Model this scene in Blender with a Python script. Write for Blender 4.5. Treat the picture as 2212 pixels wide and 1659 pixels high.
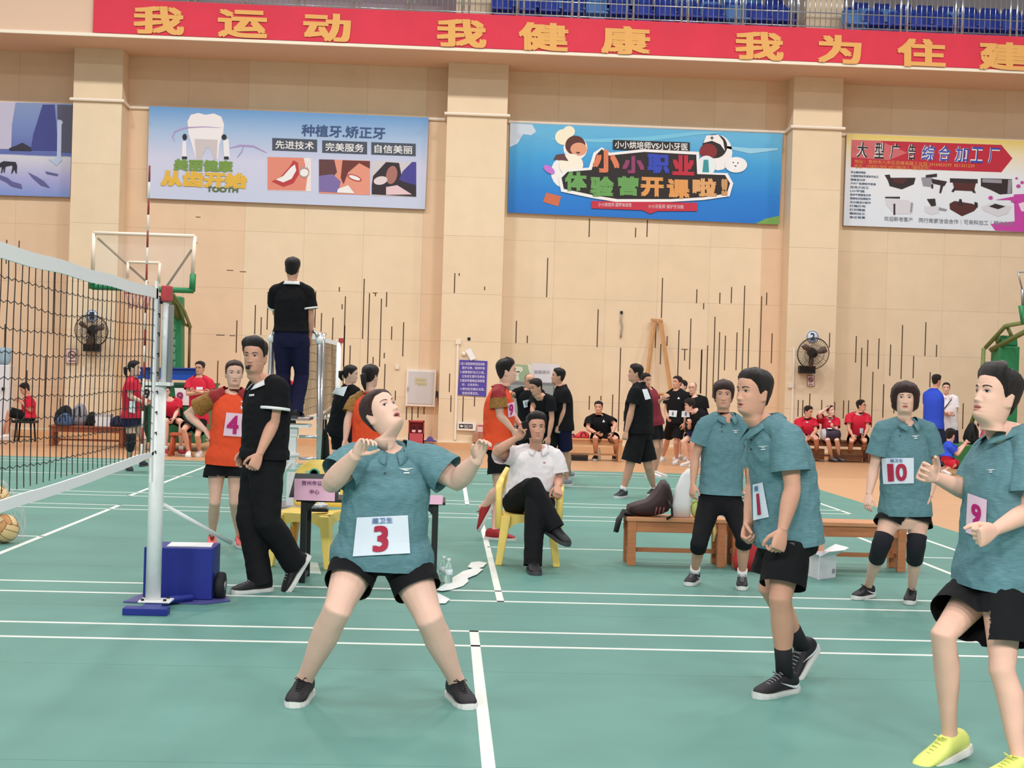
import bpy, bmesh, math, random
import numpy as np
from mathutils import Vector, Matrix, noise
from mathutils.bvhtree import BVHTree
from mathutils.geometry import tessellate_polygon
random.seed(7); rng = np.random.default_rng(7)
SC = bpy.context.scene; COL = SC.collection
for o in list(bpy.data.objects): bpy.data.objects.remove(o)

# ---------------------------------------------------------------- camera
F = 3047.1; CZ = 1.55
_y = np.array([963.45 - 1106, 829.5 - 808.4, -F]); _y /= np.linalg.norm(_y)
_u = np.cross(np.array([1, -.02965, 0]), _y); _u /= np.linalg.norm(_u)
_x = np.cross(_y, _u); RC = np.array([_x, _y, _u])
cam = bpy.data.cameras.new('camera'); camo = bpy.data.objects.new('camera', cam); COL.objects.link(camo)
cam.sensor_width = 36; cam.lens = F / 2212 * 36; cam.clip_end = 200
M4 = Matrix(RC.tolist()).to_4x4(); M4.translation = (0, 0, CZ); camo.matrix_world = M4
SC.camera = camo
# ---------------------------------------------------------------- exposure, world, hall lamps, added front fill
vs = SC.view_settings; vs.view_transform = 'Standard'; vs.look = 'None'; vs.gamma = 1; vs.use_curve_mapping = False
vs.exposure = -0.34
W = bpy.data.worlds.new('hall_air'); SC.world = W; W.use_nodes = True
W.node_tree.nodes['Background'].inputs[0].default_value = (.93, .97, 1.0, 1)
W.node_tree.nodes['Background'].inputs[1].default_value = .36
def light_row(y, z, n, span, power, size, col=(1, .97, .92)):
    for i in range(n):
        l = bpy.data.lights.new('hall_or_fill_light', 'AREA'); l.shape = 'RECTANGLE'; l.size = size; l.size_y = size * .6
        l.energy = power; l.color = col
        o = bpy.data.objects.new('hall_or_fill_light', l); COL.objects.link(o)
        o.location = ((i - (n - 1) / 2) * span, y, z)
light_row(22.6, 12.0, 6, 5.2, 500, 1.2)
light_row(15.0, 12.0, 5, 5.5, 260, 1.2)
light_row(6.0, 12.0, 4, 6.0, 220, 1.6)
light_row(-6.0, 8.5, 4, 6.0, 1500, 2.4)  # added fill from behind the camera, brightens faces and fronts; not hall lamps

def ray(px, py): return RC @ np.array([px - 1106, 829.5 - py, -F])
def AT(px, py, Y):
    d = ray(px, py); t = Y / d[1]; return Vector((d[0] * t, Y, CZ + d[2] * t))
def G(px, py, z=0.0):
    d = ray(px, py); t = (z - CZ) / d[2]; return Vector((d[0] * t, d[1] * t, z))
def PX(p):
    c = RC.T @ np.array([p[0], p[1], p[2] - CZ]); return (1106 - F * c[0] / c[2], 829.5 + F * c[1] / c[2])

# ---------------------------------------------------------------- materials
def lin(c): c /= 255; return c / 12.92 if c <= .04045 else ((c + .055) / 1.055) ** 2.4
def rgb(r, g, b): return (lin(r), lin(g), lin(b), 1)
MATS = {}
def mat(name, col, rough=.6, metal=0, spec=.4, noise_amt=0, nscale=30, bump=0, bscale=200, stretch=None, trans=0, alpha=1, emit=None):
    if name in MATS: return MATS[name]
    m = bpy.data.materials.new(name); m.use_nodes = True; MATS[name] = m
    nt = m.node_tree; b = nt.nodes['Principled BSDF']
    c = rgb(*col)
    b.inputs['Base Color'].default_value = c; b.inputs['Roughness'].default_value = rough
    b.inputs['Metallic'].default_value = metal; b.inputs['Specular IOR Level'].default_value = spec
    if trans: b.inputs['Transmission Weight'].default_value = trans; b.inputs['IOR'].default_value = 1.25
    if alpha < 1: b.inputs['Alpha'].default_value = alpha
    if emit: b.inputs['Emission Color'].default_value = c; b.inputs['Emission Strength'].default_value = emit
    if noise_amt or bump:
        tc = nt.nodes.new('ShaderNodeTexCoord'); mp = nt.nodes.new('ShaderNodeMapping')
        nt.links.new(tc.outputs['Object'], mp.inputs[0])
        if stretch: mp.inputs['Scale'].default_value = stretch
    if noise_amt:
        n = nt.nodes.new('ShaderNodeTexNoise'); n.inputs['Scale'].default_value = nscale; n.inputs['Detail'].default_value = 4
        nt.links.new(mp.outputs[0], n.inputs[0])
        mx = nt.nodes.new('ShaderNodeMix'); mx.data_type = 'RGBA'
        mr = nt.nodes.new('ShaderNodeMapRange'); mr.inputs[1].default_value = .3; mr.inputs[2].default_value = .7
        nt.links.new(n.outputs[0], mr.inputs[0]); nt.links.new(mr.outputs[0], mx.inputs[0])
        k0, k1 = 1 - noise_amt, 1 + noise_amt
        mx.inputs[6].default_value = (c[0] * k0, c[1] * k0, c[2] * k0, 1)
        mx.inputs[7].default_value = (min(1, c[0] * k1), min(1, c[1] * k1), min(1, c[2] * k1), 1)
        nt.links.new(mx.outputs[2], b.inputs['Base Color'])
    if bump:
        n2 = nt.nodes.new('ShaderNodeTexNoise'); n2.inputs['Scale'].default_value = bscale; n2.inputs['Detail'].default_value = 3
        nt.links.new(mp.outputs[0], n2.inputs[0])
        bp = nt.nodes.new('ShaderNodeBump'); bp.inputs['Strength'].default_value = bump; bp.inputs['Distance'].default_value = .02
        nt.links.new(n2.outputs[0], bp.inputs['Height']); nt.links.new(bp.outputs[0], b.inputs['Normal'])
    return m
def grad_mat(name, stops, axis=2, rough=.5, mirror_noise=0):
    """printed colour ramp along a Generated axis (poster backgrounds)"""
    m = bpy.data.materials.new(name); m.use_nodes = True; nt = m.node_tree; b = nt.nodes['Principled BSDF']
    tc = nt.nodes.new('ShaderNodeTexCoord'); sp = nt.nodes.new('ShaderNodeSeparateXYZ'); cr = nt.nodes.new('ShaderNodeValToRGB')
    nt.links.new(tc.outputs['Generated'], sp.inputs[0])
    src = sp.outputs[axis]
    if mirror_noise:
        n = nt.nodes.new('ShaderNodeTexNoise'); n.inputs['Scale'].default_value = 3; nt.links.new(tc.outputs['Generated'], n.inputs[0])
        ma = nt.nodes.new('ShaderNodeMath'); ma.operation = 'MULTIPLY_ADD'; ma.inputs[1].default_value = mirror_noise
        nt.links.new(n.outputs[0], ma.inputs[0]); nt.links.new(src, ma.inputs[2]); src = ma.outputs[0]
    nt.links.new(src, cr.inputs[0]); nt.links.new(cr.outputs[0], b.inputs['Base Color']); b.inputs['Roughness'].default_value = rough
    e = cr.color_ramp.elements
    while len(e) < len(stops): e.new(.5)
    for i, (p, c) in enumerate(stops): e[i].position = p; e[i].color = rgb(*c)
    return m

# ---------------------------------------------------------------- mesh builder
def V3(p): return Vector(p)
class MB:
    def __init__(s): s.v = []; s.f = []; s.mi = []; s.smooth = []
    def add(s, vs, fs, mi=0, sm=False):
        b = len(s.v); s.v += [tuple(p) for p in vs]
        for f in fs: s.f.append([i + b for i in f]); s.mi.append(mi); s.smooth.append(sm)
        return s
    def box(s, c, size, rot=None, mi=0):
        hx, hy, hz = [k / 2 for k in size]; R = rot if rot is not None else Matrix.Identity(3); c = Vector(c)
        vs = [c + R @ Vector((x * hx, y * hy, z * hz)) for x in (-1, 1) for y in (-1, 1) for z in (-1, 1)]
        return s.add(vs, [(0, 1, 3, 2), (4, 6, 7, 5), (0, 4, 5, 1), (2, 3, 7, 6), (0, 2, 6, 4), (1, 5, 7, 3)], mi)
    def bbox(s, p0, p1, mi=0):
        p0 = Vector(p0); p1 = Vector(p1); return s.box((p0 + p1) / 2, [abs(k) for k in (p1 - p0)], None, mi)
    def loft(s, rings, cap=True, mi=0, sm=True, closed=True):
        n = len(rings[0]); vs = [p for r in rings for p in r]; fs = []
        for i in range(len(rings) - 1):
            for j in range(n if closed else n - 1):
                k = (j + 1) % n; fs.append((i * n + j, i * n + k, (i + 1) * n + k, (i + 1) * n + j))
        s.add(vs, fs, mi, sm)
        if cap:
            b = len(s.v) - len(vs); L = (len(rings) - 1) * n
            s.f.append([b + j for j in range(n)][::-1]); s.mi.append(mi); s.smooth.append(False)
            s.f.append([b + L + j for j in range(n)]); s.mi.append(mi); s.smooth.append(False)
        return s
    def tube(s, pts, r, n=8, mi=0, side=None, cap=True, sm=True):
        pts = [Vector(p) for p in pts]; m = len(pts)
        if not hasattr(r, '__len__'): r = [r] * m
        r = [(q if hasattr(q, '__len__') else (q, q)) for q in r]
        rings = []; prev = Vector(side) if side is not None else None
        for i in range(m):
            t = (pts[min(i + 1, m - 1)] - pts[max(i - 1, 0)])
            t = t.normalized() if t.length > 1e-9 else Vector((0, 0, 1))
            if prev is None:
                prev = Vector((1, 0, 0)) if abs(t.x) < .9 else Vector((0, 1, 0))
            a = (prev - t * prev.dot(t))
            a = a.normalized() if a.length > 1e-6 else t.orthogonal().normalized()
            b = t.cross(a); prev = a
            rings.append([pts[i] + a * (r[i][0] * math.cos(2 * math.pi * j / n)) + b * (r[i][1] * math.sin(2 * math.pi * j / n)) for j in range(n)])
        return s.loft(rings, cap, mi, sm)
    def cyl(s, p0, p1, r0, r1=None, n=12, mi=0): return s.tube([p0, p1], [r0, r0 if r1 is None else r1], n, mi)
    def lathe(s, o, prof, n=16, mi=0, axis=(0, 0, 1)):
        ax = Vector(axis).normalized(); a = ax.orthogonal().normalized(); b = ax.cross(a); o = Vector(o)
        return s.loft([[o + ax * z + (a * math.cos(2 * math.pi * j / n) + b * math.sin(2 * math.pi * j / n)) * max(r, 1e-4) for j in range(n)] for r, z in prof], True, mi)
    def ball(s, c, r, n=14, m=10, mi=0, sc=(1, 1, 1), R=None):
        c = Vector(c); R = R or Matrix.Identity(3)
        return s.loft([[c + R @ Vector((r * sc[0] * math.sin(t) * math.cos(2 * math.pi * j / n), r * sc[1] * math.sin(t) * math.sin(2 * math.pi * j / n), r * sc[2] * math.cos(t))) for j in range(n)] for t in [math.pi * (1 - (i + .02) / (m + .04)) for i in range(m + 1)]], True, mi)
    def poly(s, pts, mi=0): return s.add(pts, [list(range(len(pts)))], mi)
    def prism(s, pts, off, mi=0):
        n = len(pts); off = Vector(off); q = [Vector(p) for p in pts]
        fs = [list(range(n))[::-1], list(range(n, 2 * n))] + [(i, (i + 1) % n, (i + 1) % n + n, i + n) for i in range(n)]
        return s.add(q + [p + off for p in q], fs, mi)
    def mesh(s, name='m', base=None):
        me = bpy.data.meshes.new(name)
        v = s.v if base is None else [(p[0] - base[0], p[1] - base[1], p[2] - base[2]) for p in s.v]
        me.from_pydata(v, [], s.f)
        me.polygons.foreach_set('material_index', s.mi); me.polygons.foreach_set('use_smooth', s.smooth); me.update()
        return me
    def build(s, name, mats, parent=None, base=None, bevel=0):
        if base is None and parent is not None: base = parent['_b']
        me = s.mesh(name, base); return link(name, me, mats, parent, bevel)
def link(name, me, mats, parent=None, bevel=0):
    for m in (mats if isinstance(mats, (list, tuple)) else [mats]): me.materials.append(m)
    o = bpy.data.objects.new(name, me); COL.objects.link(o)
    if parent is not None: o.parent = parent
    if bevel:
        bv = o.modifiers.new('bevel', 'BEVEL'); bv.width = bevel; bv.segments = 2; bv.limit_method = 'ANGLE'
    return o
BASES = {}
class Root:
    """a thing: an Empty at the thing's base; parts are built in world space and stored relative to it"""
def thing(name, label, cat, base=(0, 0, 0), group=None, parent=None):
    o = bpy.data.objects.new(name, None); COL.objects.link(o); o.empty_display_size = .1
    o.location = base; o['label'] = label; o['category'] = cat; o['_b'] = [float(k) for k in base]
    if group: o['group'] = group
    return o
def solo(o, label, cat, group=None, kind=None):
    if label: o['label'] = label
    if cat: o['category'] = cat
    if group: o['group'] = group
    if kind: o['kind'] = kind
    return o
def sub(parent, mb, name, mats, bevel=0):
    """sub-part of a part that has no offset of its own"""
    o = mb.build(name, mats, None, parent.parent['_b'] if parent.parent else parent['_b'] if '_b' in parent else (0, 0, 0), bevel); o.parent = parent; return o
def struct(mb, name, mats, parent=None):
    o = mb.build(name, mats, None, (0, 0, 0))
    if parent is not None: o.parent = parent
    else: o['kind'] = 'structure'
    o['_b'] = [0., 0., 0.]
    return o

# ---------------------------------------------------------------- lettering
_tc = {}
def glyphs(s, bold=0.0):
    key = (s, bold)
    if key in _tc: return _tc[key]
    c = bpy.data.curves.new('t', 'FONT'); c.body = s; c.resolution_u = 2
    o = bpy.data.objects.new('t', c); COL.objects.link(o)
    dg = bpy.context.evaluated_depsgraph_get()
    cu = o.evaluated_get(dg).to_curve(dg)
    loops = []
    for sp in cu.splines:
        pts = []
        if sp.type == 'BEZIER':
            bp = sp.bezier_points; n = len(bp)
            for i in range(n):
                a, b = bp[i], bp[(i + 1) % n]
                p0, p1, p2, p3 = a.co.xy, a.handle_right.xy, b.handle_left.xy, b.co.xy
                straight = abs((p1 - p0).cross(p3 - p0)) + abs((p2 - p0).cross(p3 - p0)) < 1e-4
                for k in ((0,) if straight else (0, .34, .67)):
                    q = 1 - k; pts.append(p0 * q ** 3 + p1 * (3 * q * q * k) + p2 * (3 * q * k * k) + p3 * k ** 3)
        else:
            pts = [Vector(p.co[:2]) for p in sp.points]
        out = []
        for p in pts:
            if not out or (p - out[-1]).length > 1e-4: out.append(p)
        if len(out) > 2: loops.append(out)
    o.evaluated_get(dg).to_curve_clear(); bpy.data.objects.remove(o); bpy.data.curves.remove(c)
    def area(l): return .5 * sum(l[i].cross(l[(i + 1) % len(l)]) for i in range(len(l)))
    if not loops: return [], []
    ars = [area(l) for l in loops]; sg = 1 if sum(ars) > 0 else -1
    def inside(p, l):
        c = False
        for i in range(len(l)):
            a, b = l[i - 1], l[i]
            if (a.y > p.y) != (b.y > p.y) and p.x < (b.x - a.x) * (p.y - a.y) / (b.y - a.y) + a.x: c = not c
        return c
    outs = [i for i in range(len(loops)) if ars[i] * sg > 0]; holes = [i for i in range(len(loops)) if ars[i] * sg <= 0]
    vs = []; fs = []
    own = {}
    for h in holes:
        best = None
        for i in outs:
            if inside(loops[h][0], loops[i]) and (best is None or abs(ars[i]) < abs(ars[best])): best = i
        own.setdefault(best, []).append(h)
    for i in outs:
        ls = [loops[i]] + [loops[h] for h in own.get(i, [])]
        flat = [p for l in ls for p in l]
        tr = tessellate_polygon([[Vector((p.x, p.y, 0)) for p in l] for l in ls])
        b = len(vs); vs += flat; fs += [[b + k for k in t] for t in tr]
    v = np.array([(p.x, p.y) for p in vs])
    if bold:   # heavier strokes: the same outline laid down again a little to each side
        n = len(v); sh = [(0, 0), (bold, bold), (-bold, bold), (bold, -bold), (-bold, -bold)]
        v = np.concatenate([v + np.array(q) for q in sh]); fs = [[k + n * i for k in f] for i in range(5) for f in fs]
    lo = v.min(0); hi = v.max(0); nv = len(vs)
    v = (v - lo) / np.maximum(hi - lo, 1e-6)
    v = np.concatenate([v, (np.arange(len(v)) // nv * .0009)[:, None]], axis=1)
    _tc[key] = (v, fs); return _tc[key]
def bil(c, u, v):
    """corners tl,tr,br,bl; u right, v up"""
    (a, b, d, e) = c
    return ((a[0] * (1 - u) + b[0] * u) * v + (e[0] * (1 - u) + d[0] * u) * (1 - v), (a[1] * (1 - u) + b[1] * u) * v + (e[1] * (1 - u) + d[1] * u) * (1 - v))
def text_on_plane(mb, s, c, Y, mi=0, bold=0.0, shear=0):
    v, fs = glyphs(s, bold)
    mb.add([AT(*bil(c, u + shear * (w - .5), w), Y - q) for u, w, q in v], fs, mi)
def rect(x0, y0, x1, y1, sl=.0): return [(x0, y0), (x1, y0 + sl * (x1 - x0)), (x1, y1 + sl * (x1 - x0)), (x0, y1)]
# ================================================================ people
def sgnpow(x, p): return math.copysign(abs(x) ** p, x)
HZ = np.array([-.150, -.136, -.124, -.117, -.110, -.10, -.08, -.06, -.04, -.02, 0, .02, .04, .06, .08, .10, .112, .118])
HW = np.array([.054, .053, .051, .050, .052, .0555, .0605, .064, .067, .0695, .072, .0745, .0755, .0745, .069, .053, .034, .003])
HF = np.array([.040, .042, .052, .070, .080, .086, .088, .089, .090, .091, .090, .092, .093, .090, .081, .059, .036, .003])
HB = np.array([-.062, -.062, -.061, -.060, -.060, -.060, -.062, -.068, -.077, -.086, -.092, -.096, -.097, -.094, -.085, -.062, -.038, -.003])
NZ = np.array([-.062, -.055, -.050, -.045, -.039, -.03, -.02, -.008, .004, .018, .03]); NA = np.array([0, .003, .010, .0175, .0180, .0135, .0095, .0055, .0028, .0005, 0])
def gs(x, s): return math.exp(-(x / s) ** 2)
def face_disp(x, z, mouth=0, jaw=1):
    ax = abs(x)
    d = float(np.interp(z, NZ, NA)) * gs(x, float(np.interp(z, [-.05, -.04, .0, .02], [.012, .012, .0085, .009])))
    d += .0095 * gs(ax - .0135, .0065) * gs(z + .0425, .0065)
    d -= .0085 * gs(ax - .031, .013) * gs(z + .001, .0095)
    d += .0045 * gs(ax - .028, .02) * gs(z - .021, .007)
    d += .004 * gs(ax - .046, .016) * gs(z + .030, .017)
    w = gs(x, .021)
    o = mouth
    d += .0058 * w * gs(z + .0655 - o * .3, .0052) + .0065 * w * gs(z + .0785 + o * .7, .0056)
    d -= (.0045 + o * .6) * gs(x, .019) * gs(z + .072 + o * .2, .0024 + o * .45)
    d += .005 * gs(x, .016) * gs(z + .102, .012)
    return d
def head_ring_angles(n, dense=True):
    u = np.linspace(-1, 1, n, endpoint=False)
    return np.pi * ((.40 * u + .60 * u ** 3) if dense else u)
def head_grid(n=64, dz=.0032, mouth=0, ww=1, jaw=1, zmin=-.150, feat=1):
    """horizontal sections of a head, local frame: +y face, +z up, origin between the eyes"""
    zs = np.concatenate([np.arange(.1175, .06, -dz * 1.8), np.arange(.058, -.112, -dz), np.linspace(-.114, zmin, 9)])
    A = head_ring_angles(n, feat > 0); rows = []
    for z in zs:
        w = float(np.interp(z, HZ, HW)) * ww; yf = float(np.interp(z, HZ, HF)); yb = -float(np.interp(z, HZ, HB))
        if z < -.05 and z > -.12: w *= jaw
        r = []
        for a in A:
            s, c = math.sin(a), math.cos(a)
            x = w * sgnpow(s, .9); y = (yf if c > 0 else yb) * sgnpow(c, .9)
            if c > 0 and feat and abs(x) < .07: y += face_disp(x, z, mouth) * min(1, c * 3)
            # ears
            e = gs(y + .012, .011) * max(0, min(1, (z + .052) / .012, (.022 - z) / .014))
            if e > .02 and abs(s) > .5 and feat: x += math.copysign(.017 * e, s); y -= .008 * e
            r.append((x, y, z))
        rows.append(r)
    return zs, rows
def face_pt(x, z, off, ww=1, mouth=0):
    w = float(np.interp(z, HZ, HW)) * ww; yf = float(np.interp(z, HZ, HF))
    s = min(.999, (abs(x) / w)) ** (1 / .9); c = math.sqrt(1 - s * s)
    return Vector((x, yf * c ** .9 + face_disp(x, z, mouth) + off, z))
HAIRLINE = {  # azimuth deg from face -> z where hair starts
 'short': [(0, .072), (35, .068), (50, .052), (62, .035), (75, .0), (84, -.012), (96, .012), (112, -.02), (135, -.062), (180, -.078)],
 'bald': [(0, .13), (70, .11), (85, .02), (105, .01), (125, -.03), (180, -.06)],
 'thin': [(0, .092), (35, .088), (60, .05), (75, .01), (84, -.005), (96, .012), (112, -.02), (135, -.062), (180, -.075)],
 'bob': [(0, .040), (30, .036), (45, .015), (55, -.045), (70, -.082), (110, -.1), (180, -.11)],
 'fringe': [(0, .046), (30, .040), (50, .02), (62, -.02), (74, -.045), (90, -.03), (110, -.06), (140, -.09), (180, -.10)],
 'tied': [(0, .074), (35, .066), (55, .045), (70, .02), (82, -.015), (98, .002), (115, -.03), (140, -.06), (180, -.07)]}
HAIRT = {'short': (.020, .0085), 'bald': (.003, .003), 'thin': (.008, .006), 'bob': (.030, .034), 'fringe': (.020, .016), 'tied': (.010, .008)}
def hair_mesh(style, M, ww, seed=0, n=56, quiff=0):
    zs, rows = head_grid(n, .006, 0, ww, 1, -.13, feat=0)
    top, side = HAIRT[style]; hl = HAIRLINE[style]; mb = MB(); V = []; T = []
    ax = [h[0] for h in hl]; az = [h[1] for h in hl]
    for z, r in zip(zs, rows):
        for (x, y, zz) in r:
            a = abs(math.degrees(math.atan2(x, y))); m = z - float(np.interp(a, ax, az))
            p = Vector((x, y, zz)); nn = Vector((x / .072 ** 2, y / .092 ** 2, (zz - .01) / .108 ** 2)).normalized()
            tt = side + (top - side) * max(0, min(1, (z - .02) / .07))
            if quiff and a < 60: tt += quiff * max(0, min(1, (z - .06) / .03))
            k = noise.noise(Vector((p.x * 55 + seed, p.y * 55, p.z * 16))) * .22 + noise.noise(Vector((p.x * 160 + seed, p.y * 160, p.z * 40))) * .12
            t = min(m * .9, tt * (1 + k)) if m > 0 else max(m * .5, -.008)
            V.append(M @ (p + nn * t)); T.append(m)
    N = n; R = len(rows); fs = []
    for i in range(R - 1):
        for j in range(N):
            q = (i * N + j, i * N + (j + 1) % N, (i + 1) * N + (j + 1) % N, (i + 1) * N + j)
            if max(T[k] for k in q) > -.006: fs.append(q[::-1])
    fs.append(list(range(N)))
    mb.add(V, fs, 0, True)
    return mb
# ---------------------------------------------------------------- hands
_hands = {}
def remesh(mb, vox, sm=3, fac=.5):
    me = mb.mesh('t'); o = bpy.data.objects.new('t', me); COL.objects.link(o)
    m = o.modifiers.new('r', 'REMESH'); m.mode = 'VOXEL'; m.voxel_size = vox; m.use_smooth_shade = True
    if sm: s = o.modifiers.new('s', 'SMOOTH'); s.factor = fac; s.iterations = sm
    dg = bpy.context.evaluated_depsgraph_get(); r = bpy.data.meshes.new_from_object(o.evaluated_get(dg), depsgraph=dg)
    bpy.data.objects.remove(o); bpy.data.meshes.remove(me); return r
POSES = {'relaxed': ((24, 34, 22), .0, (.75, .55, -.30), 18), 'open': ((6, 10, 6), .16, (.55, .85, -.10), 8), 'half': ((30, 45, 30), .10, (.6, .75, -.35), 20),
         'grip': ((52, 62, 38), .0, (.62, .5, -.62), 30), 'fist': ((78, 88, 60), .0, (.72, .30, -.70), 30)}
def hand_mesh(pose, low=False):
    key = (pose, low)
    if key in _hands: return _hands[key]
    (c1, c2, c3), spread, th, tc = POSES[pose]
    mb = MB()
    rings = []
    for x, w, t, z in ((-.03, .024, .019, 0), (0, .026, .019, 0), (.02, .033, .018, 0), (.05, .040, .0155, 0), (.078, .041, .0135, 0), (.094, .038, .010, -.001)):
        rings.append([Vector((x, w * sgnpow(math.cos(a), .8), z + t * sgnpow(math.sin(a), .8))) for a in np.linspace(0, 2 * math.pi, 16, endpoint=False)])
    mb.loft(rings)
    for k, (y, L, r) in enumerate(((.0295, .073, .0088), (.0098, .081, .0090), (-.0102, .075, .0086), (-.029, .059, .0077))):
        p = Vector((.082, y * .96, 0)); ang = 0; yaw = spread * (1.5 - k) * .8 + (1.5 - k) * .035; pts = [p - Vector((.02, 0, 0))]; pts.append(p); rr = [r * .9, r]
        f = 1 + .10 * k
        for seg, (l, c) in enumerate(((.45, c1), (.31, c2), (.24, c3))):
            ang += math.radians(c * f); d = Vector((math.cos(ang) * math.cos(yaw), math.cos(ang) * math.sin(yaw), -math.sin(ang)))
            p = p + d * (L * l); pts.append(p); rr.append(r * (.95, .86, .66)[seg])
        mb.tube(pts, rr, 8, side=(0, 1, 0))
    d = Vector(th).normalized(); p = Vector((.018, .024, -.006)); pts = [p - d * .012]; rr = [.013]
    pts.append(p); rr.append(.0145)
    cur = d
    for l, r, turn in ((.040, .0115, 0), (.033, .0100, tc), (.025, .0072, tc * .8)):
        cur = (Matrix.Rotation(math.radians(-turn), 3, 'Z') @ cur).normalized(); p = p + cur * l; pts.append(p); rr.append(r)
    mb.tube(pts, rr, 8)
    me = remesh(mb, .0058 if low else .0036, 2 if low else 3)
    bm = bmesh.new(); bm.from_mesh(me); cut(bm, Vector((0, 0, 0)), Vector((-1, 0, 0)), 1.0); bm.to_mesh(me); bm.free()
    _hands[key] = me; return me
def cut(bm, co, no, rad, axis_r=None, skip=None):
    fs = []
    for f in bm.faces:
        v = f.calc_center_median() - co
        if v.length > rad: continue
        if axis_r is not None:
            a = v.dot(no)
            if (v - no * a).length > axis_r or a < -.04: continue
            if skip is not None and skip(v + co): continue
        fs.append(f)
    if not fs: return
    g = set(fs)
    for f in fs: g.update(f.edges); g.update(f.verts)
    bmesh.ops.bisect_plane(bm, geom=list(g), dist=1e-6, plane_co=co, plane_no=no, clear_outer=True)
def loop_near(bm, co, rad):
    return [e for e in bm.edges if e.is_boundary and ((e.verts[0].co + e.verts[1].co) / 2 - co).length < rad]
# ---------------------------------------------------------------- skeleton
def ik(a, c, l1, l2, pole):
    d = c - a; L = d.length
    if L >= (l1 + l2) * .999: return a + d * (l1 / (l1 + l2))
    x = (l1 * l1 - l2 * l2 + L * L) / (2 * L); h = math.sqrt(max(0, l1 * l1 - x * x)); u = d / L
    p = pole - u * pole.dot(u)
    p = p.normalized() if p.length > 1e-5 else u.orthogonal().normalized()
    return a + u * x + p * h
def rotv(v, axis, deg): return Matrix.Rotation(math.radians(deg), 3, axis) @ v
def skeleton(sp):
    H = sp['H']; k = H / 1.7; B = Vector(sp['base']); yaw = math.radians(sp.get('yaw', 0))
    Fw = Vector((math.sin(yaw), -math.cos(yaw), 0)); Lf = Vector((math.cos(yaw), math.sin(yaw), 0)); Z = Vector((0, 0, 1))
    male = sp.get('sex', 'm') == 'm'; sw = (.168 if male else .150) * k * sp.get('g', 1) ** .5; hw = (.085 if male else .09) * k
    J = {}; sit = sp.get('sit')
    pz = .53 * H if sit is None else sit + .10 * k
    if sp.get('plat'): pz += sp['plat']
    lean = math.radians(sp.get('lean', 0)); up = Z * math.cos(lean) + Fw * math.sin(lean)
    P = B + Z * pz
    O = sp.get('J', {})
    def px(name, cur):
        q = O[name]; y = cur.y if len(q) < 3 or q[2] is None else q[2] + B.y
        return AT(q[0], q[1], y)
    if 'pelvis' in O: P = px('pelvis', P)
    N = P + up * (.305 * H)
    if 'neck' in O: N = px('neck', N)
    J['pelvis'] = P; J['neck'] = N; axis = (N - P).normalized()
    fsh = Fw if 'tw' not in sp else Vector((math.sin(yaw + math.radians(sp['tw'])), -math.cos(yaw + math.radians(sp['tw'])), 0))
    lsh = Lf if 'tw' not in sp else Vector((math.cos(yaw + math.radians(sp['tw'])), math.sin(yaw + math.radians(sp['tw'])), 0))
    hp = math.radians(sp.get('hp', 0)); hy = math.radians(sp.get('hy', sp.get('yaw', 0)))
    J['head'] = N + axis * (.105 * k) + Vector((math.sin(hy), -math.cos(hy), 0)) * .02 + Z * .02 if 'head' not in O else None
    if 'head' in O: J['head'] = px('head', N + axis * .12)
    for s, c in ((1, 'L'), (-1, 'R')):
        J['sh' + c] = N - axis * (.052 * k) + lsh * s * sw
        J['hip' + c] = P - axis * .01 * k + Lf * s * hw
        if sit is None:
            J['an' + c] = B + Lf * s * .095 * k + Z * (.085 * k + sp.get('plat', 0)); J['kn' + c] = None
        else:
            J['kn' + c] = J['hip' + c] + Fw * .40 * k + Lf * s * .05 - Z * .02; J['an' + c] = J['kn' + c] - Z * (J['kn' + c].z - .085 * k) + Fw * .02
            J['an' + c].z = .085 * k
        for nm in ('sh', 'hip', 'kn', 'an'):
            if nm + c in O:
                ref = J[nm + c] or (J['hip' + c] + J['an' + c]) / 2 + Fw * .05
                J[nm + c] = G(O[nm + c][0], O[nm + c][1], .085 * k + sp.get('plat', 0)) if nm == 'an' and len(O[nm + c]) == 2 else px(nm + c, ref)
        if J['kn' + c] is None: J['kn' + c] = ik(J['hip' + c], J['an' + c], .245 * H, .24 * H, (Fw + Lf * s * .15))
        el0 = J['sh' + c] - Z * .165 * H + Lf * s * .035; wr0 = el0 - Z * .145 * H + Fw * .05
        hasw, hase = 'wr' + c in O, 'el' + c in O
        J['el' + c] = px('el' + c, el0) if hase else el0
        J['wr' + c] = px('wr' + c, wr0 if not hase else J['el' + c] + Fw * .05 - Z * .2) if hasw else (J['el' + c] + (wr0 - el0) if hase else wr0)
        if hasw and not hase:
            J['el' + c] = ik(J['sh' + c], J['wr' + c], .175 * H, .15 * H, sp.get('pole' + c, Lf * s * .5 - Z * .6 - Fw * .4))
        t = sp.get('toe' + c)
        if t is None: d = rotv(Fw, 'Z', 10 * s)
        elif isinstance(t, Vector): d = t
        elif len(t) == 2: d = G(t[0], t[1], .02) - Vector((J['an' + c].x, J['an' + c].y, .02))
        else: d = AT(t[0], t[1], B.y + t[2]) - J['an' + c]
        J['toe' + c] = d.normalized()
    J['Fw'] = Fw; J['Lf'] = Lf; J['fsh'] = fsh; J['lsh'] = (J['shL'] - J['shR']).normalized(); J['lhp'] = (J['hipL'] - J['hipR']).normalized()
    return J
def limb(mb, pts, rad, side, n=12):
    mb.tube(pts, rad, n, side=side)
def lerp(a, b, t): return a + (b - a) * t
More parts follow.
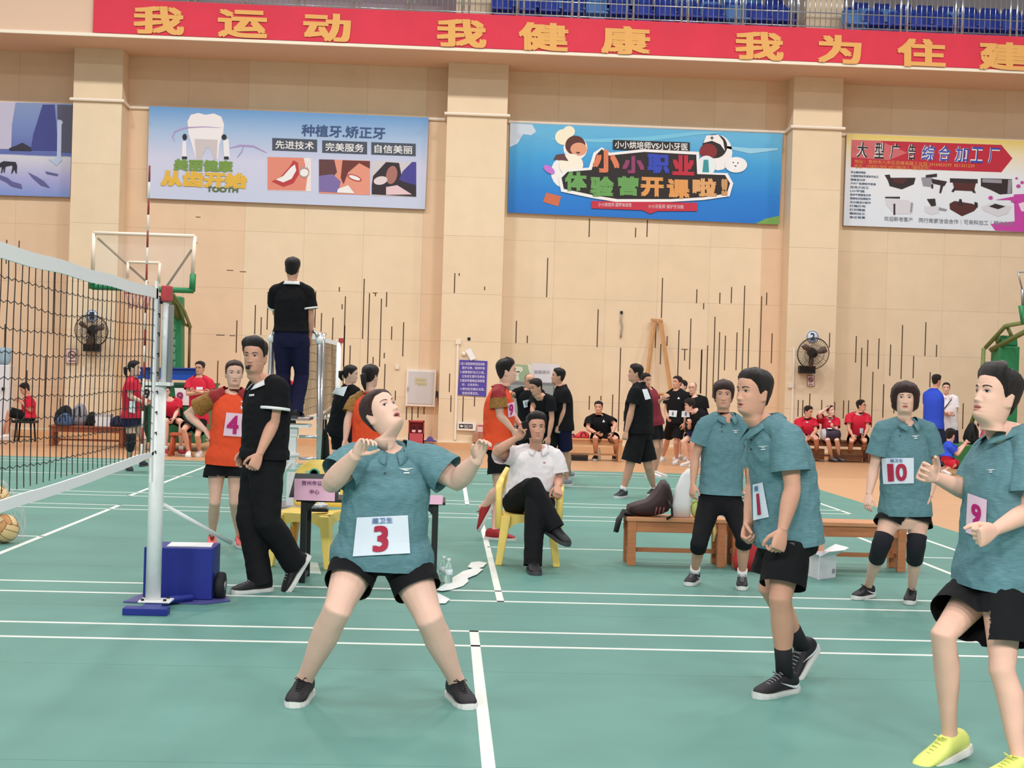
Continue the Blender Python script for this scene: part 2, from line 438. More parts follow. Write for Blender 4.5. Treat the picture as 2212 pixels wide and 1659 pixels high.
def leg_mb(mb, J, c, k, g, add=0, to=1.0, fr=0, flat=None):
    h, kn, a = J['hip' + c], J['kn' + c], J['an' + c]
    fw = ((kn - (h + a) / 2)); fw = fw.normalized() if fw.length > .02 else J['Fw']
    q = (.3 + .7 * g)
    P = [(h + (h - kn).normalized() * .03, .078), (lerp(h, kn, .12), .084), (lerp(h, kn, .35), .078), (lerp(h, kn, .65), .064), (lerp(h, kn, .88), .054), (kn + fw * .004, .052),
         (lerp(kn, a, .12) - fw * .004, .050), (lerp(kn, a, .30) - fw * .014, .053), (lerp(kn, a, .5) - fw * .010, .047), (lerp(kn, a, .72), .037), (lerp(kn, a, .9), .032), (a, .033), (a + (a - kn).normalized() * .03, .034)]
    mb.tube([p for p, r in P], [r * k * q + add for p, r in P], 14, side=J['lhp'])
def arm_mb(mb, J, c, k, g, hand=True):
    s, e, w = J['sh' + c], J['el' + c], J['wr' + c]; q = .35 + .65 * g
    side = (e - s).cross(w - e); side = side.normalized() if side.length > 1e-4 else J['Fw']
    d = (w - e).normalized()
    P = [(s + (s - e).normalized() * .01, .052), (lerp(s, e, .2), .050), (lerp(s, e, .5), .046), (lerp(s, e, .85), .039), (e, .038), (lerp(e, w, .15), .041), (lerp(e, w, .35), .040), (lerp(e, w, .65), .033), (lerp(e, w, .9), .026), (w, .0245), (w + d * .035, .0245)]
    mb.tube([p for p, r in P], [r * k * q for p, r in P], 12, side=side)
TORSO = {'m': [(-.20, .105, .10), (-.10, .158, .118), (0, .165, .122), (.2, .150, .110), (.4, .147, .108), (.6, .160, .116), (.78, .172, .112), (.88, .150, .092), (.96, .092, .068), (1.0, .064, .06)],
         'f': [(-.20, .11, .10), (-.10, .168, .122), (0, .168, .124), (.2, .138, .102), (.4, .130, .098), (.6, .144, .120), (.78, .150, .104), (.88, .130, .085), (.96, .082, .064), (1.0, .056, .054)]}
def torso_rings(J, prof, k, n=20, bulge=0, droop=0):
    P, N = J['pelvis'], J['neck']; mid = lerp(P, N, .55)
    ax = (N - P); L = ax.length; rings = []
    fr = J['lhp'].cross(ax).normalized()
    bend = J.get('bend', .0)
    for t, w, d in prof:
        c = P + ax * t - fr * bend * 4 * max(0, t) * max(0, 1 - t)
        lat = lerp(J['lhp'], J['lsh'], max(0, min(1, t * 1.3))).normalized()
        tn = ax.normalized(); lat = (lat - tn * lat.dot(tn)).normalized(); f = lat.cross(tn)
        if t < 0 and droop: c = P + Vector((0, 0, t * L))
        bl = bulge * gs(t - .25, .3)
        rings.append([c + lat * (w * k * sgnpow(math.cos(a), .85)) + f * ((d + (bl if math.sin(a) > 0 else 0)) * k * sgnpow(math.sin(a), .85)) for a in np.linspace(0, 2 * math.pi, n, endpoint=False)])
    return rings
SKIN = [mat('skin_fair', (234, 188, 168), .55, spec=.3, noise_amt=.06, nscale=9), mat('skin_tan', (216, 162, 138), .55, spec=.3, noise_amt=.07, nscale=9), mat('skin_pale', (234, 192, 174), .55, spec=.3, noise_amt=.05, nscale=9)]
LIP = mat('lip', (200, 132, 122), .5); LIPM = mat('mouth_inside', (70, 28, 28), .6)
HAIRM = mat('black_hair', (32, 26, 26), .45, spec=.35, noise_amt=.35, nscale=40, bump=.6, bscale=90, stretch=(6, 6, 1)); HAIRB = mat('brown_hair', (62, 40, 38), .45, spec=.35, noise_amt=.3, nscale=40, bump=.6, bscale=90, stretch=(6, 6, 1))
EYEW = mat('eye_white', (226, 220, 216), .3); EYED = mat('eye_dark', (34, 22, 20), .25); BROW = mat('eyebrow_hair', (58, 42, 40), .7)
BLACKG = mat('black_wire', (24, 24, 26), .4)
def shoe(root, a, toe, k, cols, heel=0, near=0, name='shoe', swoosh=None):
    """a ankle joint, toe direction; heel raises the back"""
    up = Vector((0, 0, 1)); x = toe.normalized(); side = up.cross(x)
    side = side.normalized() if side.length > .1 else Vector((1, 0, 0)); z = x.cross(side)
    o = a - z * .0815 * k
    L = lambda p: o + (x * p[0] + side * p[1] + z * p[2]) * k
    n = 16
    def ring(px, w, h, b=.02, yo=0, q=.8): return [L((px, yo + w * sgnpow(math.cos(t), q), b + (h - b) * (.5 + .5 * sgnpow(math.sin(t), q)))) for t in np.linspace(0, 2 * math.pi, n, endpoint=False)]
    up_m = MB(); up_m.loft([ring(-.078, .014, .058), ring(-.074, .027, .078), ring(-.060, .035, .096), ring(-.03, .038, .103), ring(.0, .039, .104), ring(.03, .039, .098), ring(.055, .041, .083), ring(.09, .045, .070), ring(.13, .047, .058), ring(.165, .042, .048), ring(.185, .030, .040), ring(.195, .012, .032)])
    s = up_m.build(name, cols[0], root)
    so = MB(); rr = []
    for px, w, zt in ((-.086, .012, .032), (-.080, .030, .030), (-.05, .040, .026), (0, .040, .023), (.06, .044, .025), (.12, .050, .025), (.165, .045, .027), (.192, .031, .030), (.204, .012, .034)):
        rr.append([L((px, w, 0)), L((px, w * 1.03, zt * .5)), L((px, w, zt)), L((px, -w, zt)), L((px, -w * 1.03, zt * .5)), L((px, -w, 0))])
    so.loft(rr, True, 0, False)
    sub(s, so, 'sole', cols[1])
    if near:
        la = MB()
        for i in range(5):
            xx = .045 + i * .017; hh = .0905 - i * .0075
            la.tube([L((xx, -.022, hh - .010)), L((xx + .004, -.008, hh + .002)), L((xx + .006, .008, hh + .002)), L((xx + .002, .022, hh - .010))], .0028, 5)
        la.tube([L((.045, -.004, .094)), L((.06, -.02, .108)), L((.048, -.03, .098)), L((.044, 0, .094))], .0022, 5)
        la.tube([L((.045, .004, .094)), L((.06, .02, .108)), L((.048, .03, .098)), L((.044, 0, .094))], .0022, 5)
        sub(s, la, 'laces', cols[2] if len(cols) > 2 else cols[0])
    if swoosh is not None:
        sw = MB()
        for sg in (1, -1):
            top = [(-.055, .030), (-.03, .040), (.0, .043), (.04, .052), (.085, .066)]; bot = [(-.064, .052), (-.05, .046)]
            pl = [(-.062, .056), (-.050, .034), (-.035, .029), (-.01, .034), (.03, .047), (.085, .068), (.03, .054), (-.01, .044), (-.035, .042), (-.048, .046)]
            sw.poly([L((p[0], sg * (.0415 if p[0] < .05 else .0445), p[1])) for p in (pl if sg > 0 else pl[::-1])])
        sub(s, sw, 'emblem', swoosh)
    return s
def wrinkle(me, amp, seed, k=1.0):
    me.update(); n = len(me.vertices); co = np.empty(n * 3); me.vertices.foreach_get('co', co); no = np.empty(n * 3); me.vertex_normals.foreach_get('vector', no)
    co = co.reshape(-1, 3); no = no.reshape(-1, 3)
    d = np.array([noise.noise(Vector((p[0] * 7 + p[2] * 5 + seed, p[1] * 9, p[2] * 13 - p[0] * 6))) + .6 * noise.noise(Vector((p[0] * 24 + seed, p[1] * 20, p[2] * 15 + p[0] * 14))) for p in co])
    d = 1 - np.abs(d) * 2.0
    co += no * (amp * d)[:, None]; me.vertices.foreach_set('co', co.ravel()); me.update()
PEOPLE = []
def person(sp):
    H = sp['H']; k = H / 1.7; sex = sp.get('sex', 'm'); g = sp.get('g', 1.0); lod = sp.get('lod', 2)
    if len(sp['base']) == 2 and 'Y' in sp: b = AT(sp['base'][0], sp['base'][1], sp['Y']); sp['base'] = (b.x, sp['Y'], 0)
    elif len(sp['base']) == 2: sp['base'] = tuple(G(*sp['base']))
    J = skeleton(sp); J['bend'] = sp.get('bend', .0)
    root = thing('person', sp['label'], 'person', (sp['base'][0], sp['base'][1], 0), sp.get('group'))
    skin = SKIN[sp.get('skin', 0)]; base = root['_b']
    vox = (.0085, .011, .015)[lod]
    # ---- body
    mb = MB(); kg = k * (.75 + .25 * g)
    prof = [(t, w * .93 * (.4 + .6 * g), d * .93 * (.3 + .7 * g)) for t, w, d in TORSO[sex]]
    mb.loft(torso_rings(J, prof, k))
    for c in 'LR': leg_mb(mb, J, c, k, g); arm_mb(mb, J, c, k, g)
    hs = sp.get('hs', (.94 if sex == 'm' else .92)) * (.5 + .5 * k)
    hy = math.radians(sp.get('hy', sp.get('yaw', 0))); hp = math.radians(sp.get('hp', 0)); hr = math.radians(sp.get('hr', 0))
    ff = Vector((math.sin(hy) * math.cos(hp), -math.cos(hy) * math.cos(hp), math.sin(hp)))
    xr = ff.cross(Vector((0, 0, 1))).normalized(); uu = xr.cross(ff)
    HR = Matrix((xr, ff, uu)).transposed(); HR = HR @ Matrix.Rotation(hr, 3, 'Y')
    M = Matrix.Translation(J['head']) @ (HR * hs).to_4x4()
    hp2 = hp * .25; f2 = Vector((math.sin(hy) * math.cos(hp2), -math.cos(hy) * math.cos(hp2), math.sin(hp2))); x2 = f2.cross(Vector((0, 0, 1))).normalized(); u2 = x2.cross(f2)
    M2 = Matrix.Translation(J['head'] - uu * .05 * hs + u2 * .05 * hs) @ (Matrix((x2, f2, u2)).transposed() * hs).to_4x4()
    def MH(p):
        t = max(0, min(1, (-.108 - p[2]) / .03)); t = t * t * (3 - 2 * t)
        return lerp(M @ Vector(p), M2 @ Vector(p), t) if t > 0 else M @ Vector(p)
    nb = MH((0, -.011, -.147)); N = J['neck']; nk = .054 if sex == 'm' else .047
    axis = (N - J['pelvis']).normalized()
    mb.tube([N - axis * .05 * k, N + axis * .0, lerp(N, nb, .6), nb + (nb - N).normalized() * .03], [nk * 1.35 * k, nk * 1.12 * k, nk * hs, nk * hs], 14)
    fb = J['lsh'].cross(axis).normalized()
    mb.tube([N - axis * .10 * k + fb * .050 * k, N - axis * .05 * k + fb * .040 * k, N + fb * .020 * k, lerp(N, nb, .6) + fb * .006], [(.085 * k, .042 * k), (.075 * k, .042 * k), (.056 * k, .042 * k), (nk * .9 * hs, nk * .85 * hs)], 14, side=J['lsh'])
    for c in 'LR':
        mb.tube([N - axis * .004 * k, lerp(N - axis * .006, J['sh' + c], .5) - axis * .006, J['sh' + c]], [.040 * k, .044 * k, .052 * kg], 12)
        mb.ball(J['sh' + c], .058 * kg, 12, 8)
    me = remesh(mb, vox, 3 if lod < 2 else 2)
    bm = bmesh.new(); bm.from_mesh(me); bpy.data.meshes.remove(me)
    # ---- head
    n, dz = ((72, .0030), (48, .0042), (32, .006))[lod]
    mouth = sp.get('mouth', 0) * .01; ww = sp.get('ww', 1); jaw = sp.get('jaw', 1)
    zs, rows = head_grid(n, dz, mouth, ww, jaw)
    hm = MB(); hm.loft([[MH(p) for p in r] for r in rows], cap=False)
    hm.add([M @ Vector(p) for p in rows[0]], [list(range(n))], 0, True)
    for i, f in enumerate(hm.f):
        r = i // n
        if r < len(zs) - 1 and i < (len(zs) - 1) * n:
            j = i % n; p = (Vector(rows[r][j]) + Vector(rows[r + 1][(j + 1) % n])) / 2
            if p.y > .05 and abs(p.x) < .024:
                e = (p.x / .0235) ** 2
                zc = -.072 - mouth * .2
                if mouth and ((p.x / .018) ** 2 + ((p.z - zc) / (mouth * .62 + 1e-4)) ** 2) < 1: hm.mi[i] = 2
                elif e + ((p.z - zc) / (.0105 + mouth * .75)) ** 2 < 1: hm.mi[i] = 1
    hme = hm.mesh('h')
    nd = (nb - N).normalized(); cp = nb - nd * .014
    cut(bm, cp, nd, .12, .085)
    def attach(me2, lbl, c0, c1, r0, r1):
        bm.edges.index_update()
        old = set(bm.verts)
        bm.from_mesh(me2)
        l0 = [e for e in loop_near(bm, c0, r0) if e.verts[0] in old]; l1 = [e for e in loop_near(bm, c1, r1) if e.verts[0] not in old]
        try:
            if l0 and l1: bmesh.ops.bridge_loops(bm, edges=l0 + l1)
            else: print('bridge', lbl, sp['label'][:30], len(l0), len(l1))
        except Exception as ex: print('bridge', lbl, sp['label'][:30], ex, len(l0), len(l1))
    attach(hme, 'head', cp, MH((0, -.011, -.15)), .09, .09); bpy.data.meshes.remove(hme)
    # ---- hands
    hd = sp.get('hands', {})
    for s, c in ((1, 'L'), (-1, 'R')):
        e, w = J['el' + c], J['wr' + c]; d = (w - e).normalized(); h = hd.get(c, {})
        pose = h.get('pose', 'relaxed'); dirn = h.get('dir', d); dirn = Vector(dirn).normalized()
        th = Vector(h.get('thumb', J['Fw'] + J['Lf'] * -s * .35)); th = (th - dirn * th.dot(dirn)); th = th.normalized() if th.length > .05 else dirn.orthogonal().normalized()
        # local: x fingers, y thumb (right hand), z dorsal; mirrored for the left
        zz = dirn.cross(th) * (-s)
        hk = k * h.get('k', 1.0) * (1.0 if sex == 'm' else .92)
        cut(bm, w, d, .08 * k, .036 * k)
        R = Matrix((dirn, th, zz)).transposed()
        T = Matrix.Translation(w + d * .003) @ (R * hk).to_4x4()
        m2 = hand_mesh(pose, lod > 0).copy(); m2.transform(T)
        if T.determinant() < 0: m2.flip_normals()
        attach(m2, 'hand' + c, w, w + d * .003, .05 * k, .05 * k); bpy.data.meshes.remove(m2)
        J['hand' + c] = w + dirn * .09 * hk
    bmesh.ops.recalc_face_normals(bm, faces=bm.faces[:])
    me = bpy.data.meshes.new('body'); bmesh.ops.translate(bm, vec=-Vector(base), verts=bm.verts[:]); bm.to_mesh(me); bm.free()
    me.polygons.foreach_set('use_smooth', [True] * len(me.polygons))
    body = link('body', me, [skin, LIP, LIPM], root)
    # ---- face details
    if not sp.get('noface'):
        for s in (1, -1):
            ex, ez = s * .0315, .0005
            if lod < 2:
                eb = MB(); na = 16; op = sp.get('eyeo', .0041)
                ring = [face_pt(ex + .0142 * math.cos(t), ez + op * math.sin(t) * (1.1 if math.sin(t) > 0 else .8), .0012, ww) for t in np.linspace(0, 2 * math.pi, na, endpoint=False)]
                cen = face_pt(ex, ez, .0030, ww); eb.add([M @ p for p in ring] + [M @ cen], [(i, (i + 1) % na, na) for i in range(na)], 0, True)
                eo = eb.build('eye', EYEW, root)
                ib = MB(); gx, gz = sp.get('gaze', (0, 0)); r = .0056
                pts = [face_pt(ex + gx * .005 + r * math.cos(t), ez + max(-op * .72, min(op * .95, gz * .002 + r * math.sin(t))), .0042, ww) for t in np.linspace(0, 2 * math.pi, 12, endpoint=False)]
                ib.poly([M @ p for p in pts]); sub(eo, ib, 'iris', EYED)
                lb = MB(); up = []; lo = []
                for t in np.linspace(.05, math.pi - .05, 9):
                    up.append(face_pt(ex + .0150 * math.cos(t), ez + (op * 1.15 + .0016) * math.sin(t) + .0004, .0030, ww)); lo.append(face_pt(ex + .0146 * math.cos(t), ez + op * 1.02 * math.sin(t), .0036, ww))
                lb.add([M @ p for p in up + lo], [(i, i + 1, 10 + i, 9 + i) for i in range(8)]); sub(eo, lb, 'eyelid_line', EYED)
            else:
                eb = MB(); eb.poly([M @ face_pt(ex + .0135 * math.cos(t), ez + .0042 * math.sin(t), .003, ww) for t in np.linspace(0, 2 * math.pi, 8, endpoint=False)]); eb.build('eye', EYED, root)
            bb = MB(); up = []; lo = []
            for t in np.linspace(0, 1, 7):
                x = s * (.0145 + .036 * t); z = .019 + .0085 * math.sin(t * 2.2) - .004 * t + sp.get('brow', 0) * (t - .5) * .01; th = .0034 * (1 - .65 * t) + .0008
                if sex == 'f': th *= .7
                up.append(face_pt(x, z + th, .0016, ww)); lo.append(face_pt(x, z - th, .0016, ww))
            bb.add([M @ p for p in up + lo], [(i, i + 1, 8 + i, 7 + i) for i in range(6)], 0, True); bb.build('eyebrow', BROW, root)
        if sp.get('glasses'):
            gb = MB()
            for s in (1, -1):
                lp = [M @ Vector((s * .034 + .025 * sgnpow(math.cos(t), .7), .102 - abs(math.cos(t)) * .002, -.003 + .018 * sgnpow(math.sin(t), .7))) for t in np.linspace(0, 2 * math.pi, 14)]
                gb.tube(lp, .0016, 5); gb.tube([M @ Vector((s * .058, .098, .002)), M @ Vector((s * .08, .04, .002)), M @ Vector((s * .082, -.01, -.002))], .0015, 5)
            gb.tube([M @ Vector((-.01, .106, .0)), M @ Vector((.01, .106, .0))], .0016, 5); gb.build('glasses', BLACKG, root)
    # ---- hair
    st = sp.get('hair', 'short'); hmat = HAIRB if sp.get('hcol') == 'b' else HAIRM
    if lod == 2: hb = hair_mesh(st, M, ww, sp.get('seed', 0), 36, sp.get('quiff', 0))
    else: hb = hair_mesh(st, M, ww, sp.get('seed', 0), 64, sp.get('quiff', 0))
    ho = hb.build('hair', hmat, root)
    if 'tail' in sp:
        p0 = M @ Vector((0, -.095, .02)); pts = [p0] + [M @ Vector(q) for q in sp['tail']]
        tb = MB(); m_ = len(pts); tb.tube(pts, [.018] + [.030 * math.sin(math.pi * (.35 + .6 * i / (m_ - 1))) + .004 for i in range(1, m_)], 10); sub(ho, tb, 'ponytail', hmat)
        if sp.get('tie'): rb = MB(); rb.tube([lerp(p0, pts[1], .2), lerp(p0, pts[1], .45)], [.024, .024], 10); sub(ho, rb, 'hair_tie', sp['tie'])
    # ---- bottoms
    bt = sp['bottom']; bl = bt.get('loose', .02); ln = bt.get('len', .8)
    mb = MB(); bx = [(t, w * (.4 + .6 * g) + .009 + bl * .12, d * (.3 + .7 * g) + .009 + bl * .12) for t, w, d in TORSO[sex] if t <= .2]
    mb.loft(torso_rings(J, bx, k))
    cuts = []
    for c in 'LR':
        h, kn, a = J['hip' + c], J['kn' + c], J['an' + c]
        fw = ((kn - (h + a) / 2)); fw = fw.normalized() if fw.length > .02 else J['Fw']
        q = .3 + .7 * g
        if bt['kind'] == 'shorts':
            d = (kn - h).normalized(); L = (kn - h).length; e = h + d * L * ln
            r1 = ((.082 - .022 * ln) * q + .012 + bl) * k; r0 = (.082 * q + .008 + bl * .3) * k
            mb.tube([h - d * .03, h + d * L * .15, lerp(h, e, .6), e, e + d * .03], [r0 * .9, r0, lerp(r0, r1, .6), r1, r1], 18, side=J['lhp'])
            cuts.append((e, d, r1 * 1.5))
        else:
            P = [(h - (kn - h).normalized() * .03, .084), (lerp(h, kn, .12), .090), (lerp(h, kn, .35), .083), (lerp(h, kn, .65), .070), (lerp(h, kn, .9), .061), (kn, .059), (lerp(kn, a, .15) - fw * .004, .057), (lerp(kn, a, .35) - fw * .010, .058), (lerp(kn, a, .6) - fw * .006, .052), (lerp(kn, a, .85), .048), (lerp(kn, a, 1.0), .048)]
            P = [(p, r * q + .006 + bl * (.5 + .5 * i / len(P)) - (.012 if bt['kind'] == 'leggings' else 0)) for i, (p, r) in enumerate(P)]
            if ln < 1.9:
                keep = [x for i, x in enumerate(P) if [0, .12, .24, .5, .8, 1.0, 1.15, 1.35, 1.6, 1.85, 2.0][i] < ln]; tt = ln - 1
                endp = lerp(kn, a, max(0, tt)); d = (a - kn).normalized(); keep += [(endp, keep[-1][1] * .98), (endp + d * .03, keep[-1][1] * .98)]
                P = keep; e = endp
            else:
                d = (a - kn).normalized(); e = a + d * (.035 * k); P.append((e, P[-1][1])); P.append((e + d * .03, P[-1][1]))
            mb.tube([p for p, r in P], [r * k for p, r in P], 18, side=J['lhp']); cuts.append((e, d, P[-1][1] * k * 1.4))
    me = remesh(mb, vox * 1.05, 3 if lod < 2 else 2)
    if lod < 2: wrinkle(me, bt.get('wr', .0035), 3.3)
    bm = bmesh.new(); bm.from_mesh(me)
    for co, no, r in cuts: cut(bm, co, no, r * 1.3, r)
    bmesh.ops.translate(bm, vec=-Vector(base), verts=bm.verts[:]); bm.to_mesh(me); bm.free()
    bo = link({'shorts': 'shorts', 'pants': 'trousers', 'leggings': 'leggings'}[bt['kind']], me, bt['mat'], root)
    sp['_bvh_b'] = BVHTree.FromPolygons([v.co + Vector(base) for v in me.vertices], [p.vertices[:] for p in me.polygons])
    # ---- top
    tp = sp['top']; lo = tp.get('loose', .018); hem = tp.get('hem', -.2); bul = tp.get('belly', 0)
    T = TORSO[sex]; W_ = np.interp; ts = [t for t, _, _ in T]; tw = [w * (.4 + .6 * g) for _, w, _ in T]; td = [d * (.3 + .7 * g) for _, _, d in T]
    px_ = []
    for t in [hem - .06, hem, hem + .1, .0, .15, .3, .45, .6, .72, .80, .88, .95, 1.0, 1.05]:
        w = float(W_(max(-.08, t), ts, tw)); d = float(W_(max(-.08, t), ts, td))
        if t < .62: w = max(w, tp.get('box', .9) * max(tw[2], tw[6] * .97)); d = max(d, tp.get('box', .9) * td[2])
        f = 1 if t < .78 else .55
        if t < .15: f += .55
        fl_ = tp.get('flare', 0) * max(0, min(1, (.45 - t) / .5)); px_.append((t, w + lo * f + fl_, d + lo * f + fl_))
    mb = MB(); mb.loft(torso_rings(J, px_, k, 24, bul))
    hemp = J['pelvis'] + (N - J['pelvis']) * hem
    frn = J['lsh'].cross(axis).normalized()
    me = remesh(mb, vox * 1.05, 4 if lod < 2 else 2)
    if lod < 2: wrinkle(me, tp.get('wr', .0045), sp.get('seed', 0) + 1.7)
    bm = bmesh.new(); bm.from_mesh(me)
    cut(bm, hemp, (-axis + frn * tp.get('hemtilt', 0)).normalized(), .42 * k)
    slv = []
    for c in 'LR':
        s, e = J['sh' + c], J['el' + c]; d = (e - s).normalized(); sl = tp.get('sleeve', .62); L = (e - s).length
        e1 = s + d * L * sl; r = (.062 * (.4 + .6 * g) + lo) * k
        m2 = MB()
        m2.tube([N + axis * .006 * k - (s - N).normalized() * .0, lerp(N + axis * .012, s, .5), s - axis * .004], [(.050 + lo * .5) * k, (.054 + lo * .5) * k, (.056 + lo * .5) * k * (.6 + .4 * g)], 14)
        m2.ball(s - axis * .010 * k, r * .90, 14, 10)
        m2.tube([s, s + d * .04, lerp(s, e1, .6), e1, e1 + d * .03], [r * .88, r * .96, r * 1.0, r * 1.06, r * 1.06], 16)
        if d.dot(axis) < -.5:   # cloth hangs from the armpit to the side
            inw = (N - s).normalized(); m2.tube([s + inw * .03 - axis * .03, s + inw * .03 - axis * .10 * k, s + inw * .045 - axis * .16 * k], [r * .8, r * .62, r * .3], 12)
        me2 = remesh(m2, vox * 1.05, 4 if lod < 2 else 2)
        if lod < 2: wrinkle(me2, tp.get('wr', .0045), sp.get('seed', 0) + 5.1)
        b2 = bmesh.new(); b2.from_mesh(me2); cut(b2, e1, d, r * 1.6, r * 1.35)
        if 'mat2' in tp:
            for f in b2.faces:
                v = f.calc_center_median() - s
                f.material_index = 1 if v.dot(d) > .035 else 2
                if v.dot((N - s).normalized()) > tp.get('yoke', .085) and v.dot(d) > -.02: f.material_index = 0
        b2.to_mesh(me2); b2.free(); bm.from_mesh(me2); bpy.data.meshes.remove(me2)
        slv.append((c, e1, d, r))
    nn = (axis + frn * tp.get('vneck', .45)).normalized(); cut(bm, N + axis * tp.get('nk', .010) * k, nn, .14 * k, nk * 1.45 * k)
    bmesh.ops.translate(bm, vec=-Vector(base), verts=bm.verts[:]); bm.to_mesh(me); bm.free()
    mats = [tp['mat']] + ([tp['mat2'], tp.get('mat3', tp['mat2'])] if 'mat2' in tp else [])
    top = link(tp.get('name', 'polo_shirt' if tp['kind'] == 'polo' else 't_shirt'), me, mats, root)
    me.polygons.foreach_set('use_smooth', [True] * len(me.polygons))
    sp['_bvh'] = BVHTree.FromPolygons([v.co + Vector(base) for v in me.vertices], [p.vertices[:] for p in me.polygons])
    if tp.get('trim'):
        for c, e1, d, r in slv:
            # sleeve edge follows the cut edge of the sleeve
            tb = MB(); ri = []
            a = d.orthogonal().normalized(); b = d.cross(a)
            rr = []
            for t in np.linspace(0, 2 * math.pi, 20, endpoint=False):
                v = a * math.cos(t) + b * math.sin(t)
                hit = sp['_bvh'].ray_cast(e1 - d * .012 + v * .16, -v, .2)
                q = (hit[0] - (e1 - d * .012)).length if hit[0] is not None else r
                rr.append((v, min(q, r * 1.25)))
            for zz, ex in ((-.016, .002), (-.014, .006), (.002, .006), (.004, .002)):
                ri.append([e1 + d * zz + v * (q + ex) for v, q in rr])
            tb.loft(ri, False); sub(top, tb, 'sleeve_trim', tp['trim'])
    if tp['kind'] == 'polo':
        cb = MB(); cm = tp.get('collar', tp['mat']); nc = 28; inn = []; top_ = []; out = []
        rn = nk * 1.16 * k + .004
        for i in range(nc + 1):
            a = math.radians(-162 + 324 * i / nc); f = -math.cos(a); s_ = math.sin(a)   # a=0 back of the neck
            front = max(0, f); tip = max(0, (abs(a) - 1.9) / .95)
            dirv = J['lsh'] * s_ + frn * f
            c0 = N + axis * .008
            inn.append(c0 + dirv * (rn + .002) - axis * (front * .026 + .012) * k + frn * front * .014)
            top_.append(c0 + dirv * (rn + .006) + axis * (.034 - .044 * front) * k + frn * front * .022)
            out.append(c0 + dirv * (rn + .040 + .016 * tip) * 1.0 + axis * (-.002 - .046 * front - .018 * tip) * k + frn * (front * .028) - J['lsh'] * s_ * 0)
        cb.loft([inn, top_, [lerp(a_, b_, .5) + axis * .006 for a_, b_ in zip(top_, out)], out], False, 0, True, closed=False)
        co = cb.mesh('collar', base); cobj = link('collar', co, cm, None); cobj.parent = top
        sd = cobj.modifiers.new('thick', 'SOLIDIFY'); sd.thickness = .004
    elif tp.get('collar'):
        cb = MB(); rg = []
        rn = nk * 1.2 * k + .01
        cb.tube([N + axis * (.012 - .045 * max(0, -math.cos(a)) * tp.get('vneck', .45) * 1.4) * k + (J['lsh'] * math.sin(a) - frn * math.cos(a)) * (rn + .006) for a in np.linspace(0, 2 * math.pi, 25)], .006, 6); sub(top, cb, 'neckband', tp['collar'])
    # ---- shoes, socks
    sh = sp.get('shoes', {}); cols = sh.get('cols', (mat('shoe_black', (26, 25, 28), .6), mat('sole_white', (222, 222, 220), .5)))
    for c in 'LR':
        if sh.get('no' + c): continue
        cc = sh.get('cols' + c, cols)
        shoe(root, J['an' + c], J['toe' + c], k * sh.get('k', 1.08) * (1 if sex == 'm' else .93), cc, 0, lod < 2 and not sh.get('nolace'), 'shoe', sh.get('swoosh'))
        if sh.get('sock'):
            a = J['an' + c]; d = (J['kn' + c] - a).normalized(); q = .35 + .65 * g
            sb = MB(); ht = sh.get('sockh', .07); sb.tube([a, a + d * ht * .5, a + d * ht], [(.037 * q) * k + .004, .036 * q * k + .004, .037 * q * k + .005], 14); sb.build('sock', sh['sock'], root)
    if 'kneepad' in sp:
        for c in 'LR':
            if sp.get('kp_only') and c != sp['kp_only']: continue
            kn, h, a = J['kn' + c], J['hip' + c], J['an' + c]; q = .3 + .7 * g
            fw = ((kn - (h + a) / 2)); fw = fw.normalized() if fw.length > .02 else J['Fw']
            kb = MB(); kb.tube([lerp(kn, h, .30), lerp(kn, h, .12), kn + fw * .012, lerp(kn, a, .15) + fw * .006, lerp(kn, a, .32) - fw * .006], [(.067 * q) * k + .006, .060 * q * k + .008, .056 * q * k + .014, .054 * q * k + .010, .055 * q * k + .006], 20)
            kb.build('knee_pad', sp['kneepad'], root)
    sp['J'] = J; sp['root'] = root; sp['toppart'] = top; sp['bottompart'] = bo; sp['M'] = M
    PEOPLE.append(sp); return sp
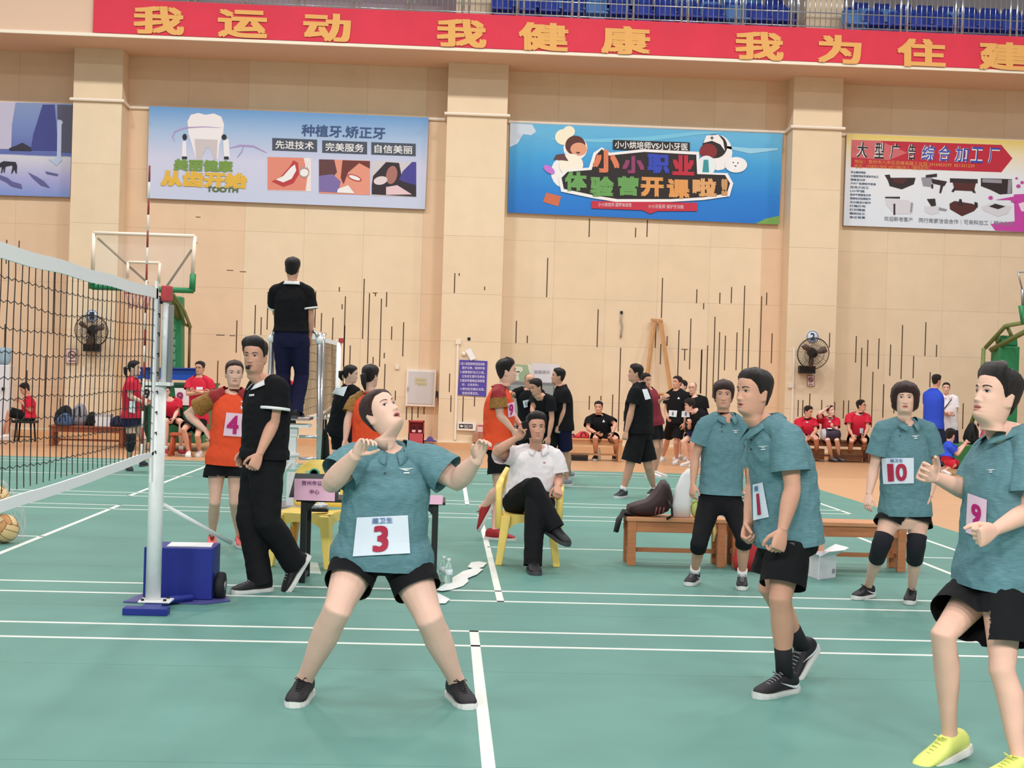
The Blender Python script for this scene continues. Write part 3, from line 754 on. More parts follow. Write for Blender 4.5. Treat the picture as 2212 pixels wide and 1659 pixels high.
def px_sheet(sp, name, corners, m, n=6, off=None, parent=None, bvh='_bvh', thick=.002, texts=(), label=None):
    """a sheet pinned on the clothes: its grid follows the cloth below"""
    root = sp['root']; bv = sp[bvh]; o = Vector((0, 0, CZ)); off = off or (.013, .014, .022)[sp.get('lod', 2)]
    def hit(px, py):
        d = Vector(ray(px, py)).normalized(); h = bv.ray_cast(o, d, 60); return (h[0], d, h[3]) if h[0] is not None else (None, d, None)
    hs = {}; ds = []
    for i in range(n + 1):
        for j in range(n + 1):
            p = hit(*bil(corners, i / n, j / n)); hs[i, j] = p
            if p[0] is not None: ds.append(p[2])
    if not ds: print('no hit', name, sp['label'][:40]); return None
    md = float(np.median(ds)); D = np.zeros((n + 1, n + 1))
    for (i, j), p in hs.items(): D[i, j] = min(p[2], md + .06) if p[0] is not None else md + .015
    for _ in range(3):
        E = D.copy(); E[1:-1, :] = (D[:-2, :] + D[2:, :] + 2 * D[1:-1, :]) / 4; E[:, 1:-1] = (E[:, :-2] + E[:, 2:] + 2 * E[:, 1:-1]) / 4; D = np.minimum(E, D + .004)
    def P(u, v, of):
        i = min(n - 1, max(0, int(u * n))); j = min(n - 1, max(0, int(v * n))); a = u * n - i; b = v * n - j
        d = D[i, j] * (1 - a) * (1 - b) + D[i + 1, j] * a * (1 - b) + D[i, j + 1] * (1 - a) * b + D[i + 1, j + 1] * a * b
        return o + Vector(ray(*bil(corners, u, v))).normalized() * (d - of)
    mb = MB(); N1 = n + 1
    vs = [P(i / n, j / n, off + thick) for i in range(N1) for j in range(N1)] + [P(i / n, j / n, off) for i in range(N1) for j in range(N1)]
    fs = []
    for i in range(n):
        for j in range(n):
            q = (i * N1 + j, (i + 1) * N1 + j, (i + 1) * N1 + j + 1, i * N1 + j + 1); fs.append(q); fs.append(tuple(k + N1 * N1 for k in q[::-1]))
    edge = [(i, 0) for i in range(n)] + [(n, j) for j in range(n)] + [(i, n) for i in range(n, 0, -1)] + [(0, j) for j in range(n, 0, -1)]
    for a, b in zip(edge, edge[1:] + edge[:1]):
        q = (a[0] * N1 + a[1], b[0] * N1 + b[1]); fs.append((q[0], q[0] + N1 * N1, q[1] + N1 * N1, q[1]))
    mb.add(vs, fs, 0, False)
    so = mb.build(name, m, root if parent is None else None, root['_b'])
    if parent is not None: so.parent = parent
    for t in texts:
        s, box, tm = t[:3]; bold = t[3] if len(t) > 3 else .02
        v, fs = glyphs(s, bold); u0, v0, u1, v1 = box
        bm = bmesh.new(); vv = [bm.verts.new((u0 + a * (u1 - u0), v0 + b * (v1 - v0), q)) for a, b, q in v]
        for f in fs:
            try: bm.faces.new([vv[q] for q in f])
            except ValueError: pass
        for _ in range(2):
            es = [e for e in bm.edges if e.calc_length() > .12]
            if es: bmesh.ops.subdivide_edges(bm, edges=es, cuts=1); bmesh.ops.triangulate(bm, faces=[f for f in bm.faces if len(f.verts) > 3])
        for q in bm.verts: q.co = P(q.co.x, q.co.y, off + thick + .003 + q.co.z) - Vector(root['_b'])
        me = bpy.data.meshes.new('numeral'); bm.to_mesh(me); bm.free()
        to = link('numeral' if s.isdigit() else 'lettering', me, tm, None)
        if parent is None: to.parent = so
        else: to.parent = parent
    return so
def px_shape(sp, name, polys, m, parent, off=.006, bvh='_bvh'):
    """small printed or stitched shapes on the cloth (polygons given where they show)"""
    bv = sp[bvh]; o = Vector((0, 0, CZ)); mb = MB()
    for poly in polys:
        pts = []
        for q in poly:
            d = Vector(ray(*q)).normalized(); h = bv.ray_cast(o, d, 60)
            if h[0] is not None: pts.append((h[3], d))
        if len(pts) < 3: continue
        mn = min(p[0] for p in pts); mb.poly([o + d * (min(t, mn + .02) - off) for t, d in pts])
    if not mb.v: return None
    ob = mb.build(name, m, None, sp['root']['_b']); ob.parent = parent; return ob
# ================================================================ the hall
GREEN = mat('court_green', (98, 148, 139), .52, spec=.25, noise_amt=.07, nscale=1.3, bump=.02, bscale=60)
LINE = mat('line_white', (232, 236, 230), .55)
WOODF = mat('wood_floor', (212, 164, 124), .38, spec=.4, noise_amt=.10, nscale=3, stretch=(.4, 5, 1))
fl = MB(); fl.bbox((-17, -8, -.12), (17, 31, -.006)); floor = struct(fl, 'floor', WOODF)
pk = MB()
for i in range(32):
    y = 23.6 + i * .22; pk.bbox((-17, y, -.006), (17, y + .008, -.0045))
o = pk.build('plank_joint', mat('plank_gap', (150, 104, 72), .7), None, (0, 0, 0)); o.parent = floor; o['kind'] = 'stuff'
cm = MB(); cm.bbox((-15, -6, -.02), (5.6, 23.5, -.008)); court = struct(cm, 'floor_court', mat('mat_gap', (58, 96, 88), .8))
court['label'] = 'green sports mat flooring'
ys = [-6, -1.63, .17, 1.97, 3.77, 5.57, 7.37, 9.17, 10.97, 12.77, 14.57, 16.37, 18.17, 19.97, 21.77, 23.5]
for a, b in zip(ys[:-1], ys[1:]):
    m = MB(); m.bbox((-15, a + .002, -.008), (5.6, b - .002, 0)); m.build('mat_roll', GREEN, court, (0, 0, 0))
def line(x0, y0, x1, y1, w=.042):
    m = MB(); d = (Vector((x1, y1, 0)) - Vector((x0, y0, 0))).normalized(); n = Vector((-d.y, d.x, 0)) * w / 2
    p = [Vector((x0, y0, .0003)) + n, Vector((x0, y0, .0003)) - n, Vector((x1, y1, .0003)) - n, Vector((x1, y1, .0003)) + n]
    m.prism(p[::-1], (0, 0, .0016)); m.build('court_line', LINE, court, (0, 0, 0))
yc3 = G(1037, 1045.6).y; yf1 = G(1238, 1027.3).y; yf2 = G(1238, 1021.5).y
for y in (8.063, 8.521): line(-14, y, 5.3, y)
for y in (9.672, 10.131): line(-14, y, 4.97, y)
for y in (15.288, 15.726): line(-14, y, 4.97, y)
for y in (16.873, 17.319, yf1, yf2): line(-14, y, 4.97, y, .04)
for y in (12.73, yc3): line(.42, y, 4.97, y); line(-14, y, -3.53, y)
line(.214, 2.0, .214, 8.54, .055); line(.42, 9.65, .42, 15.74, .05); line(-3.55, 9.65, -3.55, 15.74, .05)
line(.30, 16.85, .30, yf1, .05); line(-3.70, 16.85, -3.70, yf1, .05)
for x in (4.28, 4.95): line(x, 9.65, x, 15.74, .045); line(x, 16.85, x, yf1, .045)
# ---- back wall, columns, beam
WALL = [mat('wall_panel_a', (231, 210, 180), .7, spec=.25, noise_amt=.03, nscale=2), mat('wall_panel_b', (230, 208, 178), .7, spec=.25, noise_amt=.03, nscale=2), mat('wall_panel_c', (232, 211, 182), .7, spec=.25, noise_amt=.03, nscale=2)]
WALLP = mat('wall_panel_rosy', (229, 199, 169), .7, spec=.25, noise_amt=.03, nscale=2)
DARKG = mat('wall_groove', (84, 66, 50), .9); TRIMW = mat('trim_cream', (238, 226, 206), .5); PLASTER = mat('beam_paint', (222, 188, 164), .75, spec=.2)
YW, YP, YL = 30.6, 30.0, 28.9; ZS = 8.165
wb = MB(); wb.bbox((-17, YW + .015, 0), (17, YW + .2, ZS)); wall = struct(wb, 'wall_back', mat('wall_core', (190, 158, 126), .9))
pil = []
for xa, xb in ((153.5, 258), (962, 1091), (1709.5, 1814.6)): pil.append((AT(xa, 400, YP).x, AT(xb, 400, YP).x))
bays = [(-13.2, pil[0][0]), (pil[0][1], pil[1][0]), (pil[1][1], pil[2][0]), (pil[2][1], 13.4)]
zr = [.135, 1.03, 2.26, 3.27, 4.5, 5.75, 7.0, ZS]
for bi, (xa, xb) in enumerate(bays):
    strip = .46 if bi in (1, 2) else 0
    n = max(1, round((xb - xa - strip) / 1.2)); w = (xb - xa - strip) / n
    edges = [(xa + i * w, xa + (i + 1) * w) for i in range(n)] + ([(xb - strip, xb)] if strip else [])
    for i, (xu, xv) in enumerate(edges):
        for z0, z1 in zip(zr[:-1], zr[1:]):
            m = MB(); m.bbox((xu + .0012, YW, z0 + .0012), (xv - .0012, YW + .015, z1 - .0012))
            pinkish = bi == 0 or (bi == 1 and i < 2) or i == n
            m.build('wall_panel', WALLP if pinkish else WALL[rng.integers(3)], wall, (0, 0, 0))
GR = """511 692 762,551 659 722,564 685 724,578 630 712,681 629 708,694 676 728,718 686 786,743 703 837,756 746 792,470 779 837,733 620 630,739 657 668,
785 602 732,796 633 786,822 645 792,811 633 640,835 631 663,846 705 734,871 696 770,744 640 792,830 762 774,806 771 786,831 786 844,854 844 865,878 879 907,890 879 910,903 879 902,916 879 895,
1182 557 642,1115 693 741,1139 725 741,1273 472 512,1373 492 513,1398 475 512,1291 668 750,1338 751 932,1323 852 903,1273 855 885,1298 855 865,1348 888 910,1430 600 687,1416 703 751,1427 743 787,1441 726 747,1465 713 840,1491 688 798,1479 755 779,1515 755 850,1527 746 862,1542 684 860,1553 717 822,1520 655 668,1424 852 921,
1514 756 850,1566 725 800,1591 718 800,1606 617 800,1617 709 800,1643 640 800,1667 720 785,1505 625 655,1555 632 656,1580 620 655,1656 632 659,
1849 726 783,1860 751 862,1874 734 792,1898 731 797,1923 744 812,1948 702 819,1973 769 817,1999 696 769,2023 745 771,1884 803 923,1908 830 902,2009 804 837,2080 871 927,1822 865 904,1833 865 893,1931 871 893,
14 518 570,41 520 560,116 560 720,58 800 850,97 770 900,160 560 640,10 700 770,130 860 900,1700 860 905"""
gm = MB()
for q in GR.replace('\n', '').split(','):
    x, y0, y1 = [float(k) for k in q.split()]
    a = AT(x, (y0 + y1) / 2, YW); z0, z1 = AT(x, y1, YW).z, AT(x, y0, YW).z
    gm.bbox((a.x - .0115, YW - .002, z0), (a.x + .0115, YW + .004, z1))
for x, y, w in ((476, 724, 18), (502, 725, 12), (428, 469, 10), (497, 584, 14), (525, 587, 14), (810, 633, 10), (1479, 755, 14)):
    a = AT(x, y, YW); gm.bbox((a.x - w / 200, YW - .002, a.z - .008), (a.x + w / 200, YW + .004, a.z + .008))
o = gm.build('panel_slit', DARKG, wall, (0, 0, 0)); o['kind'] = 'stuff'
PGR = ["982 590 633,992 590 596,1047 619 627,974 854 890,1000 856 911,1025 856 878,971 807 847".split(','), "1792 719 751,1749 850 882,1775 864 885,1734 864 900,1724 864 900,1803 868 900".split(',')]
for i, (xa, xb) in enumerate(pil):
    m = MB(); m.bbox((xa, YP + .02, 0), (xb, YW + .1, ZS)); p = struct(m, 'pillar', WALL[0])
    for z0, z1 in zip(zr[:-1], zr[1:]):
        m = MB(); m.bbox((xa - .004, YP, z0 + .0015), (xb + .004, YP + .02, z1 - .0015)); m.build('wall_panel', WALL[(i + int(z0)) % 3], p, (0, 0, 0))
    m = MB(); m.bbox((xa - .02, YP - .03, .105), (xb + .02, YP + .02, .137)); m.build('base_trim', TRIMW, p, (0, 0, 0))
    if i:
        m = MB()
        for q in PGR[i - 1]:
            x, y0, y1 = [float(k) for k in q.split()]; a = AT(x, (y0 + y1) / 2, YP); m.bbox((a.x - .011, YP - .002, AT(x, y1, YP).z), (a.x + .011, YP + .004, AT(x, y0, YP).z))
        o = m.build('panel_slit', DARKG, p, (0, 0, 0)); o['kind'] = 'stuff'
# plinth and cream trim along the wall foot
m = MB(); m.bbox((-13, 29.72, -.006), (13, YW, .105)); struct(m, 'baseboard_back', mat('plinth_wood', (214, 166, 122), .5, noise_amt=.08, nscale=3))
m = MB()
for xa, xb in bays: m.bbox((xa, YW - .03, .105), (xb, YW + .005, .137))
struct(m, 'trim_1', TRIMW)
# conduit running round the columns
cd = MB(); zc = AT(1030, 248, YP).z
pts = [(-13, YW - .03)]
for xa, xb in pil: pts += [(xa - .05, YW - .03), (xa - .05, YP - .04), (xb + .05, YP - .04), (xb + .05, YW - .03)]
pts.append((13, YW - .03))
cd.tube([Vector((x, y, zc + (.0 if y < YP else -.02))) for x, y in pts], .034, 8, sm=False)
struct(cd, 'trim_2', mat('conduit_white', (240, 228, 214), .5))
# beam and parapet
m = MB(); m.bbox((-17, YL, ZS), (17, YW + .2, ZS + .76)); beam = struct(m, 'balcony_slab', PLASTER)
m = MB(); m.bbox((-17, YL - .05, ZS - .01), (17, YL, ZS + .055)); m.build('edge_trim', TRIMW, beam, (0, 0, 0))
xl = AT(203, 40, YL).x
m = MB(); m.bbox((-17, YL, ZS + .76), (xl, YL + .3, 11.5)); m.build('parapet', PLASTER, beam, (0, 0, 0))
xm = AT(1062, 20, 30).x
for x0, x1, mt in ((-17, xm, mat('step_grey', (176, 158, 166), .8)), (xm, 17, mat('step_blue', (62, 70, 138), .7))):
    m = MB(); m.bbox((x0, YL + .3, ZS + .74), (x1, 36, ZS + .755)); m.bbox((x0, 30.4, ZS + .755), (x1, 36, 9.3)); m.bbox((x0, 31.3, 9.3), (x1, 36, 9.68)); m.bbox((x0, 32.2, 9.68), (x1, 36, 10.1)); m.build('stand_step', mt, beam, (0, 0, 0))
for a, b in ((1742, 1822), (985, 1060)):
    m = MB(); m.bbox((AT(a, 30, 30.2).x, 30.2, 9.0), (AT(b, 30, 30.2).x, 30.9, 14)); struct(m, 'pillar', WALL[2])
m = MB(); m.bbox((-17, 34.5, 8.9), (17, 34.7, 14)); struct(m, 'wall_stand', mat('stand_wall', (206, 190, 186), .8))
# red banner
RED = mat('banner_red', (214, 46, 70), .65, noise_amt=.05, nscale=1.5); GOLD = mat('banner_gold', (226, 168, 92), .6)
c0 = AT(203, 32, YL); bz0, bz1 = ZS + .06, ZS + .755
ban = thing('banner', 'long red cloth banner with gold Chinese characters along the balcony edge', 'banner', (c0.x, YL, bz0))
m = MB(); N = 90
x1 = 13.0
top = [Vector((c0.x + (x1 - c0.x) * i / N, YL - .055 - .012 * math.sin(i * 1.7) * (.4 + .6 * noise.noise(Vector((i * .2, 0, 0)))), bz1)) for i in range(N + 1)]
bot = [Vector((p.x, YL - .062, bz0)) for p in top]
m.loft([[p, p + Vector((0, .012, 0)), q + Vector((0, .012, 0)), q] for p, q in zip(top, bot)], True, 0, False)
m.build('cloth', RED, ban)
for ch, a, b in (('我', 288, 398), ('运', 470, 578), ('动', 655, 758), ('我', 943, 1051), ('健', 1120, 1228), ('康', 1298, 1405), ('我', 1588, 1693), ('为', 1766, 1861), ('住', 1938, 2043), ('建', 2114, 2222)):
    y0 = 11 + .0425 * (a - 288); m = MB(); v, fs = glyphs(ch, .035)
    cs = rect(a, y0, b, y0 + 61, .043)
    pts = [AT(*bil(cs, u, w), YL - .08 - q) for u, w, q in v]
    m.add(pts, fs); m.build('character', GOLD, ban)
# railing behind the banner
STEEL = mat('stainless', (205, 208, 214), .22, metal=.9); 
rl = thing('balcony_railing', 'stainless steel balcony railing above the red banner', 'railing', (0, YL + .12, ZS + .76))
mp = MB(); mp.cyl((0, 0, 0), (0, 0, 1.15), .026, n=8); pm = mp.mesh('post'); pm.materials.append(STEEL)
mbl = MB(); mbl.cyl((0, 0, .07), (0, 0, .95), .008, n=6); bmh = mbl.mesh('baluster'); bmh.materials.append(STEEL)
def inst(me, name, parent, loc):
    o = bpy.data.objects.new(name, me); COL.objects.link(o); o.parent = parent; o.location = loc; return o
xs = [AT(q, 20 + .0425 * (q - 700), YL + .12).x for q in (769 + 118.3 * i for i in range(-4, 15))]
for x in xs:
    inst(pm, 'post', rl, (x - .07, 0, 0)); inst(pm, 'post', rl, (x + .07, 0, 0))
x = xs[0] - .3
while x < 12.7: inst(bmh, 'baluster', rl, (x, 0, 0)); x += .112
for z in (.07, .36, .95):
    m = MB(); m.cyl((xs[0] - .5, YL + .12, ZS + .76 + z), (12.9, YL + .12, ZS + .76 + z), .014, n=6); m.build('rail', STEEL, rl)
# blue seats of the stand
BLUE = mat('seat_blue', (44, 66, 168), .45); SEATL = mat('seat_blue_light', (90, 134, 200), .45)
ms = MB(); ms.box((0, .20, .0), (.43, .40, .04)); ms.tube([(-.18, .05, -.28), (-.18, .3, -.28)], .02, 6); ms.box((0, .2, -.14), (.30, .06, .28)); sm_ = ms.mesh('seat')
mk = MB(); rr = []
for z, w, y in ((.0, .20, .38), (.1, .215, .41), (.25, .215, .44), (.36, .19, .47), (.40, .15, .48)): rr.append([Vector((-w, y, z)), Vector((0, y + .04, z)), Vector((w, y, z)), Vector((w, y + .03, z)), Vector((0, y + .07, z)), Vector((-w, y + .03, z))])
mk.loft(rr); bk_ = mk.mesh('backrest')
def seat_pair(mt):
    a = sm_.copy(); a.materials.append(mt); b = bk_.copy(); b.materials.append(mt); return a, b
sets = [seat_pair(BLUE), seat_pair(SEATL)]
for r, (y, z) in enumerate(((29.45, 9.22), (30.5, 9.56), (31.4, 9.92))):
    for i in range(25):
        x = AT(1085, 20, y).x + i * .5 + .1 * r
        px_ = PX((x, y, z))[0]
        if 1725 < px_ < 1835: continue
        t = thing('stadium_seat', 'blue plastic spectator seat behind the balcony railing', 'seat', (x, y, z - .28), 'blue seats on the balcony')
        a, b = sets[int(rng.random() < .22)]
        inst(a, 'seat', t, (0, 0, .28)); inst(b, 'backrest', t, (0, 0, .28))
# ---------------------------------------------------------------- posters
def flat(parent, name, polys, Y, layer=0):
    ms_ = []; m = MB()
    for i, (pts, mt) in enumerate(polys):
        if mt not in ms_: ms_.append(mt)
        m.poly([AT(p[0], p[1], Y - .002 * (layer + i)) for p in pts][::-1], ms_.index(mt))
    o = m.build(name, ms_, parent); o['kind'] = 'stuff' if len(polys) > 1 else o.get('kind', 'thing')
    if o['kind'] == 'thing': del o['kind']
    return o
def ell(cx, cy, rx, ry, n=20, rot=0):
    c, s = math.cos(rot), math.sin(rot)
    return [(cx + rx * math.cos(t) * c - ry * math.sin(t) * s, cy + rx * math.cos(t) * s + ry * math.sin(t) * c) for t in np.linspace(0, 2 * math.pi, n, endpoint=False)]
def board(name, label, c, bg, Y=30.5, frame=None, th=.09):
    """c tl,tr,br,bl pixels of the printed face"""
    p = [AT(x, y, Y) for x, y in c]; base = (p[3] + p[2]) / 2
    t = thing(name, label, 'poster', base)
    m = MB(); m.prism([q + Vector((0, .004, 0)) for q in p], (0, th, 0)); m.build('frame', frame or mat('frame_alu', (150, 140, 136), .5), t)
    m = MB(); m.poly(p[::-1]); m.build('print', bg, t)
    return t
def wt(parent, s, c, Y, mt, bold=.02, shear=0, name='lettering'):
    m = MB(); text_on_plane(m, s, c, Y, 0, bold, shear); return m.build(name, mt, parent)
YB = 30.5
P_ = lambda n, c: mat('print_' + n, c, .55)
# dental poster
SB = .037
bg = grad_mat('dental_sky', [(0, (196, 206, 232)), (.45, (204, 206, 232)), (.75, (160, 188, 224)), (1, (96, 152, 210))])
d1 = board('poster', 'pale blue dental advertisement with a big white tooth', [(322, 229), (926, 254), (918, 452), (318, 428)], bg)
flat(d1, 'tooth_picture', [([(405, 262), (412, 248), (428, 244), (444, 248), (462, 245), (478, 252), (484, 268), (482, 290), (474, 312), (471, 344), (464, 344), (456, 318), (448, 314), (440, 330), (434, 346), (424, 346), (414, 310), (407, 288)], P_('tooth', (236, 232, 236))),
   ([(420, 300), (470, 302), (468, 344), (462, 344), (455, 322), (447, 318), (440, 330), (434, 346), (424, 346)], P_('tooth_low', (202, 194, 198)))], YB, 2)
flat(d1, 'dentist_figures', [([(394, 306), (402, 304), (403, 342), (393, 342)], P_('coat', (232, 232, 240))), (ell(399, 296, 5, 7), P_('dark', (36, 38, 44))), ([(393, 338), (404, 338), (404, 344), (393, 344)], P_('dark', (0, 0, 0))),
   ([(482, 304), (494, 300), (497, 342), (484, 342)], P_('coat', (0, 0, 0))), (ell(484, 296, 5.5, 6), P_('dark', (0, 0, 0))), ([(484, 338), (494, 338), (494, 344), (484, 344)], P_('dark', (0, 0, 0)))], YB, 2)
SW = P_('swirl', (172, 150, 200))
def band(pts, w): 
    up = []; dn = []
    for i, p in enumerate(pts):
        a = pts[max(0, i - 1)]; b = pts[min(len(pts) - 1, i + 1)]; dx, dy = b[0] - a[0], b[1] - a[1]; L = math.hypot(dx, dy) or 1
        k = w * math.sin(math.pi * (i + .35) / (len(pts) - .3)); up.append((p[0] - dy / L * k, p[1] + dx / L * k)); dn.append((p[0] + dy / L * k, p[1] - dx / L * k))
    return up + dn[::-1]
flat(d1, 'swirl', [(band([(378, 306), (372, 296), (378, 284), (400, 276), (440, 274), (478, 276)], 1.6), SW), (band([(496, 320), (520, 314), (548, 316), (576, 330)], 2.2), SW), (band([(526, 314), (522, 328), (512, 340)], 1.2), SW)], YB, 3)
wt(d1, '美丽健康', [(376, 342), (503, 347), (503, 372), (374, 368)], YB - .012, P_('leaf', (120, 156, 74)), .045); wt(d1, '从齿开始', [(348, 366), (535, 374), (533, 408), (346, 402)], YB - .014, P_('goldprint', (226, 182, 70)), .06)
wt(d1, 'TOOTH', [(446, 402), (515, 405), (514, 416), (446, 414)], YB - .012, P_('olive', (92, 110, 60)), .04)
NAVY = P_('navy', (58, 84, 132)); WHT = P_('white', (236, 236, 238)); GREYB = P_('greybox', (72, 80, 96))
wt(d1, '种植牙.矫正牙', [(652, 268), (833, 275), (832, 301), (651, 294)], YB - .006, NAVY, .02)
for s, a, b, y in (('先进技术', 588, 685, 298), ('完美服务', 696, 793, 303), ('自信美丽', 802, 898, 307)):
    flat(d1, 'caption_box', [(rect(a, y, b, y + 27, SB), GREYB)], YB, 2); wt(d1, s, rect(a + 7, y + 5, b - 7, y + 23, SB), YB - .008, WHT, .012)
PS = P_('smile_skin', (222, 138, 120)); PR = P_('lips', (186, 62, 66)); PP2 = P_('purple', (124, 108, 168)); PD = P_('plum', (96, 58, 62))
flat(d1, 'smile_photo', [(rect(578, 339, 672, 411, .03), P_('paper', (238, 226, 226))), ([(578, 339), (656, 341), (664, 380), (660, 412), (578, 410)], PS), ([(586, 392), (604, 384), (624, 362), (634, 346), (644, 352), (646, 376), (634, 396), (612, 404)], PR), ([(596, 388), (612, 380), (628, 362), (637, 355), (640, 368), (630, 386), (612, 394)], WHT), (ell(657, 372, 11, 13), P_('mirror', (180, 150, 150))), (ell(657, 373, 9, 8), WHT), ([(664, 341), (668, 341), (662, 362), (659, 362)], WHT)], YB, 3)
flat(d1, 'laughing_photo', [(rect(689, 344, 799, 418, .03), P_('peach', (226, 150, 130))), ([(689, 344), (722, 345), (728, 372), (716, 386), (689, 384)], PD), ([(689, 380), (718, 376), (736, 392), (730, 416), (689, 414)], PP2), ([(740, 346), (799, 348), (799, 364), (776, 352), (752, 372), (742, 398), (736, 384)], P_('hairbrown', (110, 52, 46))), (ell(766, 384, 16, 6, rot=.35), PR), (ell(766, 384, 13, 4, rot=.35), WHT), ([(730, 408), (752, 400), (766, 418), (728, 416)], WHT)], YB, 3)
flat(d1, 'clinic_photo', [(rect(803, 347, 899, 423, .03), P_('grey1', (206, 202, 208))), ([(803, 400), (806, 380), (834, 350), (862, 352), (870, 392), (899, 400), (899, 425), (803, 420)], P_('dark2', (50, 40, 48))), ([(862, 388), (870, 370), (890, 350), (899, 350), (899, 400), (876, 394)], P_('scrub', (72, 66, 150))), (ell(846, 378, 12, 20, rot=.2), P_('faceb', (168, 112, 104))), (ell(822, 390, 15, 9, rot=-.2), P_('glove', (222, 208, 212))), ([(834, 404), (858, 400), (890, 420), (834, 421)], P_('bib', (226, 196, 204)))], YB, 3)
# cartoon career-day poster
bg = grad_mat('career_sky', [(0, (18, 108, 206)), (.4, (26, 128, 214)), (.75, (58, 160, 222)), (1, (96, 180, 226))], mirror_noise=.22)
d2 = board('poster', 'bright blue advertisement with cartoon children and colourful characters', [(1102, 265), (1691, 289), (1683, 485), (1097, 459)], bg)
CLOUD = P_('cloud', (206, 222, 240)); OUT = P_('outline', (240, 240, 242)); DK = P_('ink', (40, 34, 36))
flat(d2, 'cloud', [([(1102, 266), (1150, 269), (1158, 284), (1148, 292), (1130, 290), (1118, 310), (1101, 318)], CLOUD), (band([(1190, 300), (1290, 304), (1400, 300), (1500, 288), (1560, 286)], 5), P_('beamlight', (120, 198, 232))), (band([(1570, 318), (1620, 326), (1680, 322)], 6), P_('cloudr', (150, 208, 236)))], YB, 2)
flat(d2, 'baker_figure', [(ell(1220, 372, 30, 34), OUT), (ell(1243, 320, 26, 26), OUT), (ell(1217, 296, 18, 17), P_('hatcream', (244, 238, 214))), (ell(1229, 284, 13, 12), P_('hatcream', (0, 0, 0))), (ell(1243, 314, 22, 21), P_('hair1', (92, 48, 44))), (ell(1250, 322, 18, 14), P_('face1', (226, 160, 128))), ([(1244, 328), (1254, 329), (1250, 332), (1246, 331)], DK), (ell(1234, 356, 26, 24), P_('apron', (246, 240, 226))), ([(1196, 344), (1202, 334), (1218, 332), (1228, 348)], P_('cake', (98, 64, 68))), (ell(1186, 366, 14, 7, rot=.6), P_('candy', (196, 120, 214)))], YB, 4)
flat(d2, 'nurse_figure', [(ell(1552, 330, 30, 38), OUT), (ell(1544, 316, 27, 26), DK), (ell(1530, 327, 19, 17), P_('face2', (134, 44, 46))), ([(1519, 309), (1526, 293), (1552, 291), (1562, 304), (1566, 326), (1556, 312), (1538, 304)], OUT), ([(1537, 294), (1539, 294), (1539, 302), (1537, 302)], DK), ([(1534, 297), (1542, 297), (1542, 299), (1534, 299)], DK), (ell(1526, 358, 20, 22), P_('coat2', (228, 240, 246))), ([(1520, 345), (1530, 345), (1532, 376), (1517, 374)], P_('tealp', (56, 150, 160))), (ell(1590, 356, 24, 17), OUT), ([(1574, 348), (1578, 342), (1590, 340), (1600, 346), (1602, 358), (1594, 372), (1588, 362), (1580, 372)], P_('toothfig', (244, 244, 248))), (ell(1584, 351, 1.5, 1.5, 8), DK), (ell(1594, 352, 1.5, 1.5, 8), DK), ([(1585, 357), (1592, 358), (1589, 360)], DK)], YB, 4)
flat(d2, 'title_outline', [([(1282, 330), (1300, 318), (1318, 330), (1390, 322), (1510, 328), (1512, 372), (1572, 374), (1584, 396), (1576, 424), (1520, 432), (1450, 436), (1330, 436), (1280, 428), (1212, 414), (1206, 382), (1222, 366), (1272, 362)], OUT), ([(1288, 334), (1300, 322), (1314, 336), (1392, 328), (1504, 334), (1506, 376), (1566, 378), (1577, 396), (1570, 418), (1520, 426), (1448, 430), (1334, 430), (1284, 422), (1218, 408), (1213, 384), (1226, 371), (1278, 367)], DK)], YB, 12)
flat(d2, 'subtitle_bar', [(rect(1324, 302, 1490, 323, .034), DK)], YB, 10); wt(d2, '小小烘培师VS小小牙医', rect(1328, 304, 1486, 320, .034), YB - .026, WHT, .015)
for s, a, b, y0, y1, c in (('小', 1280, 1338, 322, 372, (222, 128, 92)), ('小', 1344, 1392, 336, 374, (146, 64, 110)), ('职', 1398, 1446, 332, 374, (52, 74, 190)), ('业', 1452, 1500, 334, 378, (190, 44, 66)),
    ('体', 1220, 1268, 370, 412, (106, 164, 92)), ('验', 1274, 1326, 380, 424, (106, 164, 92)), ('营', 1334, 1380, 380, 422, (106, 164, 92)), ('开', 1384, 1434, 382, 424, (224, 158, 92)), ('课', 1440, 1490, 386, 428, (224, 158, 92)), ('啦', 1496, 1548, 384, 424, (224, 168, 112)), ('!', 1558, 1572, 386, 422, (200, 152, 104))):
    wt(d2, s, rect(a, y0, b, y1, .03), YB - .034, P_('c%d_%d_%d' % c, c), .05, name='character')
flat(d2, 'red_ribbon', [([(1277, 434), (1506, 438), (1506, 456), (1420, 456), (1404, 462), (1388, 454), (1277, 450)], P_('ribbon', (196, 48, 72)))], YB, 11)
wt(d2, '小小烘焙师 圆梦体验馆', rect(1292, 437, 1364, 446, .02), YB - .026, P_('rose', (240, 200, 206)), .01); wt(d2, '小小牙医师 保护牙训练', rect(1400, 441, 1477, 450, .02), YB - .026, P_('rose', (0, 0, 0)), .01)
flat(d2, 'biscuit', [([(1180, 416), (1212, 424), (1206, 446), (1173, 436)], P_('biscuit', (206, 110, 80)))], YB, 4); flat(d2, 'grass_corner', [([(1632, 483), (1655, 472), (1684, 466), (1683, 485)], P_('grassg', (116, 164, 84)))], YB, 3)
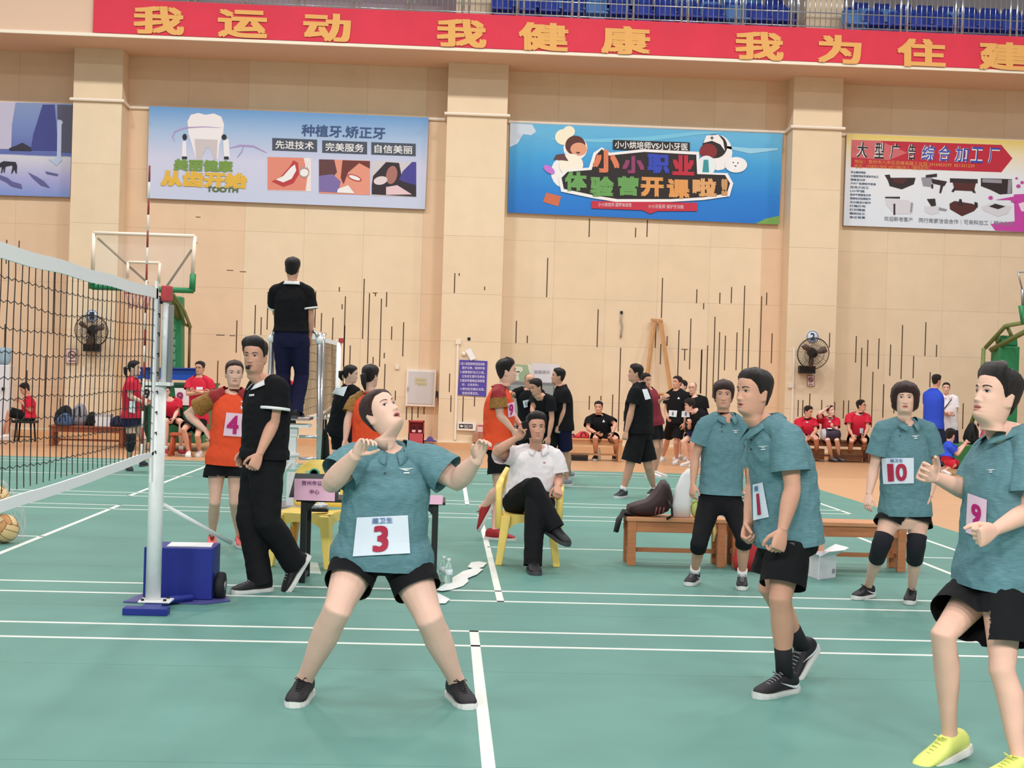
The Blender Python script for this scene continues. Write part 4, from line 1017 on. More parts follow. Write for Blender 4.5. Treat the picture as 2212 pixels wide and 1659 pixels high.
# machine-shop poster
bg = grad_mat('machine_bg', [(0, (222, 232, 246)), (.6, (232, 238, 246)), (.84, (238, 226, 190)), (1, (226, 202, 98))])
d3 = board('poster', 'white and yellow machinery advertisement with a red arrow heading', [(1829, 289), (2232, 305), (2228, 502), (1822, 487)], bg)
flat(d3, 'red_arrow', [([(1840, 302), (2163, 313), (2187, 342), (2163, 372), (1838, 361)], P_('arrow', (190, 40, 62))), ([(1840, 302), (1900, 304), (1960, 330), (1920, 346), (1838, 340)], P_('arrowglow', (206, 108, 112)))], YB, 2)
for i, (ch, a, b) in enumerate((('大', 1852, 1874), ('型', 1890, 1910), ('广', 1924, 1944), ('告', 1962, 1978), ('综', 1992, 2020), ('合', 2028, 2054), ('加', 2064, 2092), ('工', 2098, 2124), ('厂', 2136, 2160))):
    y = 306 + .045 * (a - 1850); c = rect(a, y, b, y + 34, .04); wt(d3, ch, [(p[0] - 1, p[1]) for p in c], YB - .008, WHT, .05, .12, 'character_edge'); wt(d3, ch, c, YB - .012, P_('ink2', (26, 28, 40)) if i < 4 else P_('blueink', (58, 76, 176)), .01, .12, 'character')
OR = P_('orange_text', (232, 150, 84))
wt(d3, '地址：贺州市八步区灵峰南路工业园 2416462039  821351239', rect(1846, 344, 2105, 353, .038), YB - .008, OR, .01); wt(d3, '电话：13387017070 18223802813（微信同号）', rect(1846, 354, 2008, 363, .03), YB - .008, OR, .01)
BLT = P_('bluetext', (70, 98, 130))
for i, (s, w) in enumerate((('专业雕刻喷绘', 32), ('大幅面喷绘写真制作加工', 60), ('精雕发光字', 31), ('户外广告牌制作安装', 54), ('亚克力加工', 39), ('UV平板', 30), ('各种不锈钢发光字', 43), ('铜牌标识标牌制作', 43), ('文化墙设计制作', 43), ('灯箱灯布', 32), ('打印精装', 31), ('雕刻加工', 31), ('会议背景', 31))):
    y = 369 + i * 8.1; wt(d3, s, rect(1838 - i * .25, y, 1838 + w, y + 5, .04), YB - .006, BLT, .01)
MD = P_('machine_dark', (52, 40, 44)); MGY = P_('machine_grey', (150, 150, 162)); ML = P_('machine_light', (214, 216, 226)); MR = P_('machine_brown', (84, 42, 42))
flat(d3, 'machine_picture', [([(1911, 378), (1922, 377), (1924, 384), (1978, 384), (1974, 398), (1948, 409), (1922, 402), (1918, 390)], MD), ([(1930, 386), (1960, 386), (1950, 398), (1930, 394)], MR)], YB, 3)
flat(d3, 'machine_picture', [([(1990, 384), (2014, 380), (2012, 404), (1994, 402)], MGY), ([(2000, 378), (2024, 375), (2024, 382), (2000, 384)], MD), ([(2012, 386), (2046, 392), (2040, 402), (2014, 396)], MD), ([(2012, 398), (2016, 398), (2016, 407), (2012, 407)], MD), ([(2032, 400), (2038, 400), (2033, 417), (2029, 417)], MD)], YB, 3)
flat(d3, 'machine_picture', [([(2052, 385), (2112, 387), (2112, 396), (2052, 394)], MD), ([(2058, 394), (2108, 396), (2104, 413), (2062, 411)], MR), ([(2060, 406), (2066, 406), (2060, 415), (2055, 414)], MD), ([(2098, 408), (2104, 408), (2108, 417), (2102, 416)], MD)], YB, 3)
flat(d3, 'machine_picture', [([(2119, 385), (2186, 387), (2186, 418), (2160, 420), (2140, 410), (2119, 402)], MD), ([(2122, 386), (2164, 388), (2164, 396), (2122, 394)], MGY), ([(2178, 388), (2186, 388), (2184, 418), (2176, 418)], MGY)], YB, 3)
flat(d3, 'machine_picture', [([(1912, 430), (1960, 432), (1974, 440), (1970, 462), (1932, 462), (1914, 442)], ML), ([(1912, 425), (1944, 425), (1944, 429), (1912, 428)], MD), ([(1930, 440), (1934, 440), (1934, 464), (1930, 464)], MD), ([(1968, 438), (1972, 438), (1970, 458), (1966, 458)], MGY)], YB, 3)
flat(d3, 'machine_picture', [([(1997, 446), (2030, 446), (2028, 460), (2012, 464), (1997, 458)], ML), ([(2002, 430), (2020, 429), (2022, 444), (2012, 446)], MD), ([(2028, 448), (2046, 452), (2044, 456), (2028, 454)], MGY)], YB, 3)
flat(d3, 'machine_picture', [([(2051, 440), (2062, 434), (2100, 440), (2113, 446), (2104, 456), (2078, 467), (2052, 452)], MR), ([(2072, 430), (2077, 430), (2080, 444), (2070, 444)], MD), ([(2105, 436), (2112, 438), (2112, 448), (2105, 446)], MD)], YB, 3)
flat(d3, 'machine_picture', [([(2120, 446), (2146, 438), (2186, 446), (2176, 462), (2156, 468), (2122, 454)], ML), ([(2136, 446), (2150, 440), (2172, 446), (2156, 452)], MD)], YB, 3)
wt(d3, '欢迎新老客户', rect(1910, 467, 1971, 477, .04), YB - .006, P_('greytext', (138, 140, 152)), .005); wt(d3, '同行商家洽谈合作｜可来料加工｜预约电询', rect(1985, 470, 2189, 481, .04), YB - .006, P_('greytext', (0, 0, 0)), .005)
MAG = P_('magenta', (200, 70, 168))
flat(d3, 'magenta_figures', [([(2190, 420), (2232, 418), (2232, 502), (2150, 498), (2140, 484), (2192, 478)], MAG), ([(2150, 432), (2192, 424), (2192, 432)], MAG), ([(2200, 440), (2232, 430), (2232, 460), (2206, 456)], P_('pinkwhite', (238, 214, 236)))] + [(ell(x, y, r, r * .8, 8), MAG) for x, y, r in ((2200, 402, 5), (2196, 385, 3), (2208, 394, 4), (2140, 427, 5), (2190, 432, 7))], YB, 3)
# snow-scene poster at the far left
bg = grad_mat('dusk_bg', [(0, (118, 146, 212)), (.2, (170, 170, 220)), (.44, (212, 212, 222)), (.455, (92, 106, 176)), (.8, (120, 140, 196)), (1, (132, 150, 196))], mirror_noise=.03)
d4 = board('poster', 'blue winter scene poster with a dark grazing horse', [(-90, 218), (157, 224), (151, 426), (-90, 419)], bg)
flat(d4, 'mist', [([(-90, 218), (34, 221), (26, 268), (24, 322), (-90, 320)], P_('mist', (196, 192, 218))), ([(92, 226), (118, 226), (126, 326), (66, 325), (72, 290)], P_('indigo', (66, 72, 142))), ([(124, 226), (157, 227), (155, 330), (124, 328)], P_('duskgrey', (84, 84, 108)))], YB, 2)
flat(d4, 'white_column', [([(124, 258), (132, 259), (136, 264), (133, 270), (132, 336), (134, 346), (122, 358), (112, 350), (104, 344), (118, 344), (123, 336)], P_('colwhite', (184, 198, 228)))], YB, 6)
flat(d4, 'hill', [([(20, 320), (36, 314), (48, 308), (66, 318), (68, 326), (20, 325)], P_('hilld', (54, 50, 66)))], YB, 6)
HB_ = P_('horse', (46, 44, 56)); flat(d4, 'horse_picture', [([(0, 352), (8, 348), (34, 350), (37, 358), (36, 375), (34, 375), (31, 366), (26, 375), (24, 375), (27, 362), (26, 357), (12, 360), (10, 373), (8, 373), (8, 362), (4, 374), (2, 374), (4, 360), (-4, 364)], HB_), ([(0, 378), (16, 384), (26, 392), (46, 398), (48, 408), (24, 402), (14, 394), (-10, 382)], P_('shade_print', (98, 96, 152))), ([(60, 372), (80, 382), (96, 392), (108, 406), (88, 400), (70, 384)], P_('shade_print', (0, 0, 0))), ([(98, 370), (126, 376), (124, 380), (100, 375)], P_('shade_print', (0, 0, 0)))], YB, 5)
# ================================================================ court furniture
PWHITE = mat('post_white', (242, 243, 243), .4, noise_amt=.04, nscale=14); NETB = mat('net_black', (36, 32, 34), .8); TAPE = mat('tape_white', (242, 242, 246), .6, bump=.1, bscale=30)
BLUEP = mat('paint_blue', (32, 46, 140), .45); RUB = mat('rubber_black', (30, 30, 34), .7); REDC = mat('cap_red', (190, 62, 72), .5); GREYM = mat('metal_grey', (150, 154, 158), .35, metal=.6)
CHROME = mat('tube_chrome', (214, 214, 216), .2, metal=.85); BLACKP = mat('plastic_black', (26, 26, 30), .5); PAPER = mat('paper_white', (240, 240, 242), .7)
def vnet(name, label, X, Ya, Yb, z0, z1, cord, band=.065, step=.1, seed=0, r=.0023, tapes=(TAPE, TAPE)):
    t = thing(name, label, 'net', (X, Yb, 0))
    ph = lambda y, z: X + .012 * noise.noise(Vector((y * .9 + seed, z * 1.2, 0)))
    m = MB(); ny = int((Yb - Ya) / step)
    for i in range(ny + 1):
        y = Yb - i * step
        m.tube([Vector((ph(y, z), y + .010 * noise.noise(Vector((y * 3, z * 5, seed))), z)) for z in np.linspace(z0, z1, 13)], r, 4, cap=False)
    nz = int(round((z1 - z0) / step))
    for j in range(1, nz):
        z = z0 + j * step; pts = []
        for i in range(ny * 2 + 1):
            y = Yb - i * step / 2
            sag = -.012 * (i % 2) + .022 * noise.noise(Vector((y * 1.3, j * 2.1, seed))) + .02 * noise.noise(Vector((y * .5, j * .3, seed + 5)))
            pts.append(Vector((ph(y, z), y, z + sag)))
        m.tube(pts, r, 4, cap=False)
    o = m.build('mesh_netting', cord, t); o['kind'] = 'stuff'
    def tape(nm, zc, h, mt, sagk):
        ys_ = np.linspace(Yb + .02, Ya, 40); q = []
        for k, y in enumerate(ys_):
            zz = zc - sagk * math.sin(math.pi * k / 39) + .006 * noise.noise(Vector((y * 2, zc, 1)))
            pin = min(1, .35 + k * .22) if sagk else 1
            q.append([Vector((X - .006, y, zz - h * pin / 2)), Vector((X + .006, y, zz - h * pin / 2)), Vector((X + .006, y, zz + h * pin / 2)), Vector((X - .006, y, zz + h * pin / 2))])
        mm = MB(); mm.loft(q, True, 0, False); mm.build(nm, mt, t)
    tape('top_tape', z1 + .0, band, tapes[0], 0); tape('bottom_tape', z0, .05, tapes[1], .05)
    m = MB(); m.box((X, Yb - .02, (z0 + z1) / 2 - .05), (.012, .05, z1 - z0 + .26)); m.build('side_band', tapes[0], t)
    return t
XN = -1.825
n1 = vnet('volleyball_net', 'black volleyball net with white tapes beside the foreground post', XN, 3.0, 8.95, 1.0, 2.0, NETB)
ant = MB(); ant2 = MB()
for i in range(18):
    (ant if i % 2 == 0 else ant2).cyl((XN - .02, 8.72, .97 + i * .1), (XN - .02, 8.72, 1.07 + i * .1), .0065, n=8)
ant.build('antenna', mat('antenna_white', (236, 226, 218), .4), n1); ant2.build('antenna', mat('antenna_red', (150, 60, 54), .4), n1)
m = MB()
for z in (1.0, 1.12, 1.25, 1.38, 1.5, 1.62, 1.75, 1.87, 1.98): m.tube([(XN, 8.95, z), (XN + .005, 9.02, z + .01), (XN, 9.05, z - .012)], .004, 5)
m.build('lashing', NETB, n1)
YPST = 9.09; XPT = XN + .0
pst = thing('net_post', 'white volleyball net post on a blue weighted base, foreground', 'post', (XPT, YPST, 0))
m = MB(); m.cyl((XPT, YPST, .05), (XPT, YPST, 1.42), .048, n=20); m.build('post_tube', PWHITE, pst)
m = MB(); m.box((XPT, YPST, 1.435), (.16, .13, .022)); m.build('collar', PWHITE, pst)
m = MB(); m.cyl((XPT + .028, YPST, 1.44), (XPT + .028, YPST, 1.98), .021, n=14); m.build('sliding_tube', mat('tube_bright', (232, 232, 234), .25), pst)
m = MB(); m.box((XPT + .064, YPST + .01, 1.68), (.022, .05, .52)); m.box((XPT - .028, YPST, 1.70), (.045, .06, .56)); m.build('guide_rail', GREYM, pst)
m = MB(); m.box((XPT + .035, YPST - .01, 2.01), (.062, .075, .10)); m.build('end_cap', REDC, pst, bevel=.008)
m = MB(); m.tube([(XPT - .05, YPST, 1.93), (XPT - .02, YPST + .01, 1.96), (XPT + .03, YPST, 1.95)], .012, 6); m.build('pulley', BLACKP, pst)
m = MB(); m.box((XPT + .02, YPST, .052), (.20, .15, .012)); m.build('base_plate', PWHITE, pst, bevel=.003)
m = MB()
for dx, dy in ((-.055, -.055), (.085, -.055), (-.055, .055), (.085, .055)): m.cyl((XPT + dx, YPST + dy, .058), (XPT + dx, YPST + dy, .070), .011, n=6)
o = m.build('bolt', BLACKP, pst); o['kind'] = 'stuff'
m = MB(); m.box((XPT + .005, YPST - .22, .0225), (.275, .10, .045)); m.build('base_bar', BLUEP, pst, bevel=.004)
m = MB(); m.box((XPT + .02, YPST + .02, .021), (.115, .42, .042)); m.tube([(XPT + .06, YPST + .12, .035), (XPT + .20, YPST + .26, .035)], .026, 6); m.build('base_beam', BLUEP, pst, bevel=.003)
xa, xb = -1.955, -1.505
m = MB(); m.bbox((xa, 9.40, .012), (xb, 9.72, .352)); m.build('weight_box', BLUEP, pst, bevel=.006)
m = MB(); m.prism([(xa - .10, 9.28, .0025), (xb - .02, 9.28, .0025), (xb + .12, 9.42, .0025), (xb + .05, 9.66, .0025), (xa - .05, 9.62, .0025)], (0, 0, .008)); m.build('ground_plate', mat('plate_violet', (84, 84, 150), .5), pst)
m = MB(); m.lathe((xb + .012, 9.52, .09), [(.02, 0), (.085, .0), (.092, .015), (.092, .04), (.085, .055), (.02, .055)], 20, axis=(1, 0, 0)); wo = m.build('wheel', RUB, pst)
m = MB(); m.lathe((xb + .055, 9.52, .09), [(.001, 0), (.035, 0), (.030, .022), (.001, .022)], 14, axis=(1, 0, 0)); sub(wo, m, 'hub', GREYM)
m = MB(); m.cyl((XPT + .045, YPST + .03, .66), (XPT + .40, 9.66, .36), .014, n=8); m.build('brace', PWHITE, pst)
m = MB(); m.prism([(xa + .14, 9.44, .3535), (xb - .02, 9.46, .3535), (xb - .04, 9.68, .3535), (xa + .13, 9.66, .3535)], (0, 0, .004)); solo(m.build('paper_sheet', PAPER, None, (0, 0, 0)), 'white paper sheet lying on the blue weight box', 'paper')
# second net, on the court near the wall
n2 = vnet('volleyball_net', 'pale netting of the distant court behind the steel stand', -1.80, 17.5, 23.2, .95, 2.0, mat('net_tan', (150, 120, 92), .8), seed=9, r=.004, step=.12)
for y in (23.35,):
    p2 = thing('net_post', 'white net post with red cap near the far wall', 'post', (-1.78, y, 0))
    m = MB(); m.cyl((-1.78, y, .03), (-1.78, y, 2.02), .045, n=12); m.build('post_tube', PWHITE, p2)
    m = MB(); m.box((-1.74, y, 2.05), (.08, .08, .08)); m.build('end_cap', REDC, p2)
    m = MB(); m.box((-1.78, y, .025), (.35, .35, .05)); m.build('base_plate', BLUEP, p2)
# referee stand: tubular steel with a high platform
YS = 15.75; xs0 = AT(632, 900, YS).x; zp = AT(640, 900, YS - .1).z
st = thing('referee_stand', 'tubular steel referee stand with raised platform and curved handrails', 'stand', (xs0, YS, 0))
m = MB(); m.box((xs0, YS, zp - .02), (.42, .46, .035)); m.build('platform', CHROME, st, bevel=.006)
m = MB(); m.box((xs0, YS - .02, zp - .10), (.40, .40, .03)); m.build('platform_brace', PWHITE, st)
for dx in (-.24, .28):
    m = MB(); top = AT(632, 722, YS).z
    sg = 1 if dx > 0 else -1
    for k, (oy, of) in enumerate(((-.12, 0), (.16, .06))):
        m.tube([(xs0 + dx + sg * .05 * (k == 0), YS + oy - .10, .0), (xs0 + dx + sg * .02, YS + oy, zp), (xs0 + dx + of * sg * .3, YS + oy, top - .06), (xs0 + dx + of * .3 * sg, YS + oy + .06, top), (xs0 + dx + of * .3 * sg, YS + oy + .22, top + .02)], .024, 8)
    m.build('upright', CHROME, st)
    m = MB(); m.tube([(xs0 + dx, YS - .12, top - .07), (xs0 + dx - sg * .03, YS - .16, top + .02), (xs0 + dx - sg * .10, YS - .1, top + .05), (xs0 + dx - sg * .13, YS + .1, top)], .022, 8); m.build('handrail', CHROME, st)
    m = MB(); m.ball((xs0 + dx, YS - .13, top - .06), .045, 10, 8); m.build('joint', PWHITE, st)
m = MB(); m.box((xs0 + .02, YS - .1, zp - .35), (.085, .085, .46)); m.box((xs0 + .02, YS - .1, zp - .17), (.11, .11, .10)); m.box((xs0 + .02, YS - .1, .22), (.10, .10, .40)); m.build('pillar_jack', PWHITE, st, bevel=.005)
m = MB(); m.tube([(xs0 - .11, YS - .16, zp - .42), (xs0 + .10, YS - .16, zp - .42)], .022, 8); m.tube([(xs0 + .02, YS - .16, zp - .50), (xs0 - .06, YS - .2, zp - .6), (xs0 - .11, YS - .2, zp - .66)], .015, 6); m.build('crank_handle', PWHITE, st)
for z in (.28, .58, .82):
    m = MB(); m.cyl((xs0 + .10, YS - .2, z), (xs0 + .30, YS - .2, z), .018, n=8); m.build('rung', CHROME, st)
m = MB(); m.box((xs0, YS, .03), (.78, .62, .05)); m.build('base_frame', GREYM, st)
# ---- basketball stands
GRN = mat('pad_green', (42, 128, 82), .5); GRND = mat('steel_green', (84, 122, 70), .5); FRW = mat('frame_white', (240, 222, 206), .45); BLUEB = mat('board_blue', (34, 82, 184), .5)
Yb_ = 25.3
hp_ = thing('basketball_stand', 'green basketball stand with clear backboard behind the foreground net', 'basketball hoop', tuple(G(385, 962)))
def frame_bar(m, a, b, w, Y): m.tube([AT(a[0], a[1], Y), AT(b[0], b[1], Y)], w, 6)
m = MB()
for a, b in (((203, 503), (421, 510)), ((203, 503), (200, 590)), ((421, 510), (416, 595))): frame_bar(m, a, b, .035, Yb_)
for a, b in (((277, 566), (345, 568)), ((277, 566), (275, 600)), ((345, 568), (343, 612))): frame_bar(m, a, b, .026, Yb_)
m.build('backboard_frame', FRW, hp_)
m = MB(); m.prism([AT(x, y, Yb_ + .02) for x, y in ((203, 505), (421, 511), (416, 628), (200, 622))], (0, .008, 0)); 
gl = mat('backboard_clear', (236, 238, 240), .08, alpha=.10); m.build('backboard_panel', gl, hp_)
m = MB()
for a, b in (((200, 590), (199, 624)), ((199, 620), (418, 628)), ((417, 592), (415, 630))): frame_bar(m, a, b, .055, Yb_ - .02)
m.build('edge_pad', GRN, hp_)
m = MB()
for a, b in (((211, 514), (320, 612)), ((414, 540), (358, 622))): m.tube([AT(a[0], a[1], Yb_ + .1), AT(b[0], b[1], Yb_ + .45)], .022, 6)
m.tube([AT(417, 532, Yb_ + .1), AT(425, 524, Yb_ + .15)], .02, 6); m.build('stay', mat('steel_olive', (130, 108, 74), .5), hp_)
c = AT(300, 634, Yb_ - .45); m = MB(); m.tube([c + Vector((.225 * math.cos(t), .225 * math.sin(t), 0)) for t in np.linspace(0, 2 * math.pi, 25)], .011, 6); m.box(c + Vector((0, .30, 0)), (.12, .24, .05)); m.build('rim', mat('rim_orange', (196, 96, 60), .5), hp_)
m = MB()
for i in range(12):
    a = 2 * math.pi * i / 12
    for s in (1, -1):
        m.tube([c + Vector((.225 * math.cos(a), .225 * math.sin(a), 0)), c + Vector((.19 * math.cos(a + s * .26), .19 * math.sin(a + s * .26), -.13)), c + Vector((.15 * math.cos(a + s * .5), .15 * math.sin(a + s * .5), -.27))], .005, 4)
o = m.build('hoop_net', mat('hoop_cord', (206, 150, 160), .7), hp_); o['kind'] = 'stuff'
Yc_ = 27.4
m = MB(); m.prism([AT(x, y, Yc_) for x, y in ((352, 640), (392, 640), (392, 800), (352, 800))], (0, .35, 0)); m.build('column_pad', GRN, hp_, bevel=.03)
m = MB(); m.tube([AT(350, 628, Yb_ + .4), AT(372, 640, 26.6), AT(385, 690, Yc_ + .1)], .07, 4); m.tube([AT(372, 632, Yb_ + .5), AT(398, 672, 26.9), AT(410, 703, Yc_ + .5)], .035, 4); m.tube([AT(384, 655, 26.8), AT(398, 700, Yc_ + .3), AT(412, 706, Yc_ + .6)], .035, 4); m.build('boom_arm', mat('steel_olive_green', (120, 136, 82), .5), hp_)
m = MB(); m.tube([AT(410, 705, Yc_ + .6), AT(408, 800, Yc_ + .6)], .028, 6); m.build('rear_strut', mat('steel_olive', (0, 0, 0)), hp_)
for i, ch in enumerate('体育健身器材'):
    cs = rect(366, 700 + i * 16, 380, 713 + i * 16); v, fs = glyphs(ch, .02); m = MB(); m.add([AT(*bil(cs, u, w), Yc_ - .006 - q) for u, w, q in v], fs); m.build('character', mat('pale_green_print', (120, 176, 140), .6), hp_)
m = MB(); m.prism([AT(x, y, 26.0) for x, y in ((306, 828), (442, 830), (438, 958), (300, 955))], (0, 1.6, 0)); m.build('base_box', mat('base_green', (36, 110, 72), .5), hp_, bevel=.02)
m = MB(); m.prism([AT(x, y, 25.96) for x, y in ((296, 826), (444, 829), (444, 834), (296, 831))], (0, 1.65, 0)); m.build('base_lid', mat('base_dark_green', (36, 84, 66), .5), hp_)
bl = thing('side_board', 'blue advertising board standing on the green basketball base', 'board', tuple((AT(298, 826, 26.4) + AT(444, 829, 26.4)) / 2))
m = MB(); m.prism([AT(x, y, 26.4) for x, y in ((298, 795), (430, 797), (430, 822), (297, 819))], (0, .05, 0)); m.build('panel', BLUEB, bl); m = MB(); [m.prism([AT(x, 818, 26.4), AT(x + 8, 818, 26.4), Vector((AT(x + 8, 818, 26.4).x, 26.4, AT(x, 826, 25.96).z + .012)), Vector((AT(x, 818, 26.4).x, 26.4, AT(x, 826, 25.96).z + .012))], (0, .05, 0)) for x in (304, 360, 415)]; o = m.build('foot', BLACKP, bl); o['kind'] = 'stuff'
m = MB(); m.tube([AT(298, 795, 26.38), AT(430, 797, 26.38)], .02, 6); m.build('edge', mat('board_blue_dark', (30, 56, 140), .5), bl)
# number placards of the scorers
for lab, cs, tx, tcol in (('white flip card with a dark red 9 leaning on the green base', [(377, 838), (417, 839), (415, 876), (381, 875)], [(382, 847), (396, 847), (395, 868), (381, 868)], mat('maroon_print', (158, 52, 104), .6)), ('white flip card with a black 9 left of the post', [(303, 836), (330, 837), (330, 872), (304, 871)], [(311, 840), (324, 840), (323, 862), (310, 862)], mat('black_print', (34, 34, 38), .6))):
    Y = 25.6; p = [AT(x, y, Y) for x, y in cs]; t = thing('score_card', lab, 'score card', tuple((p[2] + p[3]) / 2))
    m = MB(); m.prism(p, (0, .01, 0)); m.build('card', PAPER, t); m = MB(); m.prism([p[3] + Vector((0, .02, 0)), p[2] + Vector((0, .02, 0)), p[2] + Vector((0, .3, -.02)), p[3] + Vector((0, .3, -.02))], (0, 0, -.01)); m.prism([p[3] + Vector((.02, .3, 0)), p[3] + Vector((.06, .3, 0)), Vector((p[3].x + .06, p[3].y + .3, 0)), Vector((p[3].x + .02, p[3].y + .3, 0))], (0, .03, 0)); m.build('easel', BLACKP, t)
    v, fs = glyphs('9', .03); m = MB(); m.add([AT(*bil(tx, u, w), Y - .006 - q) for u, w, q in v], fs); m.build('numeral', tcol, t)
# right-hand basketball stand, cut by the frame
Yr = 28.0
hr_ = thing('basketball_stand', 'green basketball stand cut off by the right edge of the picture', 'basketball hoop', tuple(G(2130, 1012)))
OLV = mat('steel_olive_green', (0, 0, 0))
m = MB(); m.tube([AT(2128, 752, Yr), AT(2172, 704, Yr - .3), AT(2250, 690, Yr - 1.6)], (.05, .05, .05), 4); m.tube([AT(2140, 756, Yr), AT(2215, 716, Yr - .8), AT(2260, 708, Yr - 1.6)], .06, 4); m.tube([AT(2150, 730, Yr - .1), AT(2160, 744, Yr - .1)], .04, 4); m.tube([AT(2176, 706, Yr - .3), AT(2186, 728, Yr - .3)], .04, 4); m.build('boom_arm', OLV, hr_)
m = MB(); m.tube([AT(2125, 752, Yr + .3), AT(2118, 862, Yr + .3), AT(2096, 920, Yr + .3)], .045, 6); m.tube([AT(2148, 758, Yr + .2), AT(2156, 790, Yr + .2), AT(2152, 862, Yr + .2)], .05, 6); m.build('rear_strut', OLV, hr_)
m = MB(); m.prism([AT(x, y, Yr - .2) for x, y in ((2164, 724), (2198, 726), (2200, 748), (2164, 748))], (0, .35, 0)); m.prism([AT(x, y, Yr - .25) for x, y in ((2159, 747), (2204, 748), (2196, 960), (2150, 958))], (0, .45, 0)); m.build('column_pad', GRN, hr_, bevel=.03)
m = MB(); m.prism([AT(x, y, Yr - 1.0) for x, y in ((2062, 960), (2300, 968), (2300, 1022), (2062, 1004))], (0, 1.6, 0)); m.build('base_box', mat('base_green_light', (52, 116, 66), .5), hr_, bevel=.03)
m = MB()
for a, b in (((2199, 588), (2420, 582)), ((2199, 588), (2208, 625))): m.tube([AT(a[0], a[1], 25.6), AT(b[0], b[1], 25.6)], .016, 6)
m.tube([AT(2208, 625, 25.55), AT(2210, 662, 25.55)], .03, 6); m.build('backboard_frame', GREYM, hr_)
m = MB(); m.tube([AT(2206, 660, 25.5), AT(2208, 694, 25.5), AT(2420, 700, 25.5)], .06, 6); m.build('edge_pad', GRN, hr_)
# ---- wall fittings
def wall_fan(label, cx, cy, rpx, Yw, num, label2, dsk):
    Y = Yw - .42; c = AT(cx, cy, Y); r = rpx * Y / F
    t = thing('wall_fan', label, 'fan', (c.x, Yw, c.z)); tilt = Matrix.Rotation(math.radians(12), 3, 'X')
    P = lambda x, y, z: c + tilt @ Vector((x, y, z))
    m = MB()
    for k in range(40):
        a = 2 * math.pi * k / 40
        m.tube([P(q * math.cos(a), yy, q * math.sin(a)) for q, yy in ((.12 * r, -.10), (.6 * r, -.085), (.93 * r, -.03), (r, .02), (.93 * r, .07), (.55 * r, .11), (.2 * r, .12))], .0032, 4, cap=False)
    for q, yy in ((r, .02), (.97 * r, -.01), (.6 * r, -.088), (.14 * r, -.10)): m.tube([P(q * math.cos(a), yy, q * math.sin(a)) for a in np.linspace(0, 2 * math.pi, 33)], .009 if q == r else .005, 5)
    m.build('guard', mat('fan_black', (44, 36, 36), .5), t)
    for k in range(3):
        a0 = 2 * math.pi * k / 3 + .4; m = MB(); up = []
        for i in range(7):
            s = i / 6; rr = r * (.16 + .72 * s); wd = .55 * (.55 + .6 * math.sin(math.pi * min(1, s * .8 + .15)))
            up.append([P(rr * math.cos(a0 - wd * .5), -.035, rr * math.sin(a0 - wd * .5)), P(rr * math.cos(a0 + wd * .5), .03, rr * math.sin(a0 + wd * .5)), P(rr * math.cos(a0 + wd * .5), .036, rr * math.sin(a0 + wd * .5)), P(rr * math.cos(a0 - wd * .5), -.029, rr * math.sin(a0 - wd * .5))])
        m.loft(up, True, 0, True); m.build('blade', mat('fan_blade', (120, 100, 90), .4), t)
    m = MB(); m.lathe(P(0, -.06, 0), [(.01, -.03), (.07, -.02), (.075, .05), (.10, .08), (.10, .28), (.05, .34)], 16, axis=tilt @ Vector((0, 1, 0))); m.build('motor', BLACKP, t)
    m = MB(); m.tube([P(0, .2, 0), c + Vector((0, .25, -.25)), c + Vector((-.02, .32, -.36)), Vector((c.x, Yw - .03, c.z - .34))], .035, 6); m.box((c.x - .05, Yw - .10, c.z - .34), (.34, .16, .16)); m.build('bracket', BLACKP, t)
    d = AT(dsk[0], dsk[1], Yw - .015); s = thing('number_disc', label2, 'sign', tuple(d)); rd = dsk[2] * Yw / F
    m = MB(); m.lathe(d, [(.001, -.0), (rd, 0), (rd, .012), (.001, .012)], 24, axis=(0, -1, 0)); m.build('disc', mat('disc_white', (222, 232, 244), .5), s)
    m = MB(); m.tube([d + Vector((rd * .93 * math.cos(a), -.014, rd * .93 * math.sin(a))) for a in np.linspace(0, 2 * math.pi, 25)], .008, 4); m.build('ring', mat('disc_blue', (120, 150, 190), .5), s)
    v, fs = glyphs(num, .02); m = MB(); m.add([d + Vector(((u - .5) * rd * .8, -.018, (w - .5) * rd * 1.25)) + Vector((0, -q, 0)) for u, w, q in v], fs); m.build('numeral', mat('ink_blue', (46, 62, 96), .5), s)
wall_fan('black wall fan seen through the volleyball net', 197, 715, 35, YP, '1', 'round white number disc above the fan behind the net', (199, 682, 13))
wall_fan('black wall fan on the pillar above the no smoking sign', 1757, 764, 35, YP, '2', 'round white disc reading 2 above the black fan', (1755, 727, 13))
def plate(name, label, cat, c, Y, mt, th=.02, parts=()):
    p = [AT(x, y, Y) for x, y in c]; t = thing(name, label, cat, tuple((p[2] + p[3]) / 2)); m = MB(); m.prism(p, (0, th, 0)); m.build('panel', mt, t)
    for nm, polys in parts:
        if isinstance(polys, str): pass
        else: flat(t, nm, polys, Y, 2)
    return t
RS = P_('signred', (150, 92, 92)); SWH = P_('signwhite', (232, 214, 206))
